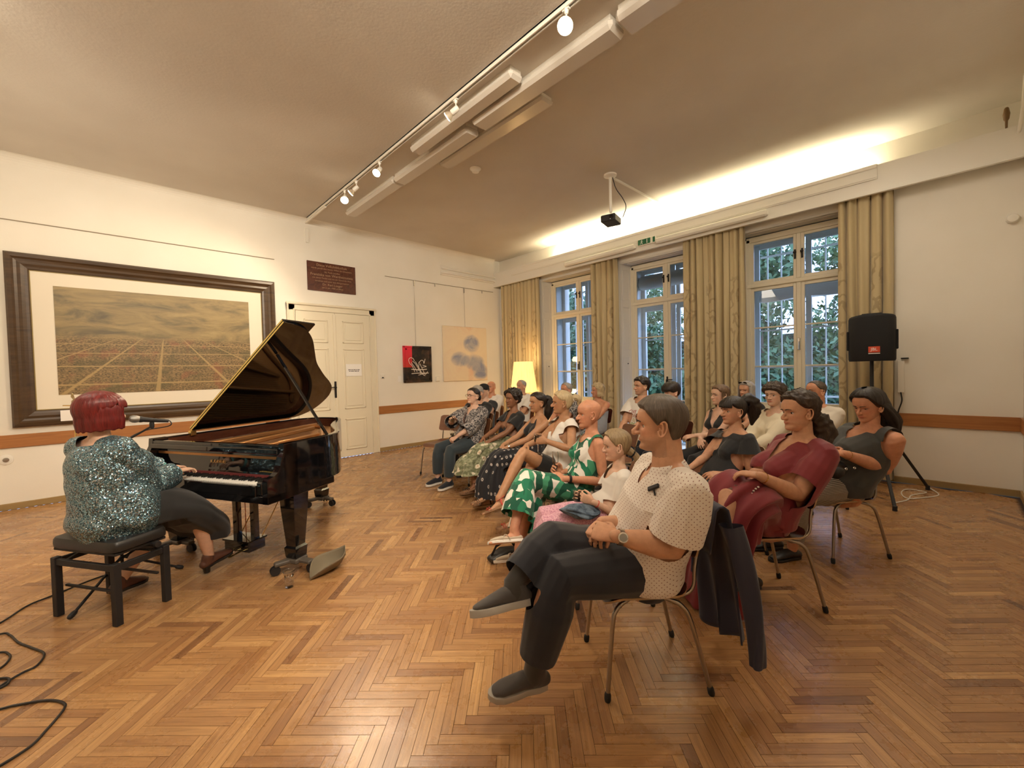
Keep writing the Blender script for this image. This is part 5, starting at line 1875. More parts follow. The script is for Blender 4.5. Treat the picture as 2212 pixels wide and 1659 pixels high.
    def chest(mb, g=0.0):
        bu = sp.get('bust', 1.0 if fem else 0)
        c = spine[int(ns_ * 0.60)]
        if bu:
            r = 0.050 + 0.016 * bu + fat * 0.5 + g
            for k in (-1, 1):
                mb.tube([c + Vector((k * 0.062 * s, 0.040, 0.02)), c + Vector((k * 0.066 * s, 0.072 * s + fat + 0.022 * bu, -0.012))], [r, r * 0.85], 14)
        if bel:
            c = spine[int(ns_ * 0.28)]
            mb.tube([c + Vector((0, 0.02, 0.06)), c + Vector((0, 0.05 + bel, 0.0)), c + Vector((0, 0.035 + bel * 0.7, -0.05))], [(0.13 + g, 0.11 + g), (0.135 + g, 0.115 + g), (0.12 + g, 0.09 + g)], 18, up=(0, 1, 0))
        for k in (-1, 1):                            # trapezius
            mb.tube([nb + Vector((0, -0.012, 0.02)), nb + Vector((k * sw * 0.5, -0.008, -0.022)), SH[k]], [0.042 * s + g, 0.044 * s + g, ar + g], 12)

    # ---- body
    M_skin = sp['skin']
    mb = MB()
    mb.tube(spine, torso_r(), 24, up=(0, 1, 0))
    chest(mb)
    for k in (-1, 1):
        arm_shell(mb, k)
        leg_shell(mb, k)
    # neck
    hy = math.radians(sp.get('look', sp['az']) - sp['az'])
    hp = math.radians(sp.get('pitch', 0))
    hr = math.radians(sp.get('roll', 0))
    HM = Matrix.Rotation(hy, 3, 'Z') @ Matrix.Rotation(hp, 3, 'X') @ Matrix.Rotation(hr, 3, 'Y')
    nr = (0.0475 if fem else 0.058) * s + fat * 0.12
    tn = H + HM @ Vector((0, -0.024, -0.035)) * hs
    mb.tube([nb + Vector((0, 0.0, -0.05)), nb + Vector((0, 0.004, 0.01)), nb.lerp(tn, 0.5), tn], [nr * 1.35, nr * 1.15, nr, nr * 0.98], 18)
    bare = sp.get('shoe', ('closed',))[0] in ('sandal', 'pump', 'heel')
    feet = {}
    for k in (-1, 1):
        f = FT[k]
        shin = (AN[k] - KN[k]).normalized()
        sd_ = f.cross(-shin)
        if sd_.length < 0.2:
            sd_ = Vector((1, 0, 0))
        sd_.normalize()
        up_ = sd_.cross(f).normalized()
        if up_.z < 0 and abs(f.z) < 0.9:
            up_, sd_ = -up_, -sd_
        feet[k] = (sd_, f, up_)
        if bare:
            fp_ = lambda y, z, x=0: AN[k] + (sd_ * x + f * y + up_ * z) * s
            mb.tube([AN[k] + up_ * 0.01, fp_(-0.012, -0.025), fp_(-0.022, -0.055)], [0.032 * s, 0.031 * s, 0.026 * s], 12)
            mb.tube([fp_(-0.02, -0.055), fp_(0.03, -0.045), fp_(0.08, -0.06), fp_(0.125, -0.070), fp_(0.145, -0.073)], [(0.026, 0.024), (0.029, 0.030), (0.034, 0.019), (0.040, 0.013), (0.036, 0.010)], 14, up=tuple(up_))
            for q in range(5):
                x = (-0.030 + q * 0.0145) * (k if True else 1)
                ln = (0.150, 0.160, 0.166, 0.170, 0.178)[q]
                mb.tube([fp_(0.13, -0.070, x), fp_(ln, -0.074, x * 1.02)], [0.0085 if q < 4 else 0.0115] * 2, 8)
    V, Q, N = remesh(mb, vox, 5)
    Vs, Qs, Ts, off = [V], [Q], [np.ones_like(V)], len(V)

    # ---- head, own finer pass, fused with nose, lips, ears and neck
    hv = sp.get('hvox', 0.0045)
    hm = head_shell(sp)
    nk = HM.transposed() @ (nb - H) / hs
    hm.tube([(0, -0.018, -0.02), (0, -0.020, -0.075), tuple(Vector((0, -0.02, -0.075)).lerp(nk, 0.6)), tuple(nk)], [nr / hs * 0.99, nr / hs * 0.99, nr / hs, nr / hs * 1.12], 20)
    V, Q, N = remesh(hm, hv, 2 if hv < 0.004 else 1, 0.5)
    T = np.ones_like(V)
    x, y, z = V.T
    uu = z / HH + 0.5
    lipm = np.exp(-((np.abs(x) / 0.024) ** 4)) * np.exp(-(((uu - 0.228) / 0.026) ** 4)) * (y > 0.06)
    lc = np.array(sp.get('lipc', (0.86, 0.55, 0.55) if fem else (0.92, 0.74, 0.72)))
    T = T * (1 - lipm[:, None]) + lc * lipm[:, None]
    ck = sum(np.exp(-((x - q * 0.042) / 0.022) ** 2 - ((uu - 0.36) / 0.09) ** 2) for q in (-1, 1)) * (y > 0.02)
    T *= 1 - np.array((0.0, 0.13, 0.13)) * ck[:, None]
    et = sum(np.exp(-((x - q * EX) / 0.017) ** 2 - ((uu - EU) / 0.05) ** 2) for q in (-1, 1)) * (y > 0.02)
    T *= 1 - np.array((0.10, 0.16, 0.16)) * et[:, None]
    if sp.get('stubble'):
        st = ((uu < 0.3) & (y > -0.02)) * np.clip((0.32 - uu) / 0.1, 0, 1) * (1 - lipm)
        T *= 1 - np.array((0.2, 0.16, 0.12)) * st[:, None]
    HMn = np.array(HM)
    to_p = lambda P_: np.asarray(P_) @ HMn.T * hs + np.array(H)
    Vs.append(to_p(V))
    Qs.append(Q + off)
    Ts.append(T)
    off += len(V)
    # eyelids join the body mesh
    zE = (EU - 0.5) * HH
    lids = MB()
    eyes, iris, lash, brow = MB(), MB(), MB(), MB()
    op = sp.get('eye', 1.0)
    gz = math.radians(sp.get('gaze', 0))
    for k in (-1, 1):
        c = Vector((k * EX, face_y(EX, EU) - 0.0185, zE))

        def sph(mb_, r, a0, a1, na=18, nb2=7, tw_=1.25):
            mb_.grid(lambda a, b2: c + Vector((r * math.cos(a0 + (a1 - a0) * b2) * math.sin((a - 0.5) * PI * 0.95), r * math.cos(a0 + (a1 - a0) * b2) * math.cos((a - 0.5) * PI * 0.95), r * math.sin(a0 + (a1 - a0) * b2))), na, nb2)
        sph(eyes, 0.0128, -1.3, 1.3)
        up_a = 0.42 * op - 0.10
        sph(lids, 0.0142, up_a, 1.45)
        sph(lids, 0.0140, -1.45, -0.34 * op - 0.05)
        d = Vector((math.sin(gz), math.cos(gz), -0.1)).normalized()
        iris.lathe([(0.0062, 0.0113), (0.0045, 0.0125), (0.0, 0.0134)], c, 14, d)
        pts = []
        for i in range(9):
            a = (i / 8 - 0.5) * PI * 0.86
            pts.append(c + Vector((0.0147 * math.cos(up_a) * math.sin(a), 0.0147 * math.cos(up_a) * math.cos(a), 0.0147 * math.sin(up_a))))
        lash.tube(pts, 0.0011 if fem else 0.0008, 6)
        pts = []
        for i in range(7):
            x_ = k * (0.013 + 0.0053 * i)
            u_ = 0.562 + 0.020 * math.sin((i + 1) / 7 * PI * 0.8) - (0.008 if i > 5 else 0)
            pts.append((x_, face_y(x_, u_) + 0.0035, (u_ - 0.5) * HH))
        bw_ = sp.get('browr', 1.0 if fem else 1.5)
        brow.tube(pts, [(0.0030 * bw_ * (1 - 0.10 * i), 0.0022) for i in range(7)], 8, up=(0, 1, 0))
    V = np.array(lids.v)
    Q = np.array(lids.f)
    Vs.append(to_p(V))
    Qs.append(Q + off)
    Ts.append(np.full_like(V, 0.92))
    off += len(V)

    def hput(mb_, name, m_):
        t = MB()
        t.v = [tuple(q) for q in to_p(np.array([tuple(q) for q in mb_.v]))]
        t.f = mb_.f
        t.mi = mb_.mi
        return t.build(name, m_, root, smooth=True, angle=60)
    eb = MB()
    eb.v, eb.f, eb.mi = list(eyes.v), list(eyes.f), [0] * len(eyes.f)
    o_ = len(eb.v)
    eb.v += iris.v
    eb.f += [tuple(i + o_ for i in f) for f in iris.f]
    eb.mi += [1] * len(iris.f)
    if not sp.get('noeye'):
        hput(eb, 'eyes', [M_eye, M_iris])
        hput(lash, 'eyelashes', M_lash)
    if sp.get('brow') is not None:
        hput(brow, 'eyebrows', sp['brow'])

    # ---- hands
    hk = sp.get('hand', ('lap', 'lap'))
    hvx = sp.get('handvox', max(0.0038, hv * 1.0))
    hand_info = {}
    for k, kind in ((1, hk[0]), (-1, hk[1])):
        if kind is None:
            continue
        fa = (WR[k] - ELB[k]).normalized()
        d = Vector(sp['hd' + ('R' if k > 0 else 'L')]) if 'hd' + ('R' if k > 0 else 'L') in sp else fa + Vector((-k * 0.35, 0.1, -0.25))
        d.normalize()
        nrm = Vector(sp['hn' + ('R' if k > 0 else 'L')]) if 'hn' + ('R' if k > 0 else 'L') in sp else Vector((-k * 0.5, 0, -0.85))
        nrm = (nrm - d * nrm.dot(d)).normalized()
        sd_ = d.cross(nrm) * k                       # towards the thumb
        c1, c2, c3 = {'lap': (0.35, 0.5, 0.35), 'fist': (0.9, 1.1, 0.7), 'flat': (0.12, 0.18, 0.12), 'keys': (0.15, 0.55, 0.4), 'hold': (0.75, 0.8, 0.45), 'clasp': (0.55, 0.9, 0.5)}[kind]
        hsz = sp.get('hsz', 1.0) * s
        hb = MB()
        W0 = WR[k]
        hb.tube([W0 - fa * 0.05, W0 - fa * 0.01, W0 + d * 0.022 * hsz, W0 + d * 0.055 * hsz, W0 + d * 0.088 * hsz], [(0.0245 * s, 0.0235 * s), (0.026 * hsz, 0.0195 * hsz), (0.032 * hsz, 0.0165 * hsz), (0.040 * hsz, 0.0145 * hsz), (0.040 * hsz, 0.0115 * hsz)], 14, up=tuple(nrm))
        for q, (ox, ln) in enumerate(((0.030, 0.070), (0.0105, 0.079), (-0.0095, 0.074), (-0.028, 0.058))):
            p = W0 + d * (0.085 - 0.004 * abs(q - 1)) * hsz + sd_ * ox * hsz
            pts = [p - d * 0.01, p]
            a = 0
            spread = (ox / 0.03) * 0.10
            for j, (fr, cc_) in enumerate(((0.45, c1 * (1 + 0.1 * q)), (0.31, c2), (0.24, c3))):
                a += cc_
                dd = d * math.cos(a) + nrm * math.sin(a) + sd_ * spread
                p = p + dd * ln * fr * hsz
                pts.append(p)
            hb.tube(pts, [0.0090 * hsz, 0.0092 * hsz, 0.0082 * hsz, 0.0074 * hsz, 0.0062 * hsz], 10)
        tb = W0 + d * 0.020 * hsz + sd_ * 0.024 * hsz + nrm * 0.006
        td_ = (d * 0.75 + sd_ * 0.62 + nrm * 0.30).normalized()
        t1 = tb + td_ * 0.036 * hsz
        td2 = (d * 0.92 + sd_ * 0.18 + nrm * (0.35 + c1 * 0.3)).normalized()
        t2 = t1 + td2 * 0.030 * hsz
        t3 = t2 + (td2 + nrm * 0.15 - sd_ * 0.2).normalized() * 0.022 * hsz
        hb.tube([tb, t1, t2, t3], [0.0135 * hsz, 0.0112 * hsz, 0.0100 * hsz, 0.0078 * hsz], 10)
        V, Q, N = remesh(hb, hvx, 2, 0.4)
        Vs.append(V)
        Qs.append(Q + off)
        Ts.append(np.ones_like(V) * np.array((1.0, 0.97, 0.95)))
        off += len(V)
        hand_info[k] = (W0 + d * 0.075 * hsz + nrm * 0.03 * hsz, d, nrm, sd_)
    np_obj('body', np.concatenate(Vs), np.concatenate(Qs), M_skin, root, np.concatenate(Ts))

    # ---- garments
    gv = sp.get('gvox', vox)
    nbn = np.array(nb)
    up_s = np.array((spine[-1] - spine[-4]).normalized())
    for g in sp['wear']:
        kind = g['kind']
        m_ = g['m']
        infl = g.get('g', 0.012)
        if kind == 'top':
            mb = MB()
            tr_ = [(a_ + g.get('hemg', 0.012) * max(0, 1 - i_ / 6), b_ + g.get('hemg', 0.012) * max(0, 1 - i_ / 6)) for i_, (a_, b_) in enumerate(torso_r(infl, infl))]
            mb.tube(spine[:], tr_, 28, up=(0, 1, 0))
            chest(mb, infl)
            ends = {}
            sl = g.get('sleeve', 0)
            for k in (-1, 1):
                if sl > 0:
                    ends[k] = arm_shell(mb, k, infl + g.get('sg', 0.004), sl, g.get('flare', 0.0))
            if g.get('skirt'):
                for k in (-1, 1):
                    leg_shell(mb, k, infl, g['skirt'])
            V, Q, N = remesh(mb, gv, 4)
            V = wrinkle(V, N, g.get('wr', 0.0035), g.get('ws', 16), g.get('seed', 1))
            hem = g.get('hem', zp - 0.02)
            neck = g.get('neck', ('round', 0.075, 0.0))

            def keep(C):
                k_ = np.ones(len(C), bool)
                rel = C - nbn
                h = rel @ up_s
                rad = np.linalg.norm(rel - np.outer(h, up_s), axis=1)
                k_ &= ~((h > -0.012 + neck[2]) & (rad < 0.085 * s + 0.03 + (0.06 if neck[0] == 'boat' else 0)) & (h > -0.03))
                if neck[0] in ('round', 'boat'):
                    nd = neck[1]
                    wd = nd * (1.1 if neck[0] == 'round' else 1.5)
                    fr = C[:, 1] > nb.y + 0.01
                    k_ &= ~(fr & ((rel[:, 0] / wd) ** 2 + (np.minimum(rel[:, 2], 0) / nd) ** 2 < 1))
                if neck[0] == 'v':
                    dpt, wd = neck[1], neck[3] if len(neck) > 3 else 0.08
                    fr = C[:, 1] > nb.y + 0.0
                    k_ &= ~(fr & (np.abs(rel[:, 0]) < wd * (rel[:, 2] + dpt) / dpt) & (rel[:, 2] > -dpt))
                if neck[0] == 'halter':
                    dpt = neck[1]
                    fr = C[:, 1] > nb.y - 0.01
                    z_ = rel[:, 2]
                    k_ &= ~((z_ > -dpt) & (np.abs(rel[:, 0]) > 0.055 + 0.06 * np.clip(-z_ / dpt, 0, 1)))
                    k_ &= ~((C[:, 1] < nb.y - 0.02) & (z_ > -dpt * 1.1))
                    k_ &= ~(fr & (np.abs(rel[:, 0]) < 0.05) & (z_ > -0.06))
                if neck[0] == 'tube':
                    k_ &= ~(rel[:, 2] > -neck[1])
                for k in (-1, 1):
                    if k in ends:
                        e, dr = ends[k]
                        rr = C - np.array(e)
                        a_ = rr @ np.array(dr)
                        k_ &= ~((a_ > -0.012) & (np.linalg.norm(rr, axis=1) < 0.11 + g.get('flare', 0)))
                    elif sl == 0 and neck[0] not in ('tube',):
                        shc = np.array(SH[k])
                        rr = C - shc - np.array((k * 0.022, 0, -0.045))
                        k_ &= ~((np.abs(rr[:, 0]) < 0.055) & ((rr[:, 1] / 0.085) ** 2 + (rr[:, 2] / 0.105) ** 2 < 1))
                        k_ &= ~((k * (C[:, 0] - SH[k].x) > -0.004 + g.get('capd', 0.0)) & (C[:, 2] > SH[k].z - 0.12))
                k_ &= C[:, 2] > hem
                return k_
            V, Q = cut(V, Q, keep)
            np_obj(g.get('name', 'top'), V, Q, m_, root)
        elif kind == 'trousers':
            mb = MB()
            mb.tube(spine[:4], torso_r(0.002)[:4], 24, up=(0, 1, 0))
            ends = {}
            for k in (-1, 1):
                ends[k] = leg_shell(mb, k, infl, g.get('len', 1.88), g.get('flare', 0.01))
            V, Q, N = remesh(mb, gv, 4)
            V = wrinkle(V, N, g.get('wr', 0.004), g.get('ws', 14), g.get('seed', 2), (1, 0.2, 0.2))

            def keep(C):
                k_ = np.ones(len(C), bool)
                for k in (-1, 1):
                    e, dr = ends[k]
                    rr = C - np.array(e)
                    k_ &= ~((rr @ np.array(dr) > -0.006) & (np.linalg.norm(rr, axis=1) < 0.10 + g.get('flare', 0.01) * 1.5))
                return k_
            V, Q = cut(V, Q, keep)
            np_obj(g.get('name', 'trousers'), V, Q, m_, root)
        elif kind == 'skirt':
            # lap surface over both thighs, then hanging from the knees
            km = (KN[1] + KN[-1]) / 2
            spread = abs(KN[1].x - KN[-1].x) / 2
            hz = g['hem']
            am = (AN[1] + AN[-1]) / 2
            hp_ = Vector(g['hp']) if 'hp' in g else Vector((am.x, am.y + 0.02, hz))
            topk = max(KN[1].z, KN[-1].z)
            P_ = [pel + Vector((0, 0.0, 0.16)), pel + Vector((0, 0.01, 0.06)), pel + Vector((0, 0.09, -0.01)), Vector((km.x * 0.5, km.y * 0.55, (zp + km.z) / 2 + 0.005)), Vector((km.x, km.y - 0.07, km.z + 0.0)), Vector((km.x, km.y + 0.0, km.z - 0.06)), (Vector((km.x, km.y, km.z - 0.06)) + hp_) / 2 + Vector((0, 0.02, 0)), hp_]
            wk_ = spread + tr * 0.85 + 0.035
            tk_ = (topk - min(KN[1].z, KN[-1].z)) / 2 + tr * 0.80 + 0.035
            R_ = [(tw[1] * s + fat + 0.012, td[1] * s + fat + 0.012), (tw[0] * s + fat * 1.1 + 0.03, td[0] * s + fat * 1.1 + 0.035), (tw[0] * s + fat + 0.045, 0.125 + fat), (wk_ * 0.5 + 0.10, tr + 0.02 + (tk_ - tr * 0.72) * 0.5), (wk_, tk_), (wk_ * 1.02, 0.105 + fat * 0.4), (wk_ * 1.02 + g.get('fl', 0.02) * 0.5, 0.115 + g.get('fl', 0.02)), (wk_ * 1.02 + g.get('fl', 0.02), 0.11 + g.get('fl', 0.02) * 1.6)]
            pts = spline(P_, 6)
            rr = []
            for i in range(len(pts)):
                t = i / 6
                rr.append((float(np.interp(t, range(8), [r[0] for r in R_])), float(np.interp(t, range(8), [r[1] for r in R_]))))
            nn = 96
            V, Fc = tube(pts, rr, nn, up=None, cap=False)
            V = np.array([tuple(q) for q in V])
            nr_ = len(pts)
            cen = np.array([tuple(q) for q in pts])
            gg = np.random.default_rng(g.get('seed', 3))
            ph = gg.uniform(0, 6, 4)
            for i in range(nr_):
                t = i / (nr_ - 1)
                am = g.get('fold', 0.012) * np.clip((t - 0.25) / 0.5, 0, 1)
                a = np.arange(nn) * 2 * PI / nn
                f = np.sin(a * 9 + ph[0] + t * 2) + 0.6 * np.sin(a * 15 + ph[1] - t * 3) + 0.5 * np.sin(a * 5 + ph[2])
                sl_ = slice(i * nn, (i + 1) * nn)
                dv = V[sl_] - cen[i]
                dv /= np.linalg.norm(dv, axis=1)[:, None] + 1e-6
                V[sl_] += dv * (f * am)[:, None]
            V[:, 2] = np.maximum(V[:, 2], 0.012)
            Q = np.array([f for f in Fc if len(f) == 4])
            # keep the lap above the seat board
            lowm = (V[:, 1] < 0.26) & (V[:, 2] < seat + 0.004)
            V[lowm, 2] = seat + 0.004
            np_obj(g.get('name', 'skirt'), V, Q, m_, root)
        elif kind == 'sock':
            for k in (-1, 1):
                mb = MB().tube([AN[k].lerp(KN[k], 0.45), AN[k].lerp(KN[k], 0.2), AN[k], AN[k] - feet[k][2] * 0.03], [0.052 * s, 0.045 * s, 0.040 * s, 0.042 * s], 14)
                mb.build('sock', m_, root, smooth=True)
    # ---- shoes
    sk = sp.get('shoe')
    if sk:
        for k in (-1, 1):
            if sk[0] == 'none':
                continue
            sd_, f, up_ = feet[k]
            fp_ = lambda y, z, x=0: AN[k] + (sd_ * x + f * y + up_ * z) * s
            m_ = sk[1]
            sm_ = sk[2]
            sole = [(-0.062, 0.0), (-0.056, 0.026), (-0.02, 0.033), (0.03, 0.031), (0.08, 0.040), (0.13, 0.044), (0.165, 0.036), (0.188, 0.016), (0.193, 0.0)]
            poly = sole + [(y, -x) for y, x in sole[-2:0:-1]]
            heel = sk[3] if len(sk) > 3 else 0.0

            def szz(y):
                return -0.083 + (0 if heel == 0 else 0)
            th_ = 0.022 if sk[0] in ('sneaker', 'slip') else 0.014
            mb = MB()
            n_ = len(poly)
            Vv = [fp_(y, -0.064 - th_ - (heel * np.clip((y - 0.02) / 0.1, 0, 1) * 0), x * 1.04) for y, x in poly] + [fp_(y, -0.064, x * 1.06) for y, x in poly] + [fp_(y, -0.060, x * 0.98) for y, x in poly]
            Fc = [tuple(range(n_ - 1, -1, -1)), tuple(range(2 * n_, 3 * n_))]
            for r_ in range(2):
                Fc += [(r_ * n_ + i, r_ * n_ + (i + 1) % n_, (r_ + 1) * n_ + (i + 1) % n_, (r_ + 1) * n_ + i) for i in range(n_)]
            mb.add(Vv, Fc)
            if heel:
                mb.tube([fp_(-0.03, -0.07), fp_(-0.03, -0.078 - heel)], [(0.028, 0.026), (0.024, 0.022)], 10, up=tuple(f), cap=False)
            mb.build('shoe_sole', sm_, root, smooth=True, angle=40)
            if sk[0] in ('sneaker', 'slip', 'pump', 'closed', 'heel'):
                mb = MB()
                toe = [fp_(-0.045, -0.048), fp_(-0.01, -0.040), fp_(0.045, -0.036), fp_(0.09, -0.044), fp_(0.135, -0.052), fp_(0.165, -0.056)]
                if sk[0] in ('pump',):
                    R_ = [(0.031, 0.020), (0.034, 0.018), (0.034, 0.016), (0.041, 0.022), (0.041, 0.018), (0.030, 0.012)]
                    toe = [fp_(-0.040, -0.052), fp_(-0.01, -0.054), fp_(0.045, -0.054), fp_(0.09, -0.050), fp_(0.135, -0.053), fp_(0.165, -0.056)]
                else:
                    R_ = [(0.034, 0.033), (0.038, 0.038), (0.038, 0.036), (0.042, 0.028), (0.042, 0.020), (0.031, 0.013)]
                mb.tube(toe, R_, 20, up=tuple(up_))
                if sk[0] in ('sneaker', 'slip', 'heel'):
                    mb.tube([fp_(-0.018, -0.04), fp_(-0.012, 0.0)], [(0.040, 0.046), (0.039, 0.043)], 16, up=tuple(f))
                V, Q, N = remesh(mb, max(0.004, min(0.006, vox)), 3)
                sn = np.array(up_)
                base_ = np.array(fp_(0, -0.064))
                V, Q = cut(V, Q, lambda C: (C - base_) @ sn > 0.001, 3)
                sh_o = np_obj('shoe', V, Q, m_, root)
                if sk[0] == 'sneaker' and sk[-1] == 'stripes':
                    mb = MB()
                    for q in range(3):
                        for sx in (-1, 1):
                            mb.tube([fp_(0.035 + q * 0.02, -0.060, sx * 0.042), fp_(0.05 + q * 0.02, -0.02, sx * 0.034)], (0.0035, 0.002), 6)
                    mb.build('stripes', mat('gold stripe', (0.42, 0.32, 0.16), 0.6), sh_o)
            if sk[0] in ('sandal', 'pump'):
                mb = MB()

                def strap(y0, y1, h, w_=0.005, wid=0.036):
                    pts = []
                    for i in range(9):
                        a = PI * i / 8
                        pts.append(fp_(y0 + (y1 - y0) * i / 8, -0.066 + h * math.sin(a) ** 0.8, wid * math.cos(a)))
                    mb.tube(pts, (w_, 0.0018), 8, up=tuple(f))
                if sk[0] == 'sandal':
                    strap(0.125, 0.125, 0.026, 0.009, 0.046)
                    strap(0.105, 0.105, 0.030, 0.006, 0.044)
                    pts = [fp_(-0.012 + 0.042 * math.cos(a), 0.0 - 0.012 * math.cos(a), 0.040 * math.sin(a)) for a in [2 * PI * i / 14 for i in range(15)]]
                    mb.tube(pts, (0.006, 0.002), 8, up=tuple(up_))
                    for sx in (-1, 1):
                        mb.tube([fp_(-0.01, 0.0, sx * 0.039), fp_(0.0, -0.035, sx * 0.036), fp_(-0.01, -0.066, sx * 0.034)], (0.007, 0.002), 8, up=(sd_ * sx))
                else:
                    strap(0.04, 0.09, 0.042, 0.007, 0.038)
                    strap(0.09, 0.04, 0.040, 0.007, 0.038)
                mb.build('strap', m_, root, smooth=True)
    sp['_'] = dict(root=root, H=H, HM=HM, hs=hs, nb=nb, SH=SH, ELB=ELB, WR=WR, KN=KN, AN=AN, hands=hand_info, loc=loc, spine=spine, to_p=to_p, hput=hput, hip=hip, az=az, pel=pel, feet=feet)
    if sp.get('hair'):
        make_hair(sp)
    return sp['_']


HT_ = [0, 30, 50, 68, 84, 98, 112, 130, 180]


def make_hair(sp):
    h = sp['hair']
    P_ = sp['_']
    m_ = h['m']
    vol = h.get('vol', 0.012)
    hl = h.get('line', [0.83, 0.83, 0.80, 0.70, 0.60, 0.58, 0.36, 0.24, 0.16])
    nth, ntt = 112, 26
    seed = h.get('seed', 1)
    curl = h.get('curl', 0.0)
    rid = h.get('ridge', 0.0022)
    from mathutils import noise as mn
    V, UV, Fc = [], [], []
    sweep = h.get('sweep', 0.0)
    for j in range(ntt):
        t = j / (ntt - 1)
        for i in range(nth):
            th = -PI + 2 * PI * i / nth
            thd = abs(math.degrees(th))
            l0 = float(np.interp(thd, HT_, hl))
            t0 = h.get('topline')
            u = l0 + (0.998 - l0) * t
            o = vol * min(1, t / 0.14) ** 0.6 + 0.0015
            if h.get('crownvol'):
                o += h['crownvol'] * math.sin(min(1, t) * PI / 2) * (0.5 + 0.5 * math.cos(th - PI)) ** 0.5
            ph = th + sweep * t * 2.0
            r_ = rid * (math.sin(ph * 31 + 1.7 * math.sin(ph * 7 + seed)) + 0.7 * math.sin(ph * 53 + seed)) * min(1, t * 5) * (1 - t ** 3)
            p = head_pt(th, u, o + r_)
            if curl:
                q = p * 34 + Vector((seed, 0, 0))
                p += p.normalized() * curl * (mn.noise(q) + 0.6 * mn.noise(q * 2.1)) * min(1, t * 6 + 0.2)
            V.append(p)
            UV.append((th * 0.35, t * 0.5))
    for j in range(ntt - 1):
        for i in range(nth):
            i2 = (i + 1) % nth
            a, b_, c, d = j * nth + i, j * nth + i2, (j + 1) * nth + i2, (j + 1) * nth + i
            if h.get('keep') and not h['keep'](math.degrees(-PI + 2 * PI * (i + 0.5) / nth), (j + 0.5) / ntt):
                continue
            Fc.append((a, b_, c, d))
    ex = MB()
    ex.v, ex.f = [tuple(p) for p in V], Fc
    uvs = list(UV)

    def sheet(fn, nu, nv, thick=0.006, us=1.0):
        o_ = len(ex.v)
        pts = [[fn(i / (nu - 1), j / (nv - 1)) for i in range(nu)] for j in range(nv)]
        cen = Vector((0, -0.01, -0.02))
        for lay in (0, 1):
            for j in range(nv):
                for i in range(nu):
                    p = Vector(pts[j][i])
                    if lay:
                        q = p - cen
                        q.z *= 0.2
                        p = p - q.normalized() * thick * (0.2 if j == nv - 1 or i in (0, nu - 1) else 1)
                    ex.v.append(tuple(p))
                    uvs.append((i / nu * us, j / nv * 0.5))
        nn = nu * nv
        for j in range(nv - 1):
            for i in range(nu - 1):
                a = o_ + j * nu + i
                ex.f.append((a, a + 1, a + nu + 1, a + nu))
                ex.f.append((nn + a + nu, nn + a + nu + 1, nn + a + 1, nn + a))
        for i in range(nu - 1):
            a = o_ + (nv - 1) * nu + i
            ex.f.append((a, a + 1, nn + a + 1, nn + a))
        for j in range(nv - 1):
            for e in (0, nu - 1):
                a = o_ + j * nu + e
                ex.f.append((a, a + nu, nn + a + nu, nn + a))

    if 'curtain' in h:                               # hair falling at the sides and back
        c_ = h['curtain']
        th0, zend, cv, inw = math.radians(c_.get('th0', 58)), c_['z'], c_.get('vol', 0.02), c_.get('in', 0.0)
        zt = c_.get('ztop', 0.045)

        def fn(a, b2):
            th = th0 + (2 * PI - 2 * th0) * a
            z = zt + (zend - zt) * b2
            u = max(z / HH + 0.5, c_.get('umin', 0.42))
            p = head_pt(th, u, 0)
            k = min(1, b2 * 5) ** 0.5
            d = Vector((p.x, p.y, 0)).normalized()
            rr = rid * 1.5 * (math.sin(th * 31 + 1.7 * math.sin(th * 7)) + 0.7 * math.sin(th * 53)) + c_.get('wave', 0) * math.sin(b2 * 9 + th * 3)
            bow = cv * math.sin(min(1, b2 * 1.1) * PI * 0.62)
            o = vol * 0.9 + bow + rr - inw * max(0, b2 - 0.6) * 2.5
            q = Vector((p.x, p.y, 0)) + d * o
            zz = z + c_.get('front', 0.0) * math.cos(th) * b2
            back = c_.get('back', 0.0) * b2 * b2
            return (q.x, q.y - back, zz + 0.004 * math.sin(th * 17))
        sheet(fn, 90, 18, 0.010, 3.0)
    if 'fringe' in h:
        f_ = h['fringe']
        fa = math.radians(f_.get('w', 52))

        def fn(a, b2):
            th = -fa + 2 * fa * a
            u = 0.90 + (f_['u'] - 0.90) * b2
            p = head_pt(th, u, vol * 0.85 + 0.007 * math.sin(b2 * PI * 0.8) + rid * 1.3 * math.sin(th * 40 + 2 * math.sin(th * 9)))
            return p
        sheet(fn, 44, 10, 0.004, 1.4)
    for tl in h.get('tails', []):
        pts = spline(tl['p'], 6)
        rr = [float(np.interp(i / (len(pts) - 1), np.linspace(0, 1, len(tl['r'])), tl['r'])) for i in range(len(pts))]
        n = 26
        tv, tf = tube(pts, rr, n)
        cen = None
        nrg = len(tv) // n
        tv = [Vector(q) for q in tv]
        for r_ in range(nrg):
            c0 = sum((tv[r_ * n + k] for k in range(n)), Vector()) / n
            for k in range(n):
                a = 2 * PI * k / n
                q = tv[r_ * n + k] - c0
                w_ = 1 + 0.10 * math.sin(a * 7 + r_ * 0.25) + 0.06 * math.sin(a * 11 - r_ * 0.4)
                if tl.get('curl'):
                    nv_ = (tv[r_ * n + k]) * 40
                    w_ += tl['curl'] * mn.noise(nv_)
                tv[r_ * n + k] = c0 + q * w_
        o_ = len(ex.v)
        ex.v += [tuple(q) for q in tv]
        uvs += [((k % n) / n * 1.2, (k // n) * 0.02) for k in range(len(tv))]
        ex.f += [tuple(i + o_ for i in f) for f in tf]
    Vp = P_['to_p'](np.array(ex.v))
    me = bpy.data.meshes.new('hair')
    me.from_pydata([tuple(q) for q in Vp], [], ex.f)
    ul = me.uv_layers.new(name='UVMap')
    idx = np.empty(len(me.loops), int)
    me.loops.foreach_get('vertex_index', idx)
    ul.data.foreach_set('uv', np.array(uvs)[idx].ravel())
    me.materials.append(m_)
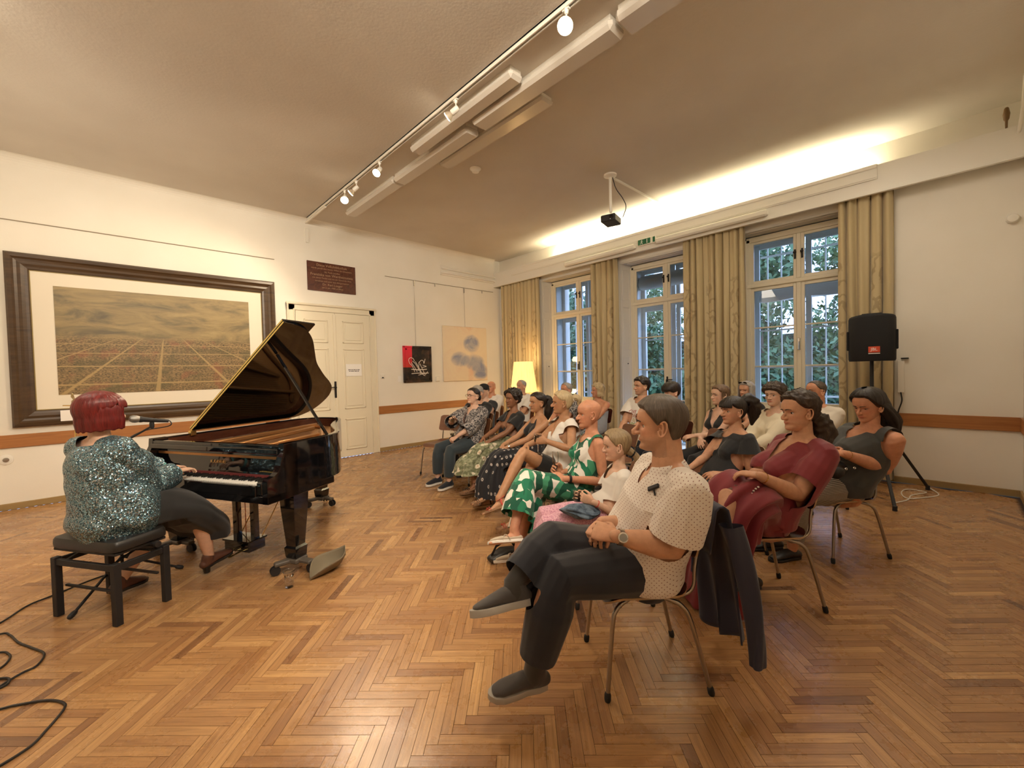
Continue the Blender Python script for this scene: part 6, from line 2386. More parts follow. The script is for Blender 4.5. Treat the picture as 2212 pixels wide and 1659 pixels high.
    me.polygons.foreach_set('use_smooth', [True] * len(me.polygons))
    o = bpy.data.objects.new('hair', me)
    COL.objects.link(o)
    o.parent = P_['root']
    if h.get('tie'):
        t = MB()
        c, ax, r = h['tie']
        pts = []
        ax = Vector(ax).normalized()
        a1 = ax.orthogonal().normalized()
        a2 = ax.cross(a1)
        for k in range(15):
            a = 2 * PI * k / 14
            pts.append(Vector(c) + (a1 * math.cos(a) + a2 * math.sin(a)) * r)
        t.tube(pts, 0.006, 8)
        P_['hput'](t, 'hair_tie', h.get('tiem', M_blackcloth))
    return o


# ---------------------------------------------------------------- chairs
M_ply = mat('brown plywood', rough=0.32, fn=_wood((0.115, 0.040, 0.018), (0.20, 0.080, 0.035), (3, 14, 14)))
M_ply_d = mat('dark red plywood', rough=0.25, fn=_wood((0.045, 0.010, 0.007), (0.085, 0.022, 0.013), (3, 14, 14)))
M_edge = mat('ply edge', (0.48, 0.33, 0.18), 0.5)
M_rub = mat('black rubber foot', (0.01, 0.01, 0.01), 0.7)


def make_chair(m_seat):
    R = empty('chair')
    nx, ny = 18, 20

    def seat(a, b2, t=0.0):
        x = -0.20 + 0.40 * a
        y = -0.19 + 0.40 * b2
        # rounded outline
        k = 1 - 0.10 * max(0, b2 - 0.6) ** 2 * 4 - 0.06 * max(0, 0.3 - b2) * 3
        z = 0.448 - 0.014 * math.cos(a * 2 * PI) * 0.0 - 0.016 * math.sin(a * PI) * math.sin(min(1, b2 * 1.2) * PI) - 0.045 * max(0, b2 - 0.78) ** 2 * 18 + 0.05 * max(0, 0.14 - b2) ** 2 * 30
        return (x * k, y, z + t)

    def slab(fn, nm, mt, parent, th):
        mb = MB()
        V = [fn(i / (nx - 1), j / (ny - 1), 0) for j in range(ny) for i in range(nx)] + [fn(i / (nx - 1), j / (ny - 1), th) for j in range(ny) for i in range(nx)]
        N_ = nx * ny
        F_ = []
        for j in range(ny - 1):
            for i in range(nx - 1):
                a = j * nx + i
                F_.append((a, a + nx, a + nx + 1, a + 1))
                F_.append((N_ + a, N_ + a + 1, N_ + a + nx + 1, N_ + a + nx))
        mb.add(V, F_)
        E_ = []
        for i in range(nx - 1):
            E_ += [(i, i + 1, N_ + i + 1, N_ + i), ((ny - 1) * nx + i + 1, (ny - 1) * nx + i, N_ + (ny - 1) * nx + i, N_ + (ny - 1) * nx + i + 1)]
        for j in range(ny - 1):
            E_ += [((j + 1) * nx, j * nx, N_ + j * nx, N_ + (j + 1) * nx), (j * nx + nx - 1, (j + 1) * nx + nx - 1, N_ + (j + 1) * nx + nx - 1, N_ + j * nx + nx - 1)]
        mb.f += E_
        mb.mi += [1] * len(E_)
        return mb.build(nm, [mt, M_edge], parent, smooth=True, angle=50)

    def sq(a):                                       # squircle mapping for rounded corners
        return a

    def rounded(fn, w0, h0, r):
        def g(a, b2, t):
            dx, dy = abs(a - 0.5) * 2, abs(b2 - 0.5) * 2
            # pull corners in
            cx, cy = max(0, dx - (1 - r)) / r, max(0, dy - (1 - r)) / r
            L = math.hypot(cx, cy)
            if L > 1e-6 and cx > 0 and cy > 0:
                mxx = max(cx, cy)
                k = mxx / L
                dx2, dy2 = (1 - r) + cx * k * r, (1 - r) + cy * k * r
                a = 0.5 + (dx2 / 2) * (1 if a > 0.5 else -1)
                b2 = 0.5 + (dy2 / 2) * (1 if b2 > 0.5 else -1)
            return fn(a, b2, t)
        return g
    slab(rounded(seat, 0.4, 0.4, 0.3), 'seat', m_seat, R, 0.010)

    def back(a, b2, t=0.0):
        x = -0.195 + 0.39 * a
        z = 0.615 + 0.235 * b2
        y = -0.215 - 0.10 * b2 * 0.75 - 0.030 * math.sin(a * PI) + 0.012
        return (x, y - t, z)
    slab(rounded(back, 0.39, 0.235, 0.28), 'backrest', m_seat, R, 0.010)
    for k in (-1, 1):
        # front leg and rear leg of bent steel tube
        pts = spline([(k * 0.10, 0.02, 0.428), (k * 0.155, 0.10, 0.428), (k * 0.178, 0.155, 0.40), (k * 0.19, 0.18, 0.33), (k * 0.215, 0.215, 0.015)], 6)
        lg = MB().tube(pts, 0.0105, 10).build('leg', M_steel, R, smooth=True)
        MB().tube([Vector((k * 0.2135, 0.214, 0.03)), Vector((k * 0.2155, 0.2155, 0.008))], 0.015, 10).build('foot_cap', M_rub, lg, smooth=True)
        pts = spline([(k * 0.10, -0.02, 0.426), (k * 0.155, -0.09, 0.426), (k * 0.18, -0.15, 0.40), (k * 0.19, -0.19, 0.32), (k * 0.215, -0.265, 0.015)], 6)
        lg = MB().tube(pts, 0.0105, 10).build('leg', M_steel, R, smooth=True)
        MB().tube([Vector((k * 0.2135, -0.262, 0.03)), Vector((k * 0.2155, -0.2665, 0.008))], 0.015, 10).build('foot_cap', M_rub, lg, smooth=True)
        MB().tube(spline([(k * 0.14, 0.12, 0.436), (k * 0.14, -0.12, 0.432), (k * 0.14, -0.19, 0.437), (k * 0.14, -0.225, 0.475), (k * 0.135, -0.235, 0.56), (k * 0.13, -0.262, 0.70)], 6), 0.009, 10).build('back_support', M_steel, R, smooth=True)
    return R


CH = {}


def chair(x, y, azd, label, dark=False, group='plywood and steel chairs'):
    key = dark
    if key not in CH:
        CH[key] = make_chair(M_ply_d if dark else M_ply)
        c = CH[key]
    else:
        c = copy_tree(CH[key])
    c.location = (x, y, 0)
    c.rotation_euler = (0, 0, math.radians(azd) - PI / 2)
    tag(c, label, 'chair', group)
    return c

# ================================================================ PEOPLE: the guests and the pianist
SK_a = skin_mat('tanned rosy', (0.60, 0.33, 0.205))
SK_b = skin_mat('fair', (0.72, 0.46, 0.33))
SK_c = skin_mat('olive', (0.47, 0.25, 0.135))
SK_d = skin_mat('brown', (0.27, 0.125, 0.065))
SK_e = skin_mat('sunburnt', (0.62, 0.30, 0.18))

H_dark = hair_mat('near black', (0.008, 0.006, 0.005), (0.030, 0.020, 0.015), 0.35)
H_brown = hair_mat('dark brown', (0.020, 0.012, 0.008), (0.060, 0.036, 0.022))
H_greyb = hair_mat('greying brown', (0.040, 0.028, 0.020), (0.120, 0.090, 0.065), 0.4)
H_red = hair_mat('dyed red', (0.045, 0.003, 0.003), (0.20, 0.018, 0.016), 0.32)
H_blond = hair_mat('ash blond', (0.17, 0.11, 0.055), (0.42, 0.31, 0.17))
H_lblond = hair_mat('light blond', (0.34, 0.24, 0.12), (0.62, 0.50, 0.30))
H_grey = hair_mat('silver grey', (0.25, 0.23, 0.20), (0.52, 0.49, 0.44))
H_lbrown = hair_mat('light brown', (0.070, 0.038, 0.020), (0.20, 0.12, 0.065))
B_dark = mat('dark eyebrow hair', (0.018, 0.012, 0.010), 0.8)
B_light = mat('light eyebrow hair', (0.25, 0.16, 0.09), 0.8)
B_grey = mat('grey eyebrow hair', (0.22, 0.18, 0.15), 0.8)


def cloth(name, col, rough=0.85, sheen=0.2, wv=0.0):
    def fn(b):
        v = b.obj()
        b.pr(Sheen_Weight=sheen)
        b.bump(b.math('ADD', b.noise(v, 420, 2), b.math('MULTIPLY', b.noise(v, 9, 3), 2.5)), 0.18, 0.002)
    return mat(name, col, rough, fn)


def patt(name, f, rough=0.8):
    def fn(b):
        b.pr(Base_Color=f(b), Sheen_Weight=0.15)
        v = b.obj()
        b.bump(b.math('ADD', b.noise(v, 420, 2), b.math('MULTIPLY', b.noise(v, 9, 3), 2.5)), 0.15, 0.002)
    return mat(name, rough=rough, fn=fn)


def p_dots(b):
    c = b.n('TexCoord').outputs['Object']
    s = b.n('SeparateXYZ', {0: c})
    k = 2 * PI / 0.021
    a = b.math('MULTIPLY', b.math('ADD', b.math('MULTIPLY', s.outputs[1], 0.9), b.math('MULTIPLY', s.outputs[0], 0.7)), k)
    z = b.math('MULTIPLY', s.outputs[2], k)
    p = b.math('MULTIPLY', b.math('SINE', a), b.math('SINE', z))
    return b.mix(b.ramp(p, [(0.76, (0, 0, 0)), (0.84, (1, 1, 1))]), (0.80, 0.74, 0.68), (0.30, 0.16, 0.14))


def p_leaf(b):
    v = b.obj((1, 1, 0.62), (0.5, 0.35, 0))
    w_ = b.n('VectorMath', operation='ADD')
    b.set(w_.inputs[0], v)
    nz = b.n('TexNoise', {'Vector': v, 'Scale': 5.5, 'Detail': 1.5})
    sc = b.n('VectorMath', operation='SCALE')
    b.set(sc.inputs[0], nz.outputs['Color'])
    sc.inputs['Scale'].default_value = 0.16
    b.set(w_.inputs[1], sc.outputs[0])
    c = b.vor(w_.outputs[0], 23, out='Color')
    s = b.n('SeparateColor', {0: c}).outputs[0]
    return b.ramp(s, [(0.0, (0.0, 0.085, 0.045)), (0.28, (0.005, 0.17, 0.085)), (0.48, (0.05, 0.30, 0.16)), (0.66, (0.80, 0.77, 0.70))], 'CONSTANT')


def p_floral(b):
    v = b.obj()
    d = b.vor(v, 10.5, rnd=0.9)
    n = b.noise(v, 42, 2)
    dd = b.math('ADD', d, b.math('MULTIPLY', b.math('SUBTRACT', n, 0.5), 0.40))
    base = b.ramp(b.noise(v, 30, 3), [(0.42, (0.13, 0.14, 0.07)), (0.6, (0.30, 0.31, 0.19))])
    c = b.mix(b.ramp(dd, [(0.30, (1, 1, 1)), (0.34, (0, 0, 0))]), base, (0.68, 0.60, 0.45))
    return b.mix(b.ramp(dd, [(0.06, (1, 1, 1)), (0.10, (0, 0, 0))]), c, (0.45, 0.25, 0.10))


def p_rings(b):
    v = b.obj((1, 1, 0.72))
    d = b.vor(v, 19, rnd=0.12)
    m_ = b.math('MULTIPLY', b.math('GREATER_THAN', d, 0.12), b.math('LESS_THAN', d, 0.27))
    m2 = b.math('LESS_THAN', d, 0.06)
    return b.mix(b.math('ADD', m_, b.math('MULTIPLY', m2, 0.5)), (0.010, 0.010, 0.014), (0.40, 0.36, 0.33))


def p_bw(b):
    n = b.noise(b.obj((1, 1, 1)), 46, 3, 0.7, dist=1.2)
    return b.ramp(n, [(0.47, (0.018, 0.018, 0.025)), (0.51, (0.48, 0.44, 0.41)), (0.64, (0.26, 0.22, 0.22))], 'CONSTANT')


def p_stripe(b):
    c = b.n('TexCoord').outputs['Object']
    s = b.n('SeparateXYZ', {0: c})
    a = b.math('SINE', b.math('MULTIPLY', b.math('ADD', s.outputs[2], b.math('MULTIPLY', s.outputs[1], 0.12)), 2 * PI / 0.0105))
    return b.mix(b.ramp(a, [(0.45, (0, 0, 0)), (0.6, (1, 1, 1))]), (0.13, 0.11, 0.09), (0.58, 0.52, 0.44))


def p_pink(b):
    n = b.noise(b.obj(), 55, 3, 0.6, dist=2.5)
    return b.ramp(n, [(0.44, (0.48, 0.20, 0.30)), (0.52, (0.72, 0.42, 0.50))])


def _sequin(b):
    v = b.obj()
    x = b.n('TexVoronoi', feature='F1')
    b.set(x.inputs['Vector'], v)
    b.set(x.inputs['Scale'], 175)
    col = x.outputs['Color']
    g = b.n('NewGeometry').outputs['Normal']
    sb = b.n('VectorMath', operation='SUBTRACT')
    b.set(sb.inputs[0], col)
    sb.inputs[1].default_value = (0.5, 0.5, 0.5)
    sc = b.n('VectorMath', operation='SCALE')
    b.set(sc.inputs[0], sb.outputs[0])
    sc.inputs['Scale'].default_value = 1.15
    ad = b.n('VectorMath', operation='ADD')
    b.set(ad.inputs[0], g)
    b.set(ad.inputs[1], sc.outputs[0])
    nn = b.n('VectorMath', operation='NORMALIZE')
    b.set(nn.inputs[0], ad.outputs[0])
    s = b.n('SeparateColor', {0: col}).outputs[1]
    base = b.ramp(s, [(0.0, (0.05, 0.11, 0.15)), (0.35, (0.16, 0.30, 0.37)), (0.7, (0.38, 0.56, 0.62)), (1.0, (0.55, 0.45, 0.40))])
    edge = b.ramp(x.outputs['Distance'], [(0.45, (1, 1, 1)), (0.75, (0.25, 0.3, 0.33))])
    b.pr(Base_Color=b.mix(1.0, base, edge, 'MULTIPLY'), Metallic=0.75, Roughness=0.24, Normal=nn.outputs[0])


M_seq = mat('blue sequins', (0.2, 0.4, 0.45), 0.2, _sequin)
M_shirt = patt('white shirt with tiny dots', p_dots)
M_leafp = patt('green and white leaf print', p_leaf)
M_floral = patt('sage floral print', p_floral)
M_rings = patt('black cloth with oval rings', p_rings)
M_bwp = patt('black and white blouse print', p_bw)
M_strp = patt('fine striped cotton', p_stripe)
M_pink = patt('pink patterned cotton', p_pink)
M_navy = cloth('dark navy denim', (0.010, 0.012, 0.020))
M_jean = cloth('grey blue denim', (0.030, 0.045, 0.055))
M_blk = cloth('black jersey', (0.010, 0.010, 0.011))
M_blk2 = cloth('faded black jersey', (0.020, 0.022, 0.026))
M_wht = cloth('white cotton', (0.78, 0.74, 0.68))
M_wht2 = cloth('off white cotton', (0.72, 0.66, 0.56))
M_cream = cloth('cream knit', (0.80, 0.72, 0.54))
M_red = cloth('wine red cotton', (0.20, 0.012, 0.022), 0.6)
M_grey = cloth('slate linen', (0.050, 0.052, 0.050))
M_lgrey = cloth('pale grey pleats', (0.30, 0.32, 0.36))
M_beige = cloth('pale yellow cotton', (0.60, 0.44, 0.24))
M_sock = cloth('dark grey sock', (0.040, 0.036, 0.032))
M_gshoe = cloth('grey canvas', (0.058, 0.052, 0.050))
M_sole = mat('pale grey sole', (0.36, 0.33, 0.29), 0.7)
M_wsole = mat('white sole', (0.75, 0.72, 0.66), 0.6)
M_taupe = cloth('taupe suede', (0.50, 0.42, 0.32))
M_coral = mat('coral leather', (0.62, 0.09, 0.07), 0.45)
M_cork = mat('cork wedge', (0.26, 0.14, 0.07), 0.8)
M_blea = mat('black shoe leather', (0.015, 0.013, 0.012), 0.4)
M_brlea = mat('brown shoe leather', (0.10, 0.040, 0.025), 0.4)
M_purple = cloth('purple canvas', (0.14, 0.09, 0.22))
M_wsnk = mat('cream sneaker leather', (0.70, 0.64, 0.50), 0.5)
M_gold = mat('gold jewellery', (0.80, 0.55, 0.20), 0.2, metal=1.0)
M_silver = mat('silver jewellery', (0.75, 0.73, 0.70), 0.15, metal=1.0)
M_pearl = mat('pearl', (0.85, 0.80, 0.72), 0.2)
M_wine = mat('glass with wine', (1.0, 0.93, 0.72), 0.0, Transmission_Weight=1.0, IOR=1.33)
M_gls = mat('drinking glass', (0.97, 0.97, 0.97), 0.0, Transmission_Weight=1.0, IOR=1.42)

PIAN = Vector((-0.1, 3.9, 0))


def setup(sp):
    """directions: rel = degrees the face is turned away from the viewer, b = same for the body"""
    hc = at(*sp['head'])
    camaz = math.degrees(math.atan2(-hc.y, -hc.x)) % 360
    if 'look' not in sp:
        sp['look'] = camaz - sp['rel']
    if 'az' not in sp:
        sp['az'] = math.degrees(math.atan2(PIAN.y - hc.y, PIAN.x - hc.x)) % 360
    return sp


HAIRS = dict(
    short=dict(line=[0.80, 0.80, 0.76, 0.62, 0.56, 0.57, 0.36, 0.24, 0.15], vol=0.014, ridge=0.0012),
    back=dict(line=[0.82, 0.82, 0.77, 0.66, 0.60, 0.58, 0.34, 0.22, 0.12], vol=0.010, ridge=0.0016),
    thin=dict(line=[0.93, 0.93, 0.90, 0.74, 0.62, 0.58, 0.36, 0.26, 0.16], vol=0.004, ridge=0.0008),
    stub=dict(line=[0.86, 0.86, 0.84, 0.70, 0.60, 0.58, 0.34, 0.26, 0.2], vol=0.002, ridge=0.0004),
)


def hair(kind, m, **kw):
    d = dict(HAIRS[kind])
    d.update(kw)
    d['m'] = m
    return d


PEO = {}


def person(key, **sp):
    setup(sp)
    PEO[key] = sp
    make_person(sp)
    return sp


# ---------------------------------------------------------------- the pianist
person('pianist', label='woman with red bobbed hair in a blue sequin jacket seated at the piano', head=(221, 893, 2.79), look=10, az=32, hip=(0.0, 3.86, 0), skin=SK_b, brow=B_dark,
       seat=0.525, s=1.0, fat=0.045, hs=1.03, vox=0.007, hvox=0.0035, pitch=2, hand=('keys', 'keys'),
       wR=tuple(at(386, 1017, 3.19)), eR=tuple(at(318, 1052, 2.94)), wL=tuple(pw(-0.02, -0.85, 0.80)), hdR=(-0.15, 1, -0.05), hdL=(0.1, 1, -0.05), hnR=(0, -0.1, -1), hnL=(0, -0.1, -1),
       kR=tuple(at(424, 1092, 3.12)), aR=tuple(at(452, 1200, 3.27)), fR=(0.05, 1, 0.16), kL=tuple(at(372, 1088, 3.30)), aL=tuple(at(262, 1252, 2.98)), fL=(-0.1, 1, -0.05), bust=1.6,
       wear=[dict(kind='top', name='sequin_jacket', m=M_seq, g=0.028, sleeve=1.86, sg=0.018, hem=0.50, hemg=0.05, neck=('round', 0.05, 0.0), wr=0.008, ws=22, flare=0.003),
             dict(kind='skirt', m=M_blk, hem=0.40, hp=(0.0, 0.50, 0.38), fold=0.004, fl=0.01)],
       shoe=('heel', M_brlea, M_blea, 0.045),
       hair=hair('short', H_red, vol=0.034, ridge=0.002, crownvol=0.008, seed=3, curtain=dict(th0=50, z=-0.105, vol=0.016, ztop=0.05, **{'in': 0.006}), fringe=dict(u=0.60, w=60)))

# ---------------------------------------------------------------- front row, from the nearest guest to the far end
person('A', label='nearest guest, a man in a dotted white shirt and dark jeans with crossed legs', head=(1424, 915, 2.0), rel=86, az=139, hip=(1.90, 1.09, 0), skin=SK_a, brow=B_dark, fem=False,
       s=1.05, fat=0.050, belly=0.075, hs=1.12, vox=0.006, hvox=0.0028, handvox=0.0034, pitch=-2, nose=1.5, jaw=1.18, lips=0.7, stubble=1, hand=('clasp', 'clasp'), sh=(0, 0, 0),
       nb=(0, -0.02, -0.015), la=0.30, lf=0.27, hsz=1.08,
       eL=tuple(at(1452, 1182, 1.84)), wL=tuple(at(1328, 1158, 1.84)), wR=tuple(at(1300, 1128, 2.02)), hdL=(0.75, 0.65, 0.02), hnL=(0.5, -0.5, -0.75), hdR=(-0.75, 0.55, -0.3), hnR=(-0.3, 0.3, -0.9),
       kR=tuple(at(1186, 1172, 1.93)), aR=tuple(at(1108, 1262, 1.80)), fR=(-0.38, 0.90, 0.05), kL=tuple(at(1205, 1248, 1.78)), aL=tuple(at(1152, 1448, 1.84)), fL=(-0.2, 1, -0.02),
       wear=[dict(kind='top', name='shirt', m=M_shirt, g=0.018, sleeve=0.84, sg=0.022, flare=0.012, hem=0.47, hemg=0.02, neck=('v', 0.075, 0.01, 0.035), wr=0.006, ws=13, seed=4),
             dict(kind='trousers', m=M_navy, g=0.014, len=1.84, flare=0.020, wr=0.005, seed=5), dict(kind='sock', m=M_sock)],
       shoe=('slip', M_gshoe, M_sole),
       hair=hair('back', H_greyb, vol=0.017, ridge=0.0016, seed=5, line=[0.80, 0.80, 0.77, 0.66, 0.50, 0.57, 0.36, 0.20, 0.08]))

person('B', label='blond girl with a low ponytail in a white T-shirt holding a small glass', head=(1331, 961, 2.86), rel=80, az=138, hip=(2.40, 1.64, 0), skin=SK_b, brow=B_light,
       s=0.80, hs=0.93, bust=0, vox=0.006, hvox=0.0035, pitch=-6, nose=0.6, jaw=0.92, lips=0.9, hand=('hold', 'hold'),
       wL=tuple(at(1281, 1084, 2.70)), eL=tuple(at(1345, 1118, 2.72)), wR=tuple(at(1262, 1075, 2.82)), hdL=(0.2, 0.9, 0.35), hnL=(0.9, 0, 0.1), hdR=(-0.2, 0.9, 0.3), hnR=(-0.8, 0, 0.1),
       lkR=(0.10, 0.40, 0.485), lkL=(-0.10, 0.40, 0.485), laR=(0.05, 0.42, 0.11), laL=(-0.08, 0.50, 0.10),
       wear=[dict(kind='top', name='t_shirt', m=M_wht, g=0.016, sleeve=0.62, sg=0.012, flare=0.018, hem=0.50, neck=('round', 0.06, 0.0), seed=8),
             dict(kind='trousers', m=M_pink, g=0.03, len=1.6, flare=0.02, seed=9)],
       shoe=('sneaker', M_purple, M_wsole),
       hair=hair('back', H_blond, vol=0.012, ridge=0.002, line=[0.84, 0.84, 0.80, 0.66, 0.50, 0.56, 0.36, 0.22, 0.10], tails=[dict(p=[(0, -0.085, -0.055), (0, -0.12, -0.085), (0.0, -0.14, -0.13), (0.01, -0.13, -0.19)], r=[0.03, 0.022, 0.026, 0.006])], tie=((0, -0.112, -0.078), (0, -1, -0.8), 0.024)))

person('C', label='woman with a shaved head in a green and white leaf print suit', head=(1272, 893, 3.50), rel=72, az=148, skin=SK_e, brow=None, lean=0.12, s=1.0, hs=1.03, vox=0.007, hvox=0.0038, nose=1.0, pitch=-3,
       hand=('hold', 'clasp'), eL=tuple(at(1303, 1040, 3.33)), wL=tuple(at(1219, 1034, 3.24)), wR=tuple(at(1213, 1020, 3.42)), hdL=(0.35, 0.9, 0.1), hnL=(0.6, 0, -0.4), hdR=(-0.1, 0.8, 0.5), hnR=(-0.9, 0, 0),
       kL=tuple(at(1135, 1038, 3.15)), aL=tuple(at(1110, 1146, 2.96)), fL=(0.0, 1, 0.02), kR=tuple(at(1150, 1060, 3.28)), aR=tuple(at(1120, 1186, 3.12)), fR=(0.0, 1, 0),
       wear=[dict(kind='top', name='top', m=M_leafp, g=0.014, sleeve=0, hem=0.50, neck=('round', 0.055, 0.0), seed=11, wr=0.004),
             dict(kind='trousers', m=M_leafp, g=0.03, len=1.72, flare=0.045, wr=0.010, ws=12, seed=12)],
       shoe=('pump', M_taupe, M_wsole))

person('D', label='woman with light blond ponytail and white sleeveless blouse holding a wine glass', head=(1214, 869, 4.22), rel=82, az=156, skin=SK_c, brow=B_light, lean=0.10, s=1.0, hs=1.02, vox=0.008, hvox=0.0042, nose=1.2,
       hand=('lap', 'hold'), wL=tuple(at(1180, 953, 3.95)), wR=tuple(at(1136, 963, 4.02)), poleL=(-0.6, -0.6, -0.3), poleR=(0.3, -0.3, -0.9), hdL=(0.2, 0.95, 0.2), hnL=(0.8, 0.2, 0), smile=1,
       kL=tuple(at(1128, 978, 3.88)), aL=tuple(at(1078, 1078, 3.68)), fL=(0, 1, -0.22), kR=tuple(at(1148, 1003, 4.0)), aR=tuple(at(1112, 1118, 3.92)), fR=(0, 1, -0.05),
       wear=[dict(kind='top', name='blouse', m=M_wht, g=0.022, sleeve=0.22, sg=0.015, flare=0.02, hem=0.48, neck=('v', 0.17, 0.0, 0.06), seed=14, wr=0.005),
             dict(kind='trousers', name='shorts', m=M_blk, g=0.02, len=0.62, flare=0.02, seed=15)],
       shoe=('sandal', M_coral, M_cork, 0.045),
       hair=hair('back', H_lblond, vol=0.010, ridge=0.002, tails=[dict(p=[(0, -0.09, 0.02), (0, -0.13, 0.045), (0, -0.165, 0.02), (0, -0.16, -0.03)], r=[0.025, 0.030, 0.030, 0.008])], tie=((0, -0.105, 0.03), (0, -1, 0.4), 0.030), tiem=M_wht2))

person('E', label='woman with a long black ponytail in a black halter top and ring print skirt', head=(1161, 869, 4.88), rel=60, az=160, skin=SK_c, brow=B_dark, s=0.98, hs=1.0, vox=0.008, hvox=0.0042,
       hand=('lap', 'lap'), lwL=(-0.05, 0.34, 0.66), lwR=(0.05, 0.36, 0.66), lkL=(-0.06, 0.46, 0.56), laL=(-0.10, 0.60, 0.22), fL=(0, 1, -0.15), lkR=(0.02, 0.45, 0.50), laR=(0.06, 0.50, 0.11),
       wear=[dict(kind='top', name='halter_top', m=M_blk, g=0.010, sleeve=0, hem=0.50, neck=('halter', 0.13, 0.0), seed=17, wr=0.002),
             dict(kind='skirt', m=M_rings, hem=0.16, hp=(-0.02, 0.48, 0.17), fold=0.012, fl=0.06, seed=3)],
       shoe=('sandal', M_blea, M_cork),
       hair=hair('back', H_dark, vol=0.011, ridge=0.0018, tails=[dict(p=[(0, -0.09, 0.03), (0, -0.14, 0.035), (0, -0.165, -0.03), (0.01, -0.15, -0.13), (0.02, -0.12, -0.24)], r=[0.03, 0.042, 0.055, 0.05, 0.012])]))

person('F', label='young woman with short dark curls in a black V-neck top and sage floral skirt', head=(1107, 861, 5.48), rel=52, az=170, skin=SK_d, brow=B_dark, s=0.98, hs=1.0, vox=0.009, hvox=0.0045,
       hand=('lap', 'lap'), lwL=(-0.06, 0.33, 0.64), lwR=(0.05, 0.36, 0.66), lkL=(-0.06, 0.46, 0.54), laL=(-0.12, 0.55, 0.20), fL=(0, 1, -0.1), lkR=(0.03, 0.45, 0.50), laR=(0.08, 0.46, 0.10),
       wear=[dict(kind='top', name='top', m=M_blk, g=0.014, sleeve=0.62, sg=0.012, flare=0.012, hem=0.50, neck=('v', 0.20, 0.0, 0.06), seed=18),
             dict(kind='skirt', m=M_floral, hem=0.30, hp=(-0.02, 0.50, 0.30), fold=0.016, fl=0.09, seed=5)],
       shoe=('sandal', M_blea, M_cork),
       hair=hair('short', H_dark, vol=0.024, crownvol=0.014, curl=0.020, ridge=0.0, line=[0.84, 0.82, 0.74, 0.56, 0.42, 0.40, 0.30, 0.22, 0.16], tails=[dict(p=[(0.03, 0.05, 0.10), (0.065, 0.055, 0.075), (0.080, 0.03, 0.02)], r=[0.02, 0.028, 0.016], curl=0.5)]))

person('G', label='woman with glasses and black and white print blouse beside the empty chair', head=(1022, 855, 5.98), rel=48, az=186, skin=SK_b, brow=B_dark, s=1.0, fat=0.03, hs=1.0, pitch=6, vox=0.009, hvox=0.0045,
       hand=('lap', 'hold'), lwL=(-0.10, 0.34, 0.66), lwR=(0.04, 0.27, 0.86), poleR=(0.9, -0.2, -0.4), hdR=(-0.5, 0.5, 0.6), lkR=(0.17, 0.42, 0.50), lkL=(-0.10, 0.45, 0.50), laR=(0.20, 0.42, 0.10), laL=(-0.08, 0.46, 0.10),
       wear=[dict(kind='top', name='blouse', m=M_bwp, g=0.024, sleeve=1.55, sg=0.018, flare=0.008, hem=0.50, neck=('v', 0.10, 0.0, 0.05), seed=20, wr=0.006),
             dict(kind='trousers', m=M_jean, g=0.012, len=1.86, flare=0.012, seed=21)],
       shoe=('sneaker', M_navy, M_wsole),
       hair=hair('back', H_dark, vol=0.008, ridge=0.0015, tails=[dict(p=[(0, -0.08, -0.01), (0, -0.115, -0.02), (0, -0.125, -0.045)], r=[0.03, 0.036, 0.02])]))

# ---------------------------------------------------------------- second row and the women on the right
person('P', label='smiling woman with dark curly ponytail in a wine red dress', head=(1724, 889, 2.70), rel=52, az=138, hip=(3.05, 0.86, 0), skin=SK_a, brow=B_dark, s=1.04, fat=0.035, hs=1.05, vox=0.006, hvox=0.003, smile=1.6, jaw=1.08, pitch=-2, roll=3, bust=1.4,
       hand=('lap', 'lap'), nb=(0.0, -0.01, 0.0), eL=tuple(at(1722, 1068, 2.52)), wL=tuple(at(1640, 1028, 2.42)), wR=tuple(at(1628, 1020, 2.62)), hdL=(0.75, 0.65, 0.05), hnL=(0.1, 0.0, -1), hdR=(-0.55, 0.8, -0.12), hnR=(-0.1, 0, -1),
       kR=tuple(at(1588, 1070, 2.62)), kL=tuple(at(1570, 1075, 2.46)), aL=tuple(at(1600, 1240, 2.44)), aR=tuple(at(1618, 1240, 2.60)),
       wear=[dict(kind='top', name='dress_bodice', m=M_red, g=0.018, sleeve=1.06, sg=0.016, flare=0.010, hem=0.50, neck=('v', 0.155, 0.0, 0.055), seed=23, wr=0.006, ws=12),
             dict(kind='skirt', name='dress_skirt', m=M_red, hem=0.03, hp=(-0.02, 0.36, 0.05), fold=0.020, fl=0.05, seed=8)],
       shoe=('closed', M_blea, M_blea),
       hair=hair('back', H_brown, vol=0.020, crownvol=0.010, curl=0.010, ridge=0.0015, line=[0.84, 0.84, 0.80, 0.68, 0.60, 0.58, 0.38, 0.26, 0.14],
                 tails=[dict(p=[(0, -0.09, -0.04), (0, -0.13, -0.07), (0.0, -0.15, -0.13), (0.0, -0.13, -0.21), (0.01, -0.11, -0.27)], r=[0.04, 0.055, 0.062, 0.045, 0.01], curl=0.35)]))

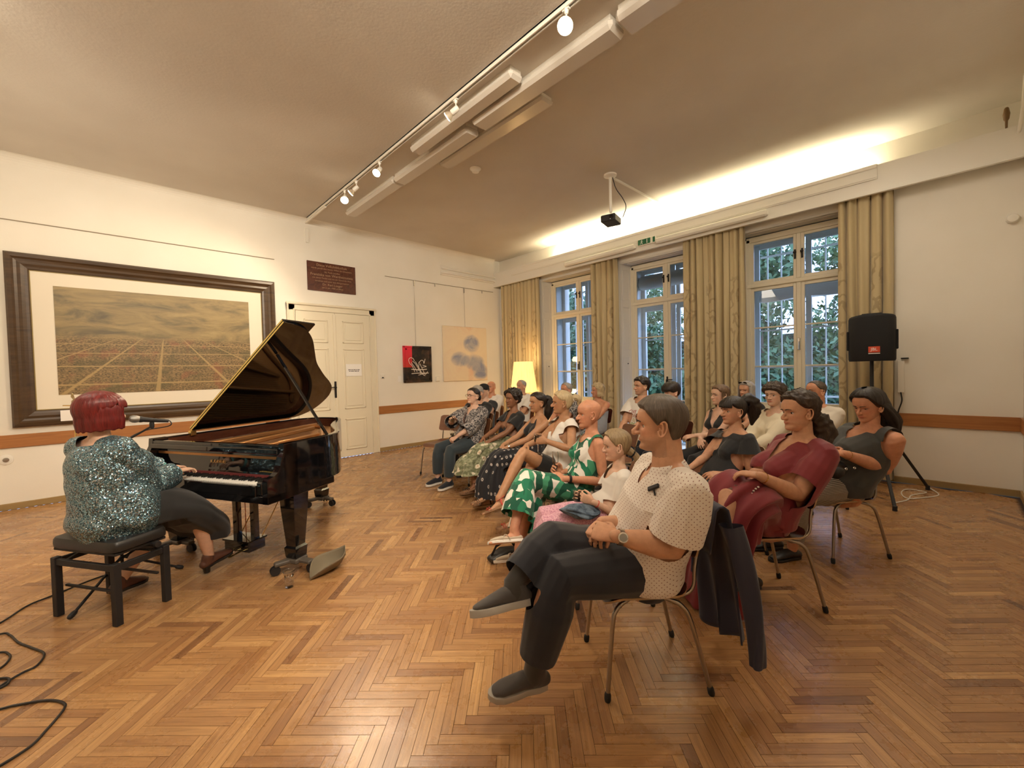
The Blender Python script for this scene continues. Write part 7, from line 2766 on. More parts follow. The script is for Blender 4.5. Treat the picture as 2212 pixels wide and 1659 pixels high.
person('Q', label='woman with straight black bangs and ponytail in a plain black top', head=(1583, 887, 3.52), rel=55, az=146, skin=SK_a, brow=B_dark, s=0.98, hs=1.0, vox=0.007, hvox=0.0038, pitch=0, smile=1, jaw=0.95, lean=0.12,
       hand=('lap', 'lap'), eL=tuple(at(1622, 1030, 3.34)), wL=tuple(at(1560, 1024, 3.22)), lwR=(0.0, 0.33, 0.64),
       wear=[dict(kind='top', name='top', m=M_blk2, g=0.024, sleeve=0.42, sg=0.022, flare=0.03, hem=0.50, neck=('boat', 0.04, 0.0), seed=26, wr=0.005),
             dict(kind='trousers', m=M_blk, g=0.016, len=1.85, flare=0.02)],
       shoe=('closed', M_blea, M_blea),
       hair=hair('back', H_dark, vol=0.013, ridge=0.0018, fringe=dict(u=0.615, w=58), tails=[dict(p=[(0, -0.08, 0.06), (0, -0.125, 0.085), (0, -0.17, 0.06), (0.0, -0.19, -0.02), (0.0, -0.17, -0.12)], r=[0.03, 0.05, 0.062, 0.055, 0.012], curl=0.2)]))

person('V', label='woman with long dark hair in a grey sleeveless top looking down at her hands', head=(1874, 876, 3.28), look=150, az=143, hip=(4.22, 0.66, 0), skin=SK_e, brow=B_dark, s=1.05, fat=0.055, hs=1.06, vox=0.007, hvox=0.0036, pitch=-14, eye=0.45, jaw=1.12,
       hand=('lap', 'lap'), bust=1.7, belly=0.03, eL=tuple(at(1912, 1012, 3.22)), wL=tuple(at(1822, 980, 3.06)), wR=tuple(at(1812, 972, 3.22)), hdL=(0.3, 0.9, 0.2), hdR=(-0.2, 0.9, 0.15),
       lkR=(0.12, 0.46, 0.51), lkL=(-0.13, 0.46, 0.51),
       wear=[dict(kind='top', name='top', m=M_grey, g=0.024, sleeve=0, hem=0.49, neck=('round', 0.055, 0.0), seed=29, wr=0.005),
             dict(kind='trousers', m=M_strp, g=0.016, len=1.85, flare=0.01)],
       shoe=('closed', M_blea, M_blea),
       hair=hair('back', H_dark, vol=0.020, ridge=0.0022, crownvol=0.010, line=[0.84, 0.84, 0.79, 0.64, 0.50, 0.42, 0.36, 0.26, 0.14],
                 tails=[dict(p=[(0.02, -0.06, 0.05), (0.03, -0.12, 0.0), (0.04, -0.16, -0.10), (0.05, -0.17, -0.20), (0.05, -0.15, -0.32)], r=[0.06, 0.075, 0.07, 0.06, 0.015]),
                        dict(p=[(-0.06, -0.02, 0.02), (-0.075, -0.07, -0.06), (-0.08, -0.11, -0.15), (-0.07, -0.13, -0.26)], r=[0.03, 0.045, 0.045, 0.012])]))

# ---------------------------------------------------------------- guests further back
VB = dict(vox=0.010, hvox=0.0052, hand=('lap', 'lap'))
person('R', label='young woman with light brown hair in a black halter dress, arms folded on her lap', head=(1555, 853, 4.88), rel=58, skin=SK_b, brow=B_dark, s=0.98, **VB, lwL=(0.02, 0.27, 0.74), lwR=(-0.04, 0.25, 0.70),
       wear=[dict(kind='top', name='halter_top', m=M_blk, g=0.012, sleeve=0, hem=0.5, neck=('v', 0.20, 0.0, 0.075), wr=0.002), dict(kind='trousers', m=M_blk, g=0.018, len=1.85)], shoe=('closed', M_blea, M_blea),
       hair=hair('back', H_lbrown, vol=0.014, ridge=0.002, curtain=dict(th0=75, z=-0.15, vol=0.006, ztop=0.04, back=0.03)))
person('S', label='woman with pale hair and dark sunglasses pushed up, in a black top', head=(1612, 843, 5.6), rel=35, skin=SK_a, brow=B_grey, s=1.0, fat=0.02, **VB,
       wear=[dict(kind='top', name='top', m=M_blk, g=0.018, sleeve=0.6, hem=0.5, neck=('round', 0.06, 0.0)), dict(kind='trousers', m=M_blk, g=0.018)], shoe=('closed', M_blea, M_blea),
       hair=hair('back', H_grey, vol=0.016, ridge=0.002, curtain=dict(th0=62, z=-0.14, vol=0.014, ztop=0.05)))
person('T', label='older woman with dark feathered hair, cream cardigan and a pearl necklace', head=(1672, 853, 4.35), rel=28, skin=SK_b, brow=B_dark, s=0.97, lipc=(0.80, 0.30, 0.28), vox=0.008, hvox=0.0042, hand=('lap', 'lap'),
       wear=[dict(kind='top', name='cardigan', m=M_cream, g=0.020, sleeve=1.7, sg=0.012, hem=0.5, neck=('round', 0.045, 0.0), wr=0.004), dict(kind='trousers', m=M_wht2, g=0.018)], shoe=('closed', M_taupe, M_wsole),
       hair=hair('short', H_brown, vol=0.026, crownvol=0.012, curl=0.012, line=[0.72, 0.70, 0.66, 0.56, 0.50, 0.48, 0.34, 0.24, 0.15]))
person('U', label='broad man with cropped hair in a white linen shirt before the right window', head=(1762, 845, 4.5), rel=48, skin=SK_e, brow=B_dark, fem=False, s=1.04, fat=0.025, **VB,
       wear=[dict(kind='top', name='shirt', m=M_wht2, g=0.024, sleeve=1.8, sg=0.016, hem=0.5, neck=('round', 0.05, 0.012), wr=0.006, ws=18), dict(kind='trousers', m=M_navy, g=0.018, len=1.85)],
       shoe=('sneaker', M_wsnk, M_wsole, 0.0, 'stripes'), lkL=(-0.12, 0.44, 0.50), laL=(-0.10, 0.40, 0.10),
       hair=hair('stub', H_greyb, vol=0.004, line=[0.90, 0.88, 0.84, 0.70, 0.60, 0.58, 0.34, 0.26, 0.18]))
person('N', label='young man with dark hair in a white T-shirt with rainbow coloured lettering', head=(1385, 834, 5.5), rel=55, skin=SK_a, brow=B_dark, fem=False, s=1.02, **VB, stubble=1, nose=1.2,
       wear=[dict(kind='top', name='t_shirt', m=M_wht, g=0.022, sleeve=0.72, sg=0.018, flare=0.02, hem=0.5, neck=('round', 0.045, 0.0), wr=0.004, seed=41), dict(kind='trousers', m=M_navy, g=0.018)], shoe=('sneaker', M_gshoe, M_sole),
       hair=hair('short', H_dark, vol=0.020, crownvol=0.006, curl=0.006))
person('O', label='woman with a short black bowl cut in a pale yellow top, head bent down', head=(1450, 846, 5.2), rel=58, skin=SK_b, brow=B_dark, s=0.98, pitch=-12, **VB,
       wear=[dict(kind='top', name='top', m=M_beige, g=0.012, sleeve=0, hem=0.5, neck=('boat', 0.05, 0.0)), dict(kind='trousers', m=M_navy, g=0.018)], shoe=('closed', M_blea, M_blea),
       hair=hair('short', H_dark, vol=0.020, line=[0.68, 0.66, 0.60, 0.50, 0.46, 0.46, 0.34, 0.22, 0.12], fringe=dict(u=0.585, w=70)))
person('M', label='older woman with wavy blond-grey hair in a strapless grey top', head=(1290, 844, 7.1), rel=70, skin=SK_e, brow=B_grey, s=1.0, fat=0.03, **VB,
       wear=[dict(kind='top', name='tube_top', m=M_lgrey, g=0.016, sleeve=0, hem=0.5, neck=('tube', 0.16, 0.0)), dict(kind='trousers', m=M_lgrey, g=0.018)], shoe=('closed', M_blea, M_blea),
       hair=hair('short', H_lblond, vol=0.022, crownvol=0.010, curl=0.010, curtain=dict(th0=75, z=-0.10, vol=0.012, ztop=0.04, wave=0.004)))
person('L', label='white-haired man mostly hidden behind the blond woman\'s ponytail', head=(1223, 842, 6.9), rel=52, skin=SK_e, brow=B_grey, fem=False, s=1.0, **VB,
       wear=[dict(kind='top', name='shirt', m=M_bwp, g=0.022, sleeve=0.8, hem=0.5, neck=('round', 0.05, 0.01)), dict(kind='trousers', m=M_navy, g=0.018)], shoe=('closed', M_blea, M_blea),
       hair=hair('back', H_grey, vol=0.010, line=[0.90, 0.88, 0.84, 0.70, 0.56, 0.56, 0.34, 0.24, 0.12]))
person('K', label='old man with a black bow tie and white shirt in front of the lit lamp', head=(1126, 834, 7.9), rel=50, skin=SK_a, brow=B_grey, fem=False, s=1.02, **VB,
       wear=[dict(kind='top', name='shirt', m=M_wht, g=0.022, sleeve=0.85, sg=0.015, hem=0.5, neck=('round', 0.045, 0.012)), dict(kind='trousers', m=M_navy, g=0.018)], shoe=('closed', M_blea, M_blea),
       hair=hair('thin', H_grey))
person('J', label='bald man in a white shirt in the far corner', head=(1061, 836, 8.3), rel=34, skin=SK_e, brow=B_dark, fem=False, s=1.02, **VB,
       wear=[dict(kind='top', name='shirt', m=M_wht, g=0.022, sleeve=1.7, sg=0.012, hem=0.5, neck=('round', 0.045, 0.012)), dict(kind='trousers', m=M_navy, g=0.018)], shoe=('closed', M_blea, M_blea))
person('I', label='woman in a black cap and black short-sleeved top, head bent down', head=(1045, 845, 7.1), rel=40, skin=SK_b, brow=B_dark, s=1.0, fat=0.035, pitch=-18, eye=0.5, **VB,
       wear=[dict(kind='top', name='t_shirt', m=M_blk2, g=0.018, sleeve=0.35, sg=0.014, hem=0.5, neck=('round', 0.05, 0.0)), dict(kind='trousers', m=M_jean, g=0.018)], shoe=('closed', M_blea, M_blea),
       hair=hair('back', H_dark, vol=0.012))
person('H', label='grey-haired man in a black T-shirt behind the woman with glasses', head=(1031, 848, 6.75), rel=36, side=0.0, skin=SK_a, brow=B_grey, fem=False, s=1.0, fat=0.01, **VB,
       wear=[dict(kind='top', name='t_shirt', m=M_blk, g=0.020, sleeve=0.75, sg=0.015, hem=0.5, neck=('round', 0.045, 0.0)), dict(kind='trousers', m=M_jean, g=0.018)], shoe=('closed', M_blea, M_blea),
       hair=hair('short', H_grey, vol=0.010))

# ---------------------------------------------------------------- chairs
CL = dict(A='plywood chair of the nearest man, a dark blue jacket over its back', B='plywood chair under the blond girl', C='plywood chair under the woman in the green leaf print', D='plywood chair under the blond woman with the wine glass',
          E='plywood chair under the woman with the ring print skirt', F='plywood chair under the woman with short dark curls', G='plywood chair under the woman in the black and white blouse', P='dark red plywood chair under the woman in the wine red dress',
          Q='plywood chair under the woman with black bangs', V='dark red plywood chair under the woman in the grey top', R='plywood chair under the young woman in the black halter dress', S='plywood chair under the woman with sunglasses on her head',
          T='plywood chair under the older woman in the cream cardigan', U='plywood chair under the broad man in white linen', N='plywood chair under the young man with the lettered T-shirt', O='dark red plywood chair under the woman with the bowl cut',
          M='dark red plywood chair under the woman in the strapless top', L='plywood chair under the white-haired man', K='plywood chair under the old man with the bow tie', J='plywood chair under the bald man in the corner',
          I='plywood chair under the woman in the black cap', H='plywood chair under the grey-haired man')
for k, lb in CL.items():
    q = PEO[k]['_']
    f = Vector((math.cos(q['az']), math.sin(q['az']), 0))
    pos = q['hip'] + f * 0.02
    chair(pos.x, pos.y, math.degrees(q['az']), lb, dark=k in 'AVPOM')
chair(3.62, 5.42, 196, 'empty plywood chair at the far end of the front row')
for (px, py, d, azd, lb) in ((1318, 930, 4.9, 150, 'empty plywood chair behind the shaved woman and the girl'), (1385, 960, 3.9, 148, 'plywood chair back seen just behind the girl\'s head'),
                             (1505, 935, 4.35, 146, 'pale edged plywood chair back right of the nearest man\'s head')):
    p = at(px, py, d)
    chair(p.x, p.y, azd, lb)

# ================================================================ WORN AND HELD THINGS
from mathutils.bvhtree import BVHTree


def kid(key, name):
    r = PEO[key]['_']['root']
    return next(o for o in bpy.data.objects if o.parent == r and o.name.split('.')[0] == name)


def bvh(o):
    me = o.data
    return BVHTree.FromPolygons([v.co[:] for v in me.vertices], [p.vertices[:] for p in me.polygons])


def hit(key, name, px, py):
    """point of a garment or skin seen at a pixel, in the person's own frame, with its normal"""
    P_ = PEO[key]['_']
    a, b_ = P_['loc'](CAM), P_['loc'](at(px, py, 3.0))
    d = (b_ - a).normalized()
    p, n, i, t = bvh(kid(key, name)).ray_cast(a, d)
    if p is None:
        return b_, -d
    if n.dot(d) > 0:
        n = -n
    return p, n


def band(key, c, ax, r, w_, th, m_, name, n=28):
    """a ring of rectangular section (bracelet, strap) around a limb"""
    ax = Vector(ax).normalized()
    return MB().lathe([(r, -w_ / 2), (r + th, -w_ / 2), (r + th, w_ / 2), (r, w_ / 2), (r, -w_ / 2)], c, n, ax).build(name, m_, PEO[key]['_']['root'], smooth=True, angle=40)


def wrist_band(key, k, f, r, w_, th, m_, name):
    P_ = PEO[key]['_']
    a, b_ = P_['ELB'][k], P_['WR'][k]
    return band(key, b_.lerp(a, f), (b_ - a), r, w_, th, m_, name)


# ---- nearest man: collar, pocket, clip, wristwatch
P_ = PEO['A']['_']
R_A = P_['root']
nb = P_['nb']


def coll(a, b2):
    th = math.radians(-168 + 336 * a)                # 0 = back
    fr = (1 - math.cos(th)) / 2                      # 1 at the front
    r = 0.069 + 0.006 * fr + 0.034 * b2 * (1 + 0.25 * fr)
    z = 0.042 - 0.040 * fr - (0.050 + 0.035 * fr) * b2 ** 1.3
    if b2 < 0.12:
        z -= 0.03 * (0.12 - b2)
    return nb + Vector((r * math.sin(th), -r * math.cos(th) * 1.0 + 0.012, z + 0.01))


o = MB().grid(coll, 60, 8).build('collar', M_shirt, R_A, smooth=True, angle=180)
q = o.modifiers.new('thick', 'SOLIDIFY')
q.thickness = 0.003
p, n = hit('A', 'shirt', 1420, 1080)
t1 = Vector((0, 0, 1)) - n * n.z
t1.normalize()
s1_ = t1.cross(n)
MB().obox(p + n * 0.002, s1_, t1, n, 0.055, 0.062, 0.0025, 0.001).build('pocket', M_shirt, R_A)
p, n = hit('A', 'shirt', 1414, 1055)
d = (s1_ * -0.85 + t1 * -0.5).normalized()
MB().obox(p + n * 0.010, d, n.cross(d), n, 0.030, 0.011, 0.006, 0.004).tube([p + n * 0.012, p + n * 0.010 - t1 * 0.030 + s1_ * 0.018], 0.004, 8).build('black_clip', M_matte, R_A)
a, b_ = P_['ELB'][-1], P_['WR'][-1]
wc = b_.lerp(a, 0.10)
ax = (b_ - a).normalized()
band('A', wc, ax, 0.0315, 0.020, 0.0035, M_steel, 'watch_strap')
out_ = (P_['loc'](CAM) - wc)
out_ = (out_ - ax * out_.dot(ax)).normalized()
MB().lathe([(0.021, -0.004), (0.0225, 0.0), (0.0225, 0.007), (0.018, 0.009), (0, 0.009)], wc + out_ * 0.032, 28, out_).build('watch_case', M_silver, R_A, smooth=True, angle=40)
MB().lathe([(0.017, 0.0), (0.0, 0.0004)], wc + out_ * 0.0415, 24, out_).build('watch_dial', mat('watch dial', (0.30, 0.30, 0.28), 0.2), R_A)

# ---- dark blue jacket over the back of his chair
f = Vector((math.cos(P_['az']), math.sin(P_['az']), 0))
JK = tag(empty('jacket', P_['hip'] + f * 0.02, P_['az'] - PI / 2), 'dark blue jacket hanging over the back of the nearest chair', 'jacket')
M_jk = cloth('dark blue wool', (0.022, 0.024, 0.050))


def jk(a, b2):
    x = -0.235 + 0.46 * a
    # profile: from the inside of the backrest over its top and down behind
    s_ = b2 * 1.0
    if s_ < 0.16:
        k = s_ / 0.16
        y, z = -0.262 - 0.018 * k, 0.66 + 0.205 * k
    elif s_ < 0.22:
        k = (s_ - 0.16) / 0.06
        y, z = -0.28 - 0.045 * k, 0.865 + 0.012 * math.sin(k * PI)
    else:
        k = (s_ - 0.22) / 0.78
        low = 0.16 + 0.30 * (0.5 + 0.5 * math.cos(a * PI * 1.6)) * (1 if a > 0.35 else 0.35)
        y, z = -0.325 - 0.05 * k - 0.035 * math.sin(k * 2.5) + 0.028 * math.sin(a * 17 + k * 2) * k, 0.865 - (0.865 - low) * k
    return (x * (1 + 0.12 * b2) - 0.02 * math.sin(b2 * 7), y, z)


o = MB().grid(jk, 60, 46).build('cloth', M_jk, JK, smooth=True, angle=180)
q = o.modifiers.new('thick', 'SOLIDIFY')
q.thickness = 0.008


def jk2(a, b2):                                      # sleeve hanging at the viewer's side
    th = a * 2 * PI
    r = 0.050 * (1 - 0.35 * b2) + 0.008 * math.sin(th * 3 + b2 * 6)
    return (-0.265 - 0.035 * b2 + 0.7 * r * math.cos(th), -0.335 - 0.10 * math.sin(b2 * 1.8) + r * math.sin(th), 0.80 - 0.62 * b2)


MB().grid(jk2, 24, 26, wrap=True).build('sleeve', M_jk, JK, smooth=True, angle=180)

# ---- glasses to drink from


def goblet(key, loc_w, label, kind, tilt=(0, 0, 1)):
    G = tag(empty({'wine': 'wine_glass', 'flute': 'champagne_flute', 'cup': 'small_glass'}[kind], loc_w), label, 'glass')
    if kind == 'wine':
        pr = [(0.033, 0.0), (0.030, 0.003), (0.005, 0.006), (0.004, 0.08), (0.012, 0.09), (0.034, 0.115), (0.040, 0.14), (0.036, 0.175), (0.032, 0.19), (0.030, 0.19), (0.034, 0.175), (0.038, 0.14), (0.032, 0.117), (0.010, 0.094), (0, 0.092)]
        wn = [(0, 0.0935), (0.010, 0.0945), (0.0315, 0.118), (0.0372, 0.135), (0, 0.135)]
    elif kind == 'flute':
        pr = [(0.030, 0.0), (0.028, 0.003), (0.005, 0.006), (0.004, 0.06), (0.010, 0.075), (0.022, 0.12), (0.025, 0.17), (0.022, 0.215), (0.020, 0.215), (0.023, 0.17), (0.020, 0.12), (0.008, 0.08), (0, 0.078)]
        wn = [(0, 0.079), (0.0075, 0.081), (0.0195, 0.12), (0.0205, 0.128), (0, 0.128)]
    else:
        pr = [(0.0, 0.0), (0.026, 0.0), (0.031, 0.07), (0.029, 0.07), (0.0245, 0.004), (0, 0.004)]
        wn = [(0, 0.005), (0.024, 0.005), (0.0265, 0.035), (0, 0.035)]
    MB().lathe(pr, (0, 0, 0), 28, tilt).build('glass_bowl', M_gls, G, smooth=True, angle=60)
    MB().lathe(wn, (0, 0, 0), 24, tilt).build('drink', M_wine, G, smooth=True, angle=50)
    return G


def to_w(key, p):
    P_ = PEO[key]['_']
    az = P_['az'] - PI / 2
    c, s = math.cos(az), math.sin(az)
    return P_['hip'] + Vector((c * p.x - s * p.y, s * p.x + c * p.y, p.z))


def in_hand(key, k, dz, label, kind):
    h = PEO[key]['_']['hands'][k]
    w_ = to_w(key, h[0])
    return goblet(key, w_ + Vector((0, 0, dz)), label, kind)


in_hand('D', -1, -0.13, 'stemmed wine glass with white wine held by the blond woman', 'wine')
in_hand('C', 1, -0.075, 'tall champagne flute held by the woman with the shaved head', 'flute')
in_hand('B', 1, -0.03, 'small clear glass held by the blond girl', 'cup')
in_hand('G', -1, -0.04, 'stemmed glass of wine between the print blouse and the floral skirt', 'wine')
in_hand('G', 1, -0.03, 'small glass in the raised hand of the woman with glasses', 'cup')

# ---- wrist and neck jewellery, straps
wrist_band('B', -1, 0.14, 0.0225, 0.005, 0.002, M_coral, 'bracelet')
wrist_band('C', -1, 0.13, 0.0285, 0.020, 0.003, M_matte, 'wristwatch')
wrist_band('P', -1, 0.10, 0.0300, 0.006, 0.002, M_gold, 'bracelet')
wrist_band('V', -1, 0.10, 0.0310, 0.005, 0.002, M_brass, 'bracelet')
wrist_band('E', -1, 0.10, 0.0280, 0.016, 0.003, M_silver, 'wristwatch')
wrist_band('Q', -1, 0.16, 0.0270, 0.004, 0.002, M_gold, 'bracelet')
for key, m_, dz in (('P', M_gold, -0.045), ('Q', M_silver, -0.05), ('T', M_pearl, -0.042), ('G', M_pearl, -0.043)):
    for k in (-1, 1):
        PEO[key]['_']['hput'](MB().lathe([(0.001, 0.012), (0.006, 0.006), (0.007, 0), (0.005, -0.006), (0, -0.008)], (k * 0.079, -0.006, dz), 10), 'earring', m_)
# pearl necklace
P_ = PEO['T']['_']
c0 = P_['nb']
tp = bvh(kid('T', 'cardigan'))
for k in range(17):
    a = -1.25 + 2.5 * k / 16
    q = c0 + Vector((0.078 * math.sin(a), 0.052 + 0.045 * math.cos(a), -0.045 - 0.035 * math.cos(a)))
    MB().lathe([(0, -0.006), (0.005, -0.004), (0.0065, 0), (0.005, 0.004), (0, 0.006)], q, 8).build('pearl', M_pearl, P_['root'], smooth=True)
# bow tie
P_ = PEO['K']['_']
c0 = P_['nb'] + Vector((0, 0.085, -0.03))
mb = MB()
for k in (-1, 1):
    V = [c0 + Vector(q) for q in ((0, 0, 0.012), (k * 0.055, 0.006, 0.030), (k * 0.055, 0.006, -0.030), (0, 0, -0.012), (0, 0.018, 0.010), (k * 0.05, 0.02, 0.022), (k * 0.05, 0.02, -0.022), (0, 0.018, -0.010))]
    mb.add(V, [(0, 1, 2, 3), (7, 6, 5, 4), (0, 4, 5, 1), (1, 5, 6, 2), (2, 6, 7, 3), (3, 7, 4, 0)])
mb.build('bow_tie', M_blackcloth, P_['root'])
# spectacles on the face, sunglasses on the hair, cap


def specs(key, dz, dy, m_lens, m_fr, tilt, nm):
    P_ = PEO[key]['_']
    fr, ln = MB(), MB()
    rt = Matrix.Rotation(tilt, 3, 'X')
    o_ = Vector((0, dy, dz))
    for k in (-1, 1):
        pts = [o_ + rt @ Vector((k * 0.032 + 0.024 * math.cos(a), 0.0, 0.017 * math.sin(a))) for a in [2 * PI * i / 20 for i in range(21)]]
        fr.tube(pts, 0.0016 if m_lens is M_gls else 0.003, 6)
        if m_lens is not M_gls:
            ln.add([tuple(q) for q in pts[:-1]] + [tuple(q + Vector((0, 0.002, 0))) for q in pts[:-1]], [tuple(range(19, -1, -1)), tuple(range(20, 40))] + [(i, (i + 1) % 20, 20 + (i + 1) % 20, 20 + i) for i in range(20)])
        fr.tube([o_ + rt @ Vector((k * 0.056, 0, 0.004)), o_ + rt @ Vector((k * 0.078, -0.02, 0.004)), o_ + rt @ Vector((k * 0.080, -0.10, -0.004))], 0.0016, 6)
    fr.tube([o_ + rt @ Vector((-0.009, 0, 0.004)), o_ + rt @ Vector((0.009, 0, 0.004))], 0.0018, 6)
    P_['hput'](fr, nm, m_fr)
    if m_lens is not M_gls:
        P_['hput'](ln, nm + '_lens', m_lens)


specs('G', (EU - 0.5) * HH, 0.094, M_gls, M_iron, 0.0, 'spectacles')
specs('S', 0.098, 0.072, M_black, M_matte, -0.5, 'sunglasses')
P_ = PEO['I']['_']
mb = MB()
mb.grid(lambda a, b2: head_pt(2 * PI * a, 0.70 + 0.298 * b2, 0.020), 48, 10, wrap=True)
mb.grid(lambda a, b2: Vector((0.07 * math.sin((a - 0.5) * 2.2) * (1 + 0.05 * b2), 0.075 + 0.065 * b2 * math.cos((a - 0.5) * 2.2) + 0.02 * math.cos((a - 0.5) * 2.2), 0.046 - 0.02 * b2)), 14, 5)
P_['hput'](mb, 'cap', M_blackcloth)
P_['hput'](MB().lathe([(0.011, 0), (0.009, 0.003), (0, 0.004)], (0.0, 0.088, 0.078), 12, (0, 0.8, 0.6)), 'cap_badge', M_silver)
# gold clip in the pianist's hair
P_ = PEO['pianist']['_']
mb = MB()
for k in range(5):
    a = k * 1.256
    mb.tube([(-0.045, -0.112, 0.098), (-0.045 + 0.035 * math.cos(a), -0.12, 0.102 + 0.035 * math.sin(a))], [(0.005, 0.003), (0.015, 0.004)], 8, up=(0, 1, 0))
P_['hput'](mb, 'hair_clip', mat('aged gold', (0.45, 0.34, 0.16), 0.35, metal=0.8))
M_teal = cloth('teal lining', (0.10, 0.28, 0.28))
for k in (-1, 1):
    a, b_ = P_['ELB'][k], P_['WR'][k]
    band('pianist', b_.lerp(a, 0.10), (b_ - a), 0.040, 0.022, 0.004, M_teal, 'cuff')

# ---- lettering on the T-shirt
P_ = PEO['N']['_']
tp = bvh(kid('N', 't_shirt'))
cols = [(0.50, 0.02, 0.03), (0.55, 0.16, 0.05), (0.60, 0.45, 0.08), (0.20, 0.35, 0.08), (0.01, 0.01, 0.01), (0.01, 0.01, 0.02), (0.45, 0.06, 0.04)]
for k, (tx, c) in enumerate(zip(('LOVE LA', 'ZOBEL', 'DIVERS', 'HEIMAT', 'GLUCHO', 'BRNO', 'LIEBE'), cols)):
    o = text('shirt_lettering', tx, 0.062, mat('print colour %d' % k, c, 0.8), Vector((0, 0, 0)), (-1, 0, 0), (0, 0, 1), None, 0.0005, spacing=1.0)
    me = o.data
    zc = P_['nb'].z - 0.15 - k * 0.052
    ok = True
    for v in me.vertices:
        x_, z_ = -v.co.x, v.co.y + zc
        h_ = tp.ray_cast(Vector((x_, 1.0, z_)), Vector((0, -1, 0)))
        y_ = h_[0].y if h_[0] else P_['nb'].y + 0.12
        v.co = (x_, y_ + 0.003, z_)
    o.matrix_world = Matrix.Identity(4)
    o.parent = P_['root']
    o.matrix_basis = Matrix.Identity(4)

# ---- handbag with a beaded strap, belt ring and cord of the wine red dress
P_ = PEO['P']['_']
BG = tag(empty('handbag', at(1612, 1065, 2.50)), 'soft brown leather handbag with a beaded strap on the red dress', 'bag')
M_bag = mat('soft brown leather', (0.13, 0.050, 0.035), 0.45, fn=lambda b: b.bump(b.noise(b.obj(), 22, 4, 0.6, dist=1.5), 0.6, 0.01))
bx = cr.copy()
bx.z = 0
bx.normalize()
by = Vector((-bx.y, bx.x, 0))


def bagf(a, b2):
    th = 2 * PI * a
    z = 0.055 - 0.15 * b2
    k = math.sin(min(1, 0.12 + b2 * 0.95) * PI) ** 0.6
    rx, ry = 0.115 * (0.55 + 0.5 * k), 0.045 * k + 0.004
    return bx * (rx * math.cos(th) + 0.008 * math.sin(z * 60 + th * 3)) + by * (ry * math.sin(th) + 0.006 * math.sin(th * 6 + b2 * 5)) + Vector((0, 0, z - 0.06 * b2 * math.cos(th) * 0.5))


MB().grid(bagf, 48, 22, wrap=True).build('bag_body', M_bag, BG, smooth=True, angle=180)
o_ = at(1612, 1065, 2.50)
lp = [(1638, 1052), (1630, 1058), (1625, 1066), (1623, 1076), (1624, 1084), (1630, 1090), (1637, 1092), (1644, 1090), (1649, 1084), (1651, 1074), (1650, 1066), (1654, 1059)]
pts = spline([at(x, y, 2.40) - o_ for x, y in lp], 3)
MB().tube(pts, 0.0025, 6).build('strap_cord', M_matte, BG, smooth=True)
bead = MB().lathe([(0, -0.005), (0.005, -0.004), (0.0062, 0), (0.005, 0.004), (0, 0.005)], (0, 0, 0), 8).mesh('bead', M_pearl, True)
for i, q in enumerate(pts[::2]):
    b_ = bpy.data.objects.new('bead', bead)
    COL.objects.link(b_)
    b_.parent = BG
    b_.location = q
p, n = hit('P', 'dress_bodice', 1634, 1013)
mb = MB()
t1 = n.orthogonal().normalized()
t2 = n.cross(t1)
pts = [p + n * 0.008 + (t1 * math.cos(a) + t2 * math.sin(a)) * 0.022 for a in [2 * PI * i / 18 for i in range(19)]]
mb.tube(pts, 0.004, 8).build('belt_ring', M_silver, P_['root'], smooth=True)
q0 = hit('P', 'dress_bodice', 1662, 960)
MB().tube([p + n * 0.006, (p + q0[0]) / 2 + n * 0.012, q0[0] + q0[1] * 0.006], 0.004, 6).build('belt_cord', M_red, P_['root'], smooth=True)
MB().tube([P_['spine'][3] + Vector((0.19 * math.cos(a), 0.16 * math.sin(a) + 0.01, 0.0)) for a in [2 * PI * i / 24 for i in range(25)]], (0.016, 0.004), 8, up=(0, 0, 1)).build('sash', M_red, P_['root'], smooth=True)

# ---- belt bag of the woman in the grey top
BB = tag(empty('belt_bag', at(1808, 1016, 3.10)), 'small black belt bag with silver rings on the lap of the woman in grey', 'bag')
MB().box(-0.11, 0.11, -0.05, 0.05, -0.045, 0.045, 0.025).build('bag_body', M_blea, BB, smooth=True, angle=60)
for x_, y_, r_ in ((1804, 1019, 0.020), (1828, 1013, 0.006), (1846, 1011, 0.006)):
    c = at(x_, y_, 3.03) - at(1808, 1016, 3.10)
    d = (CAM - at(x_, y_, 3.0)).normalized()
    t1 = d.orthogonal().normalized()
    t2 = d.cross(t1)
    MB().tube([c + (t1 * math.cos(a) + t2 * math.sin(a)) * r_ for a in [2 * PI * i / 14 for i in range(15)]], 0.0028, 6).build('ring', M_silver, BB, smooth=True)

# ---- denim jacket on the girl's lap, black bag at the feet of the woman in green
DJ = tag(empty('denim_jacket', at(1252, 1103, 2.70)), 'crumpled pale blue denim jacket on the girl\'s lap', 'jacket')


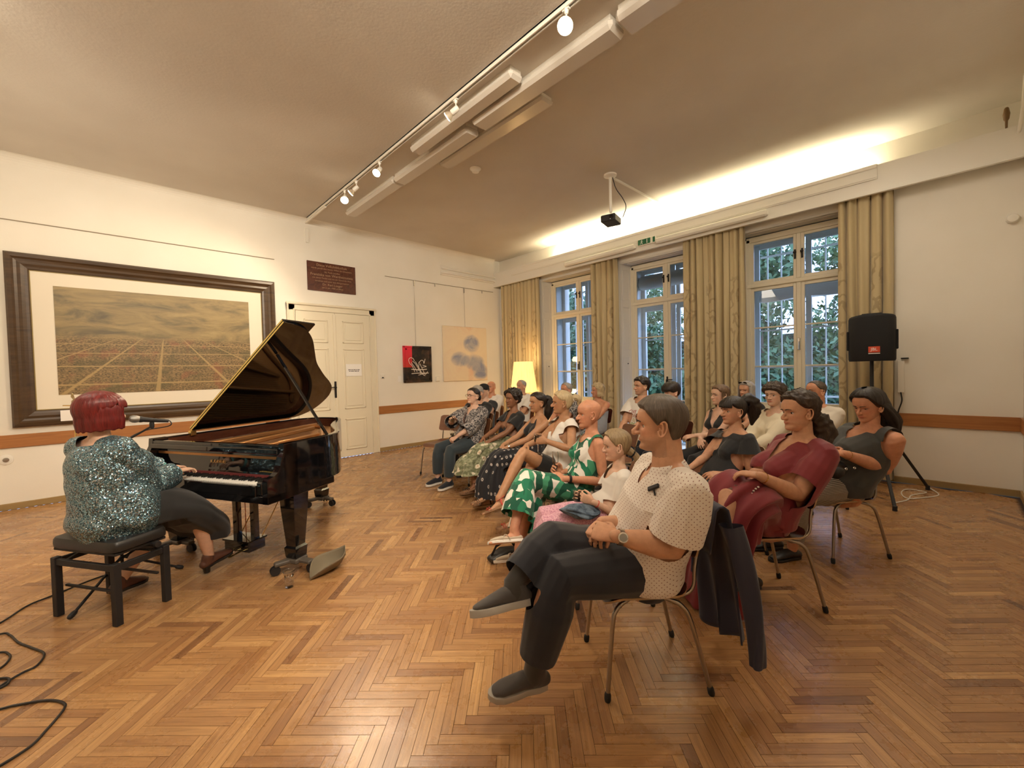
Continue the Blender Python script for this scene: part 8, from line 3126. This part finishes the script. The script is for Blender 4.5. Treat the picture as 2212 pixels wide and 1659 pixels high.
def _den(b):
    n = b.noise(b.obj(), 16, 5, 0.7)
    b.pr(Base_Color=b.ramp(n, [(0.35, (0.035, 0.06, 0.10)), (0.6, (0.16, 0.22, 0.29)), (0.75, (0.30, 0.36, 0.40))]))
    b.bump(n, 0.7, 0.01)


def dj(a, b2):
    th = 2 * PI * a
    k = math.sin(b2 * PI) ** 0.5
    r = 1 + 0.16 * math.sin(th * 3 + b2 * 5) + 0.08 * math.sin(th * 7 - b2 * 9)
    return bx * (0.115 * (b2 - 0.5) * 2 + 0.02 * math.sin(th * 2)) + by * (0.085 * k * math.cos(th) * r) + Vector((0, 0, 0.042 * k * math.sin(th) * r - 0.02 * (b2 - 0.5)))


MB().grid(dj, 60, 30, wrap=True).build('cloth', mat('pale denim', fn=_den, rough=0.85), DJ, smooth=True, angle=180)
c = at(1088, 1192, 3.42)
FB = tag(empty('shoulder_bag', (c.x, c.y, 0)), 'black bag on the floor behind the pale shoes of the woman in green', 'bag')
MB().tube([(-0.13, 0, 0.035), (0, 0.0, 0.05), (0.13, 0, 0.035)], [(0.05, 0.025), (0.07, 0.04), (0.05, 0.025)], 16, up=(0, 0, 1)).build('bag_body', M_blea, FB, smooth=True)
MB().tube([(-0.13, 0, 0.06), (-0.08, 0, 0.12), (0.0, 0.0, 0.135), (0.08, 0, 0.12), (0.13, 0, 0.06)], (0.012, 0.003), 8, up=(0, 1, 0)).build('bag_strap', M_blea, FB, smooth=True)
# shoulder strap over the print blouse
P_ = PEO['G']['_']
tp = bvh(kid('G', 'blouse'))
pts = []
for i in range(12):
    t = i / 11
    x_, z_ = 0.04 - 0.10 * t, P_['nb'].z - 0.06 - 0.36 * t
    h_ = tp.ray_cast(Vector((x_, 1.0, z_)), Vector((0, -1, 0)))
    pts.append(Vector((x_, (h_[0].y if h_[0] else P_['nb'].y + 0.14) + 0.004, z_)))
MB().tube(pts, (0.014, 0.003), 8, up=(0, 1, 0)).build('bag_strap', M_brlea, P_['root'], smooth=True)
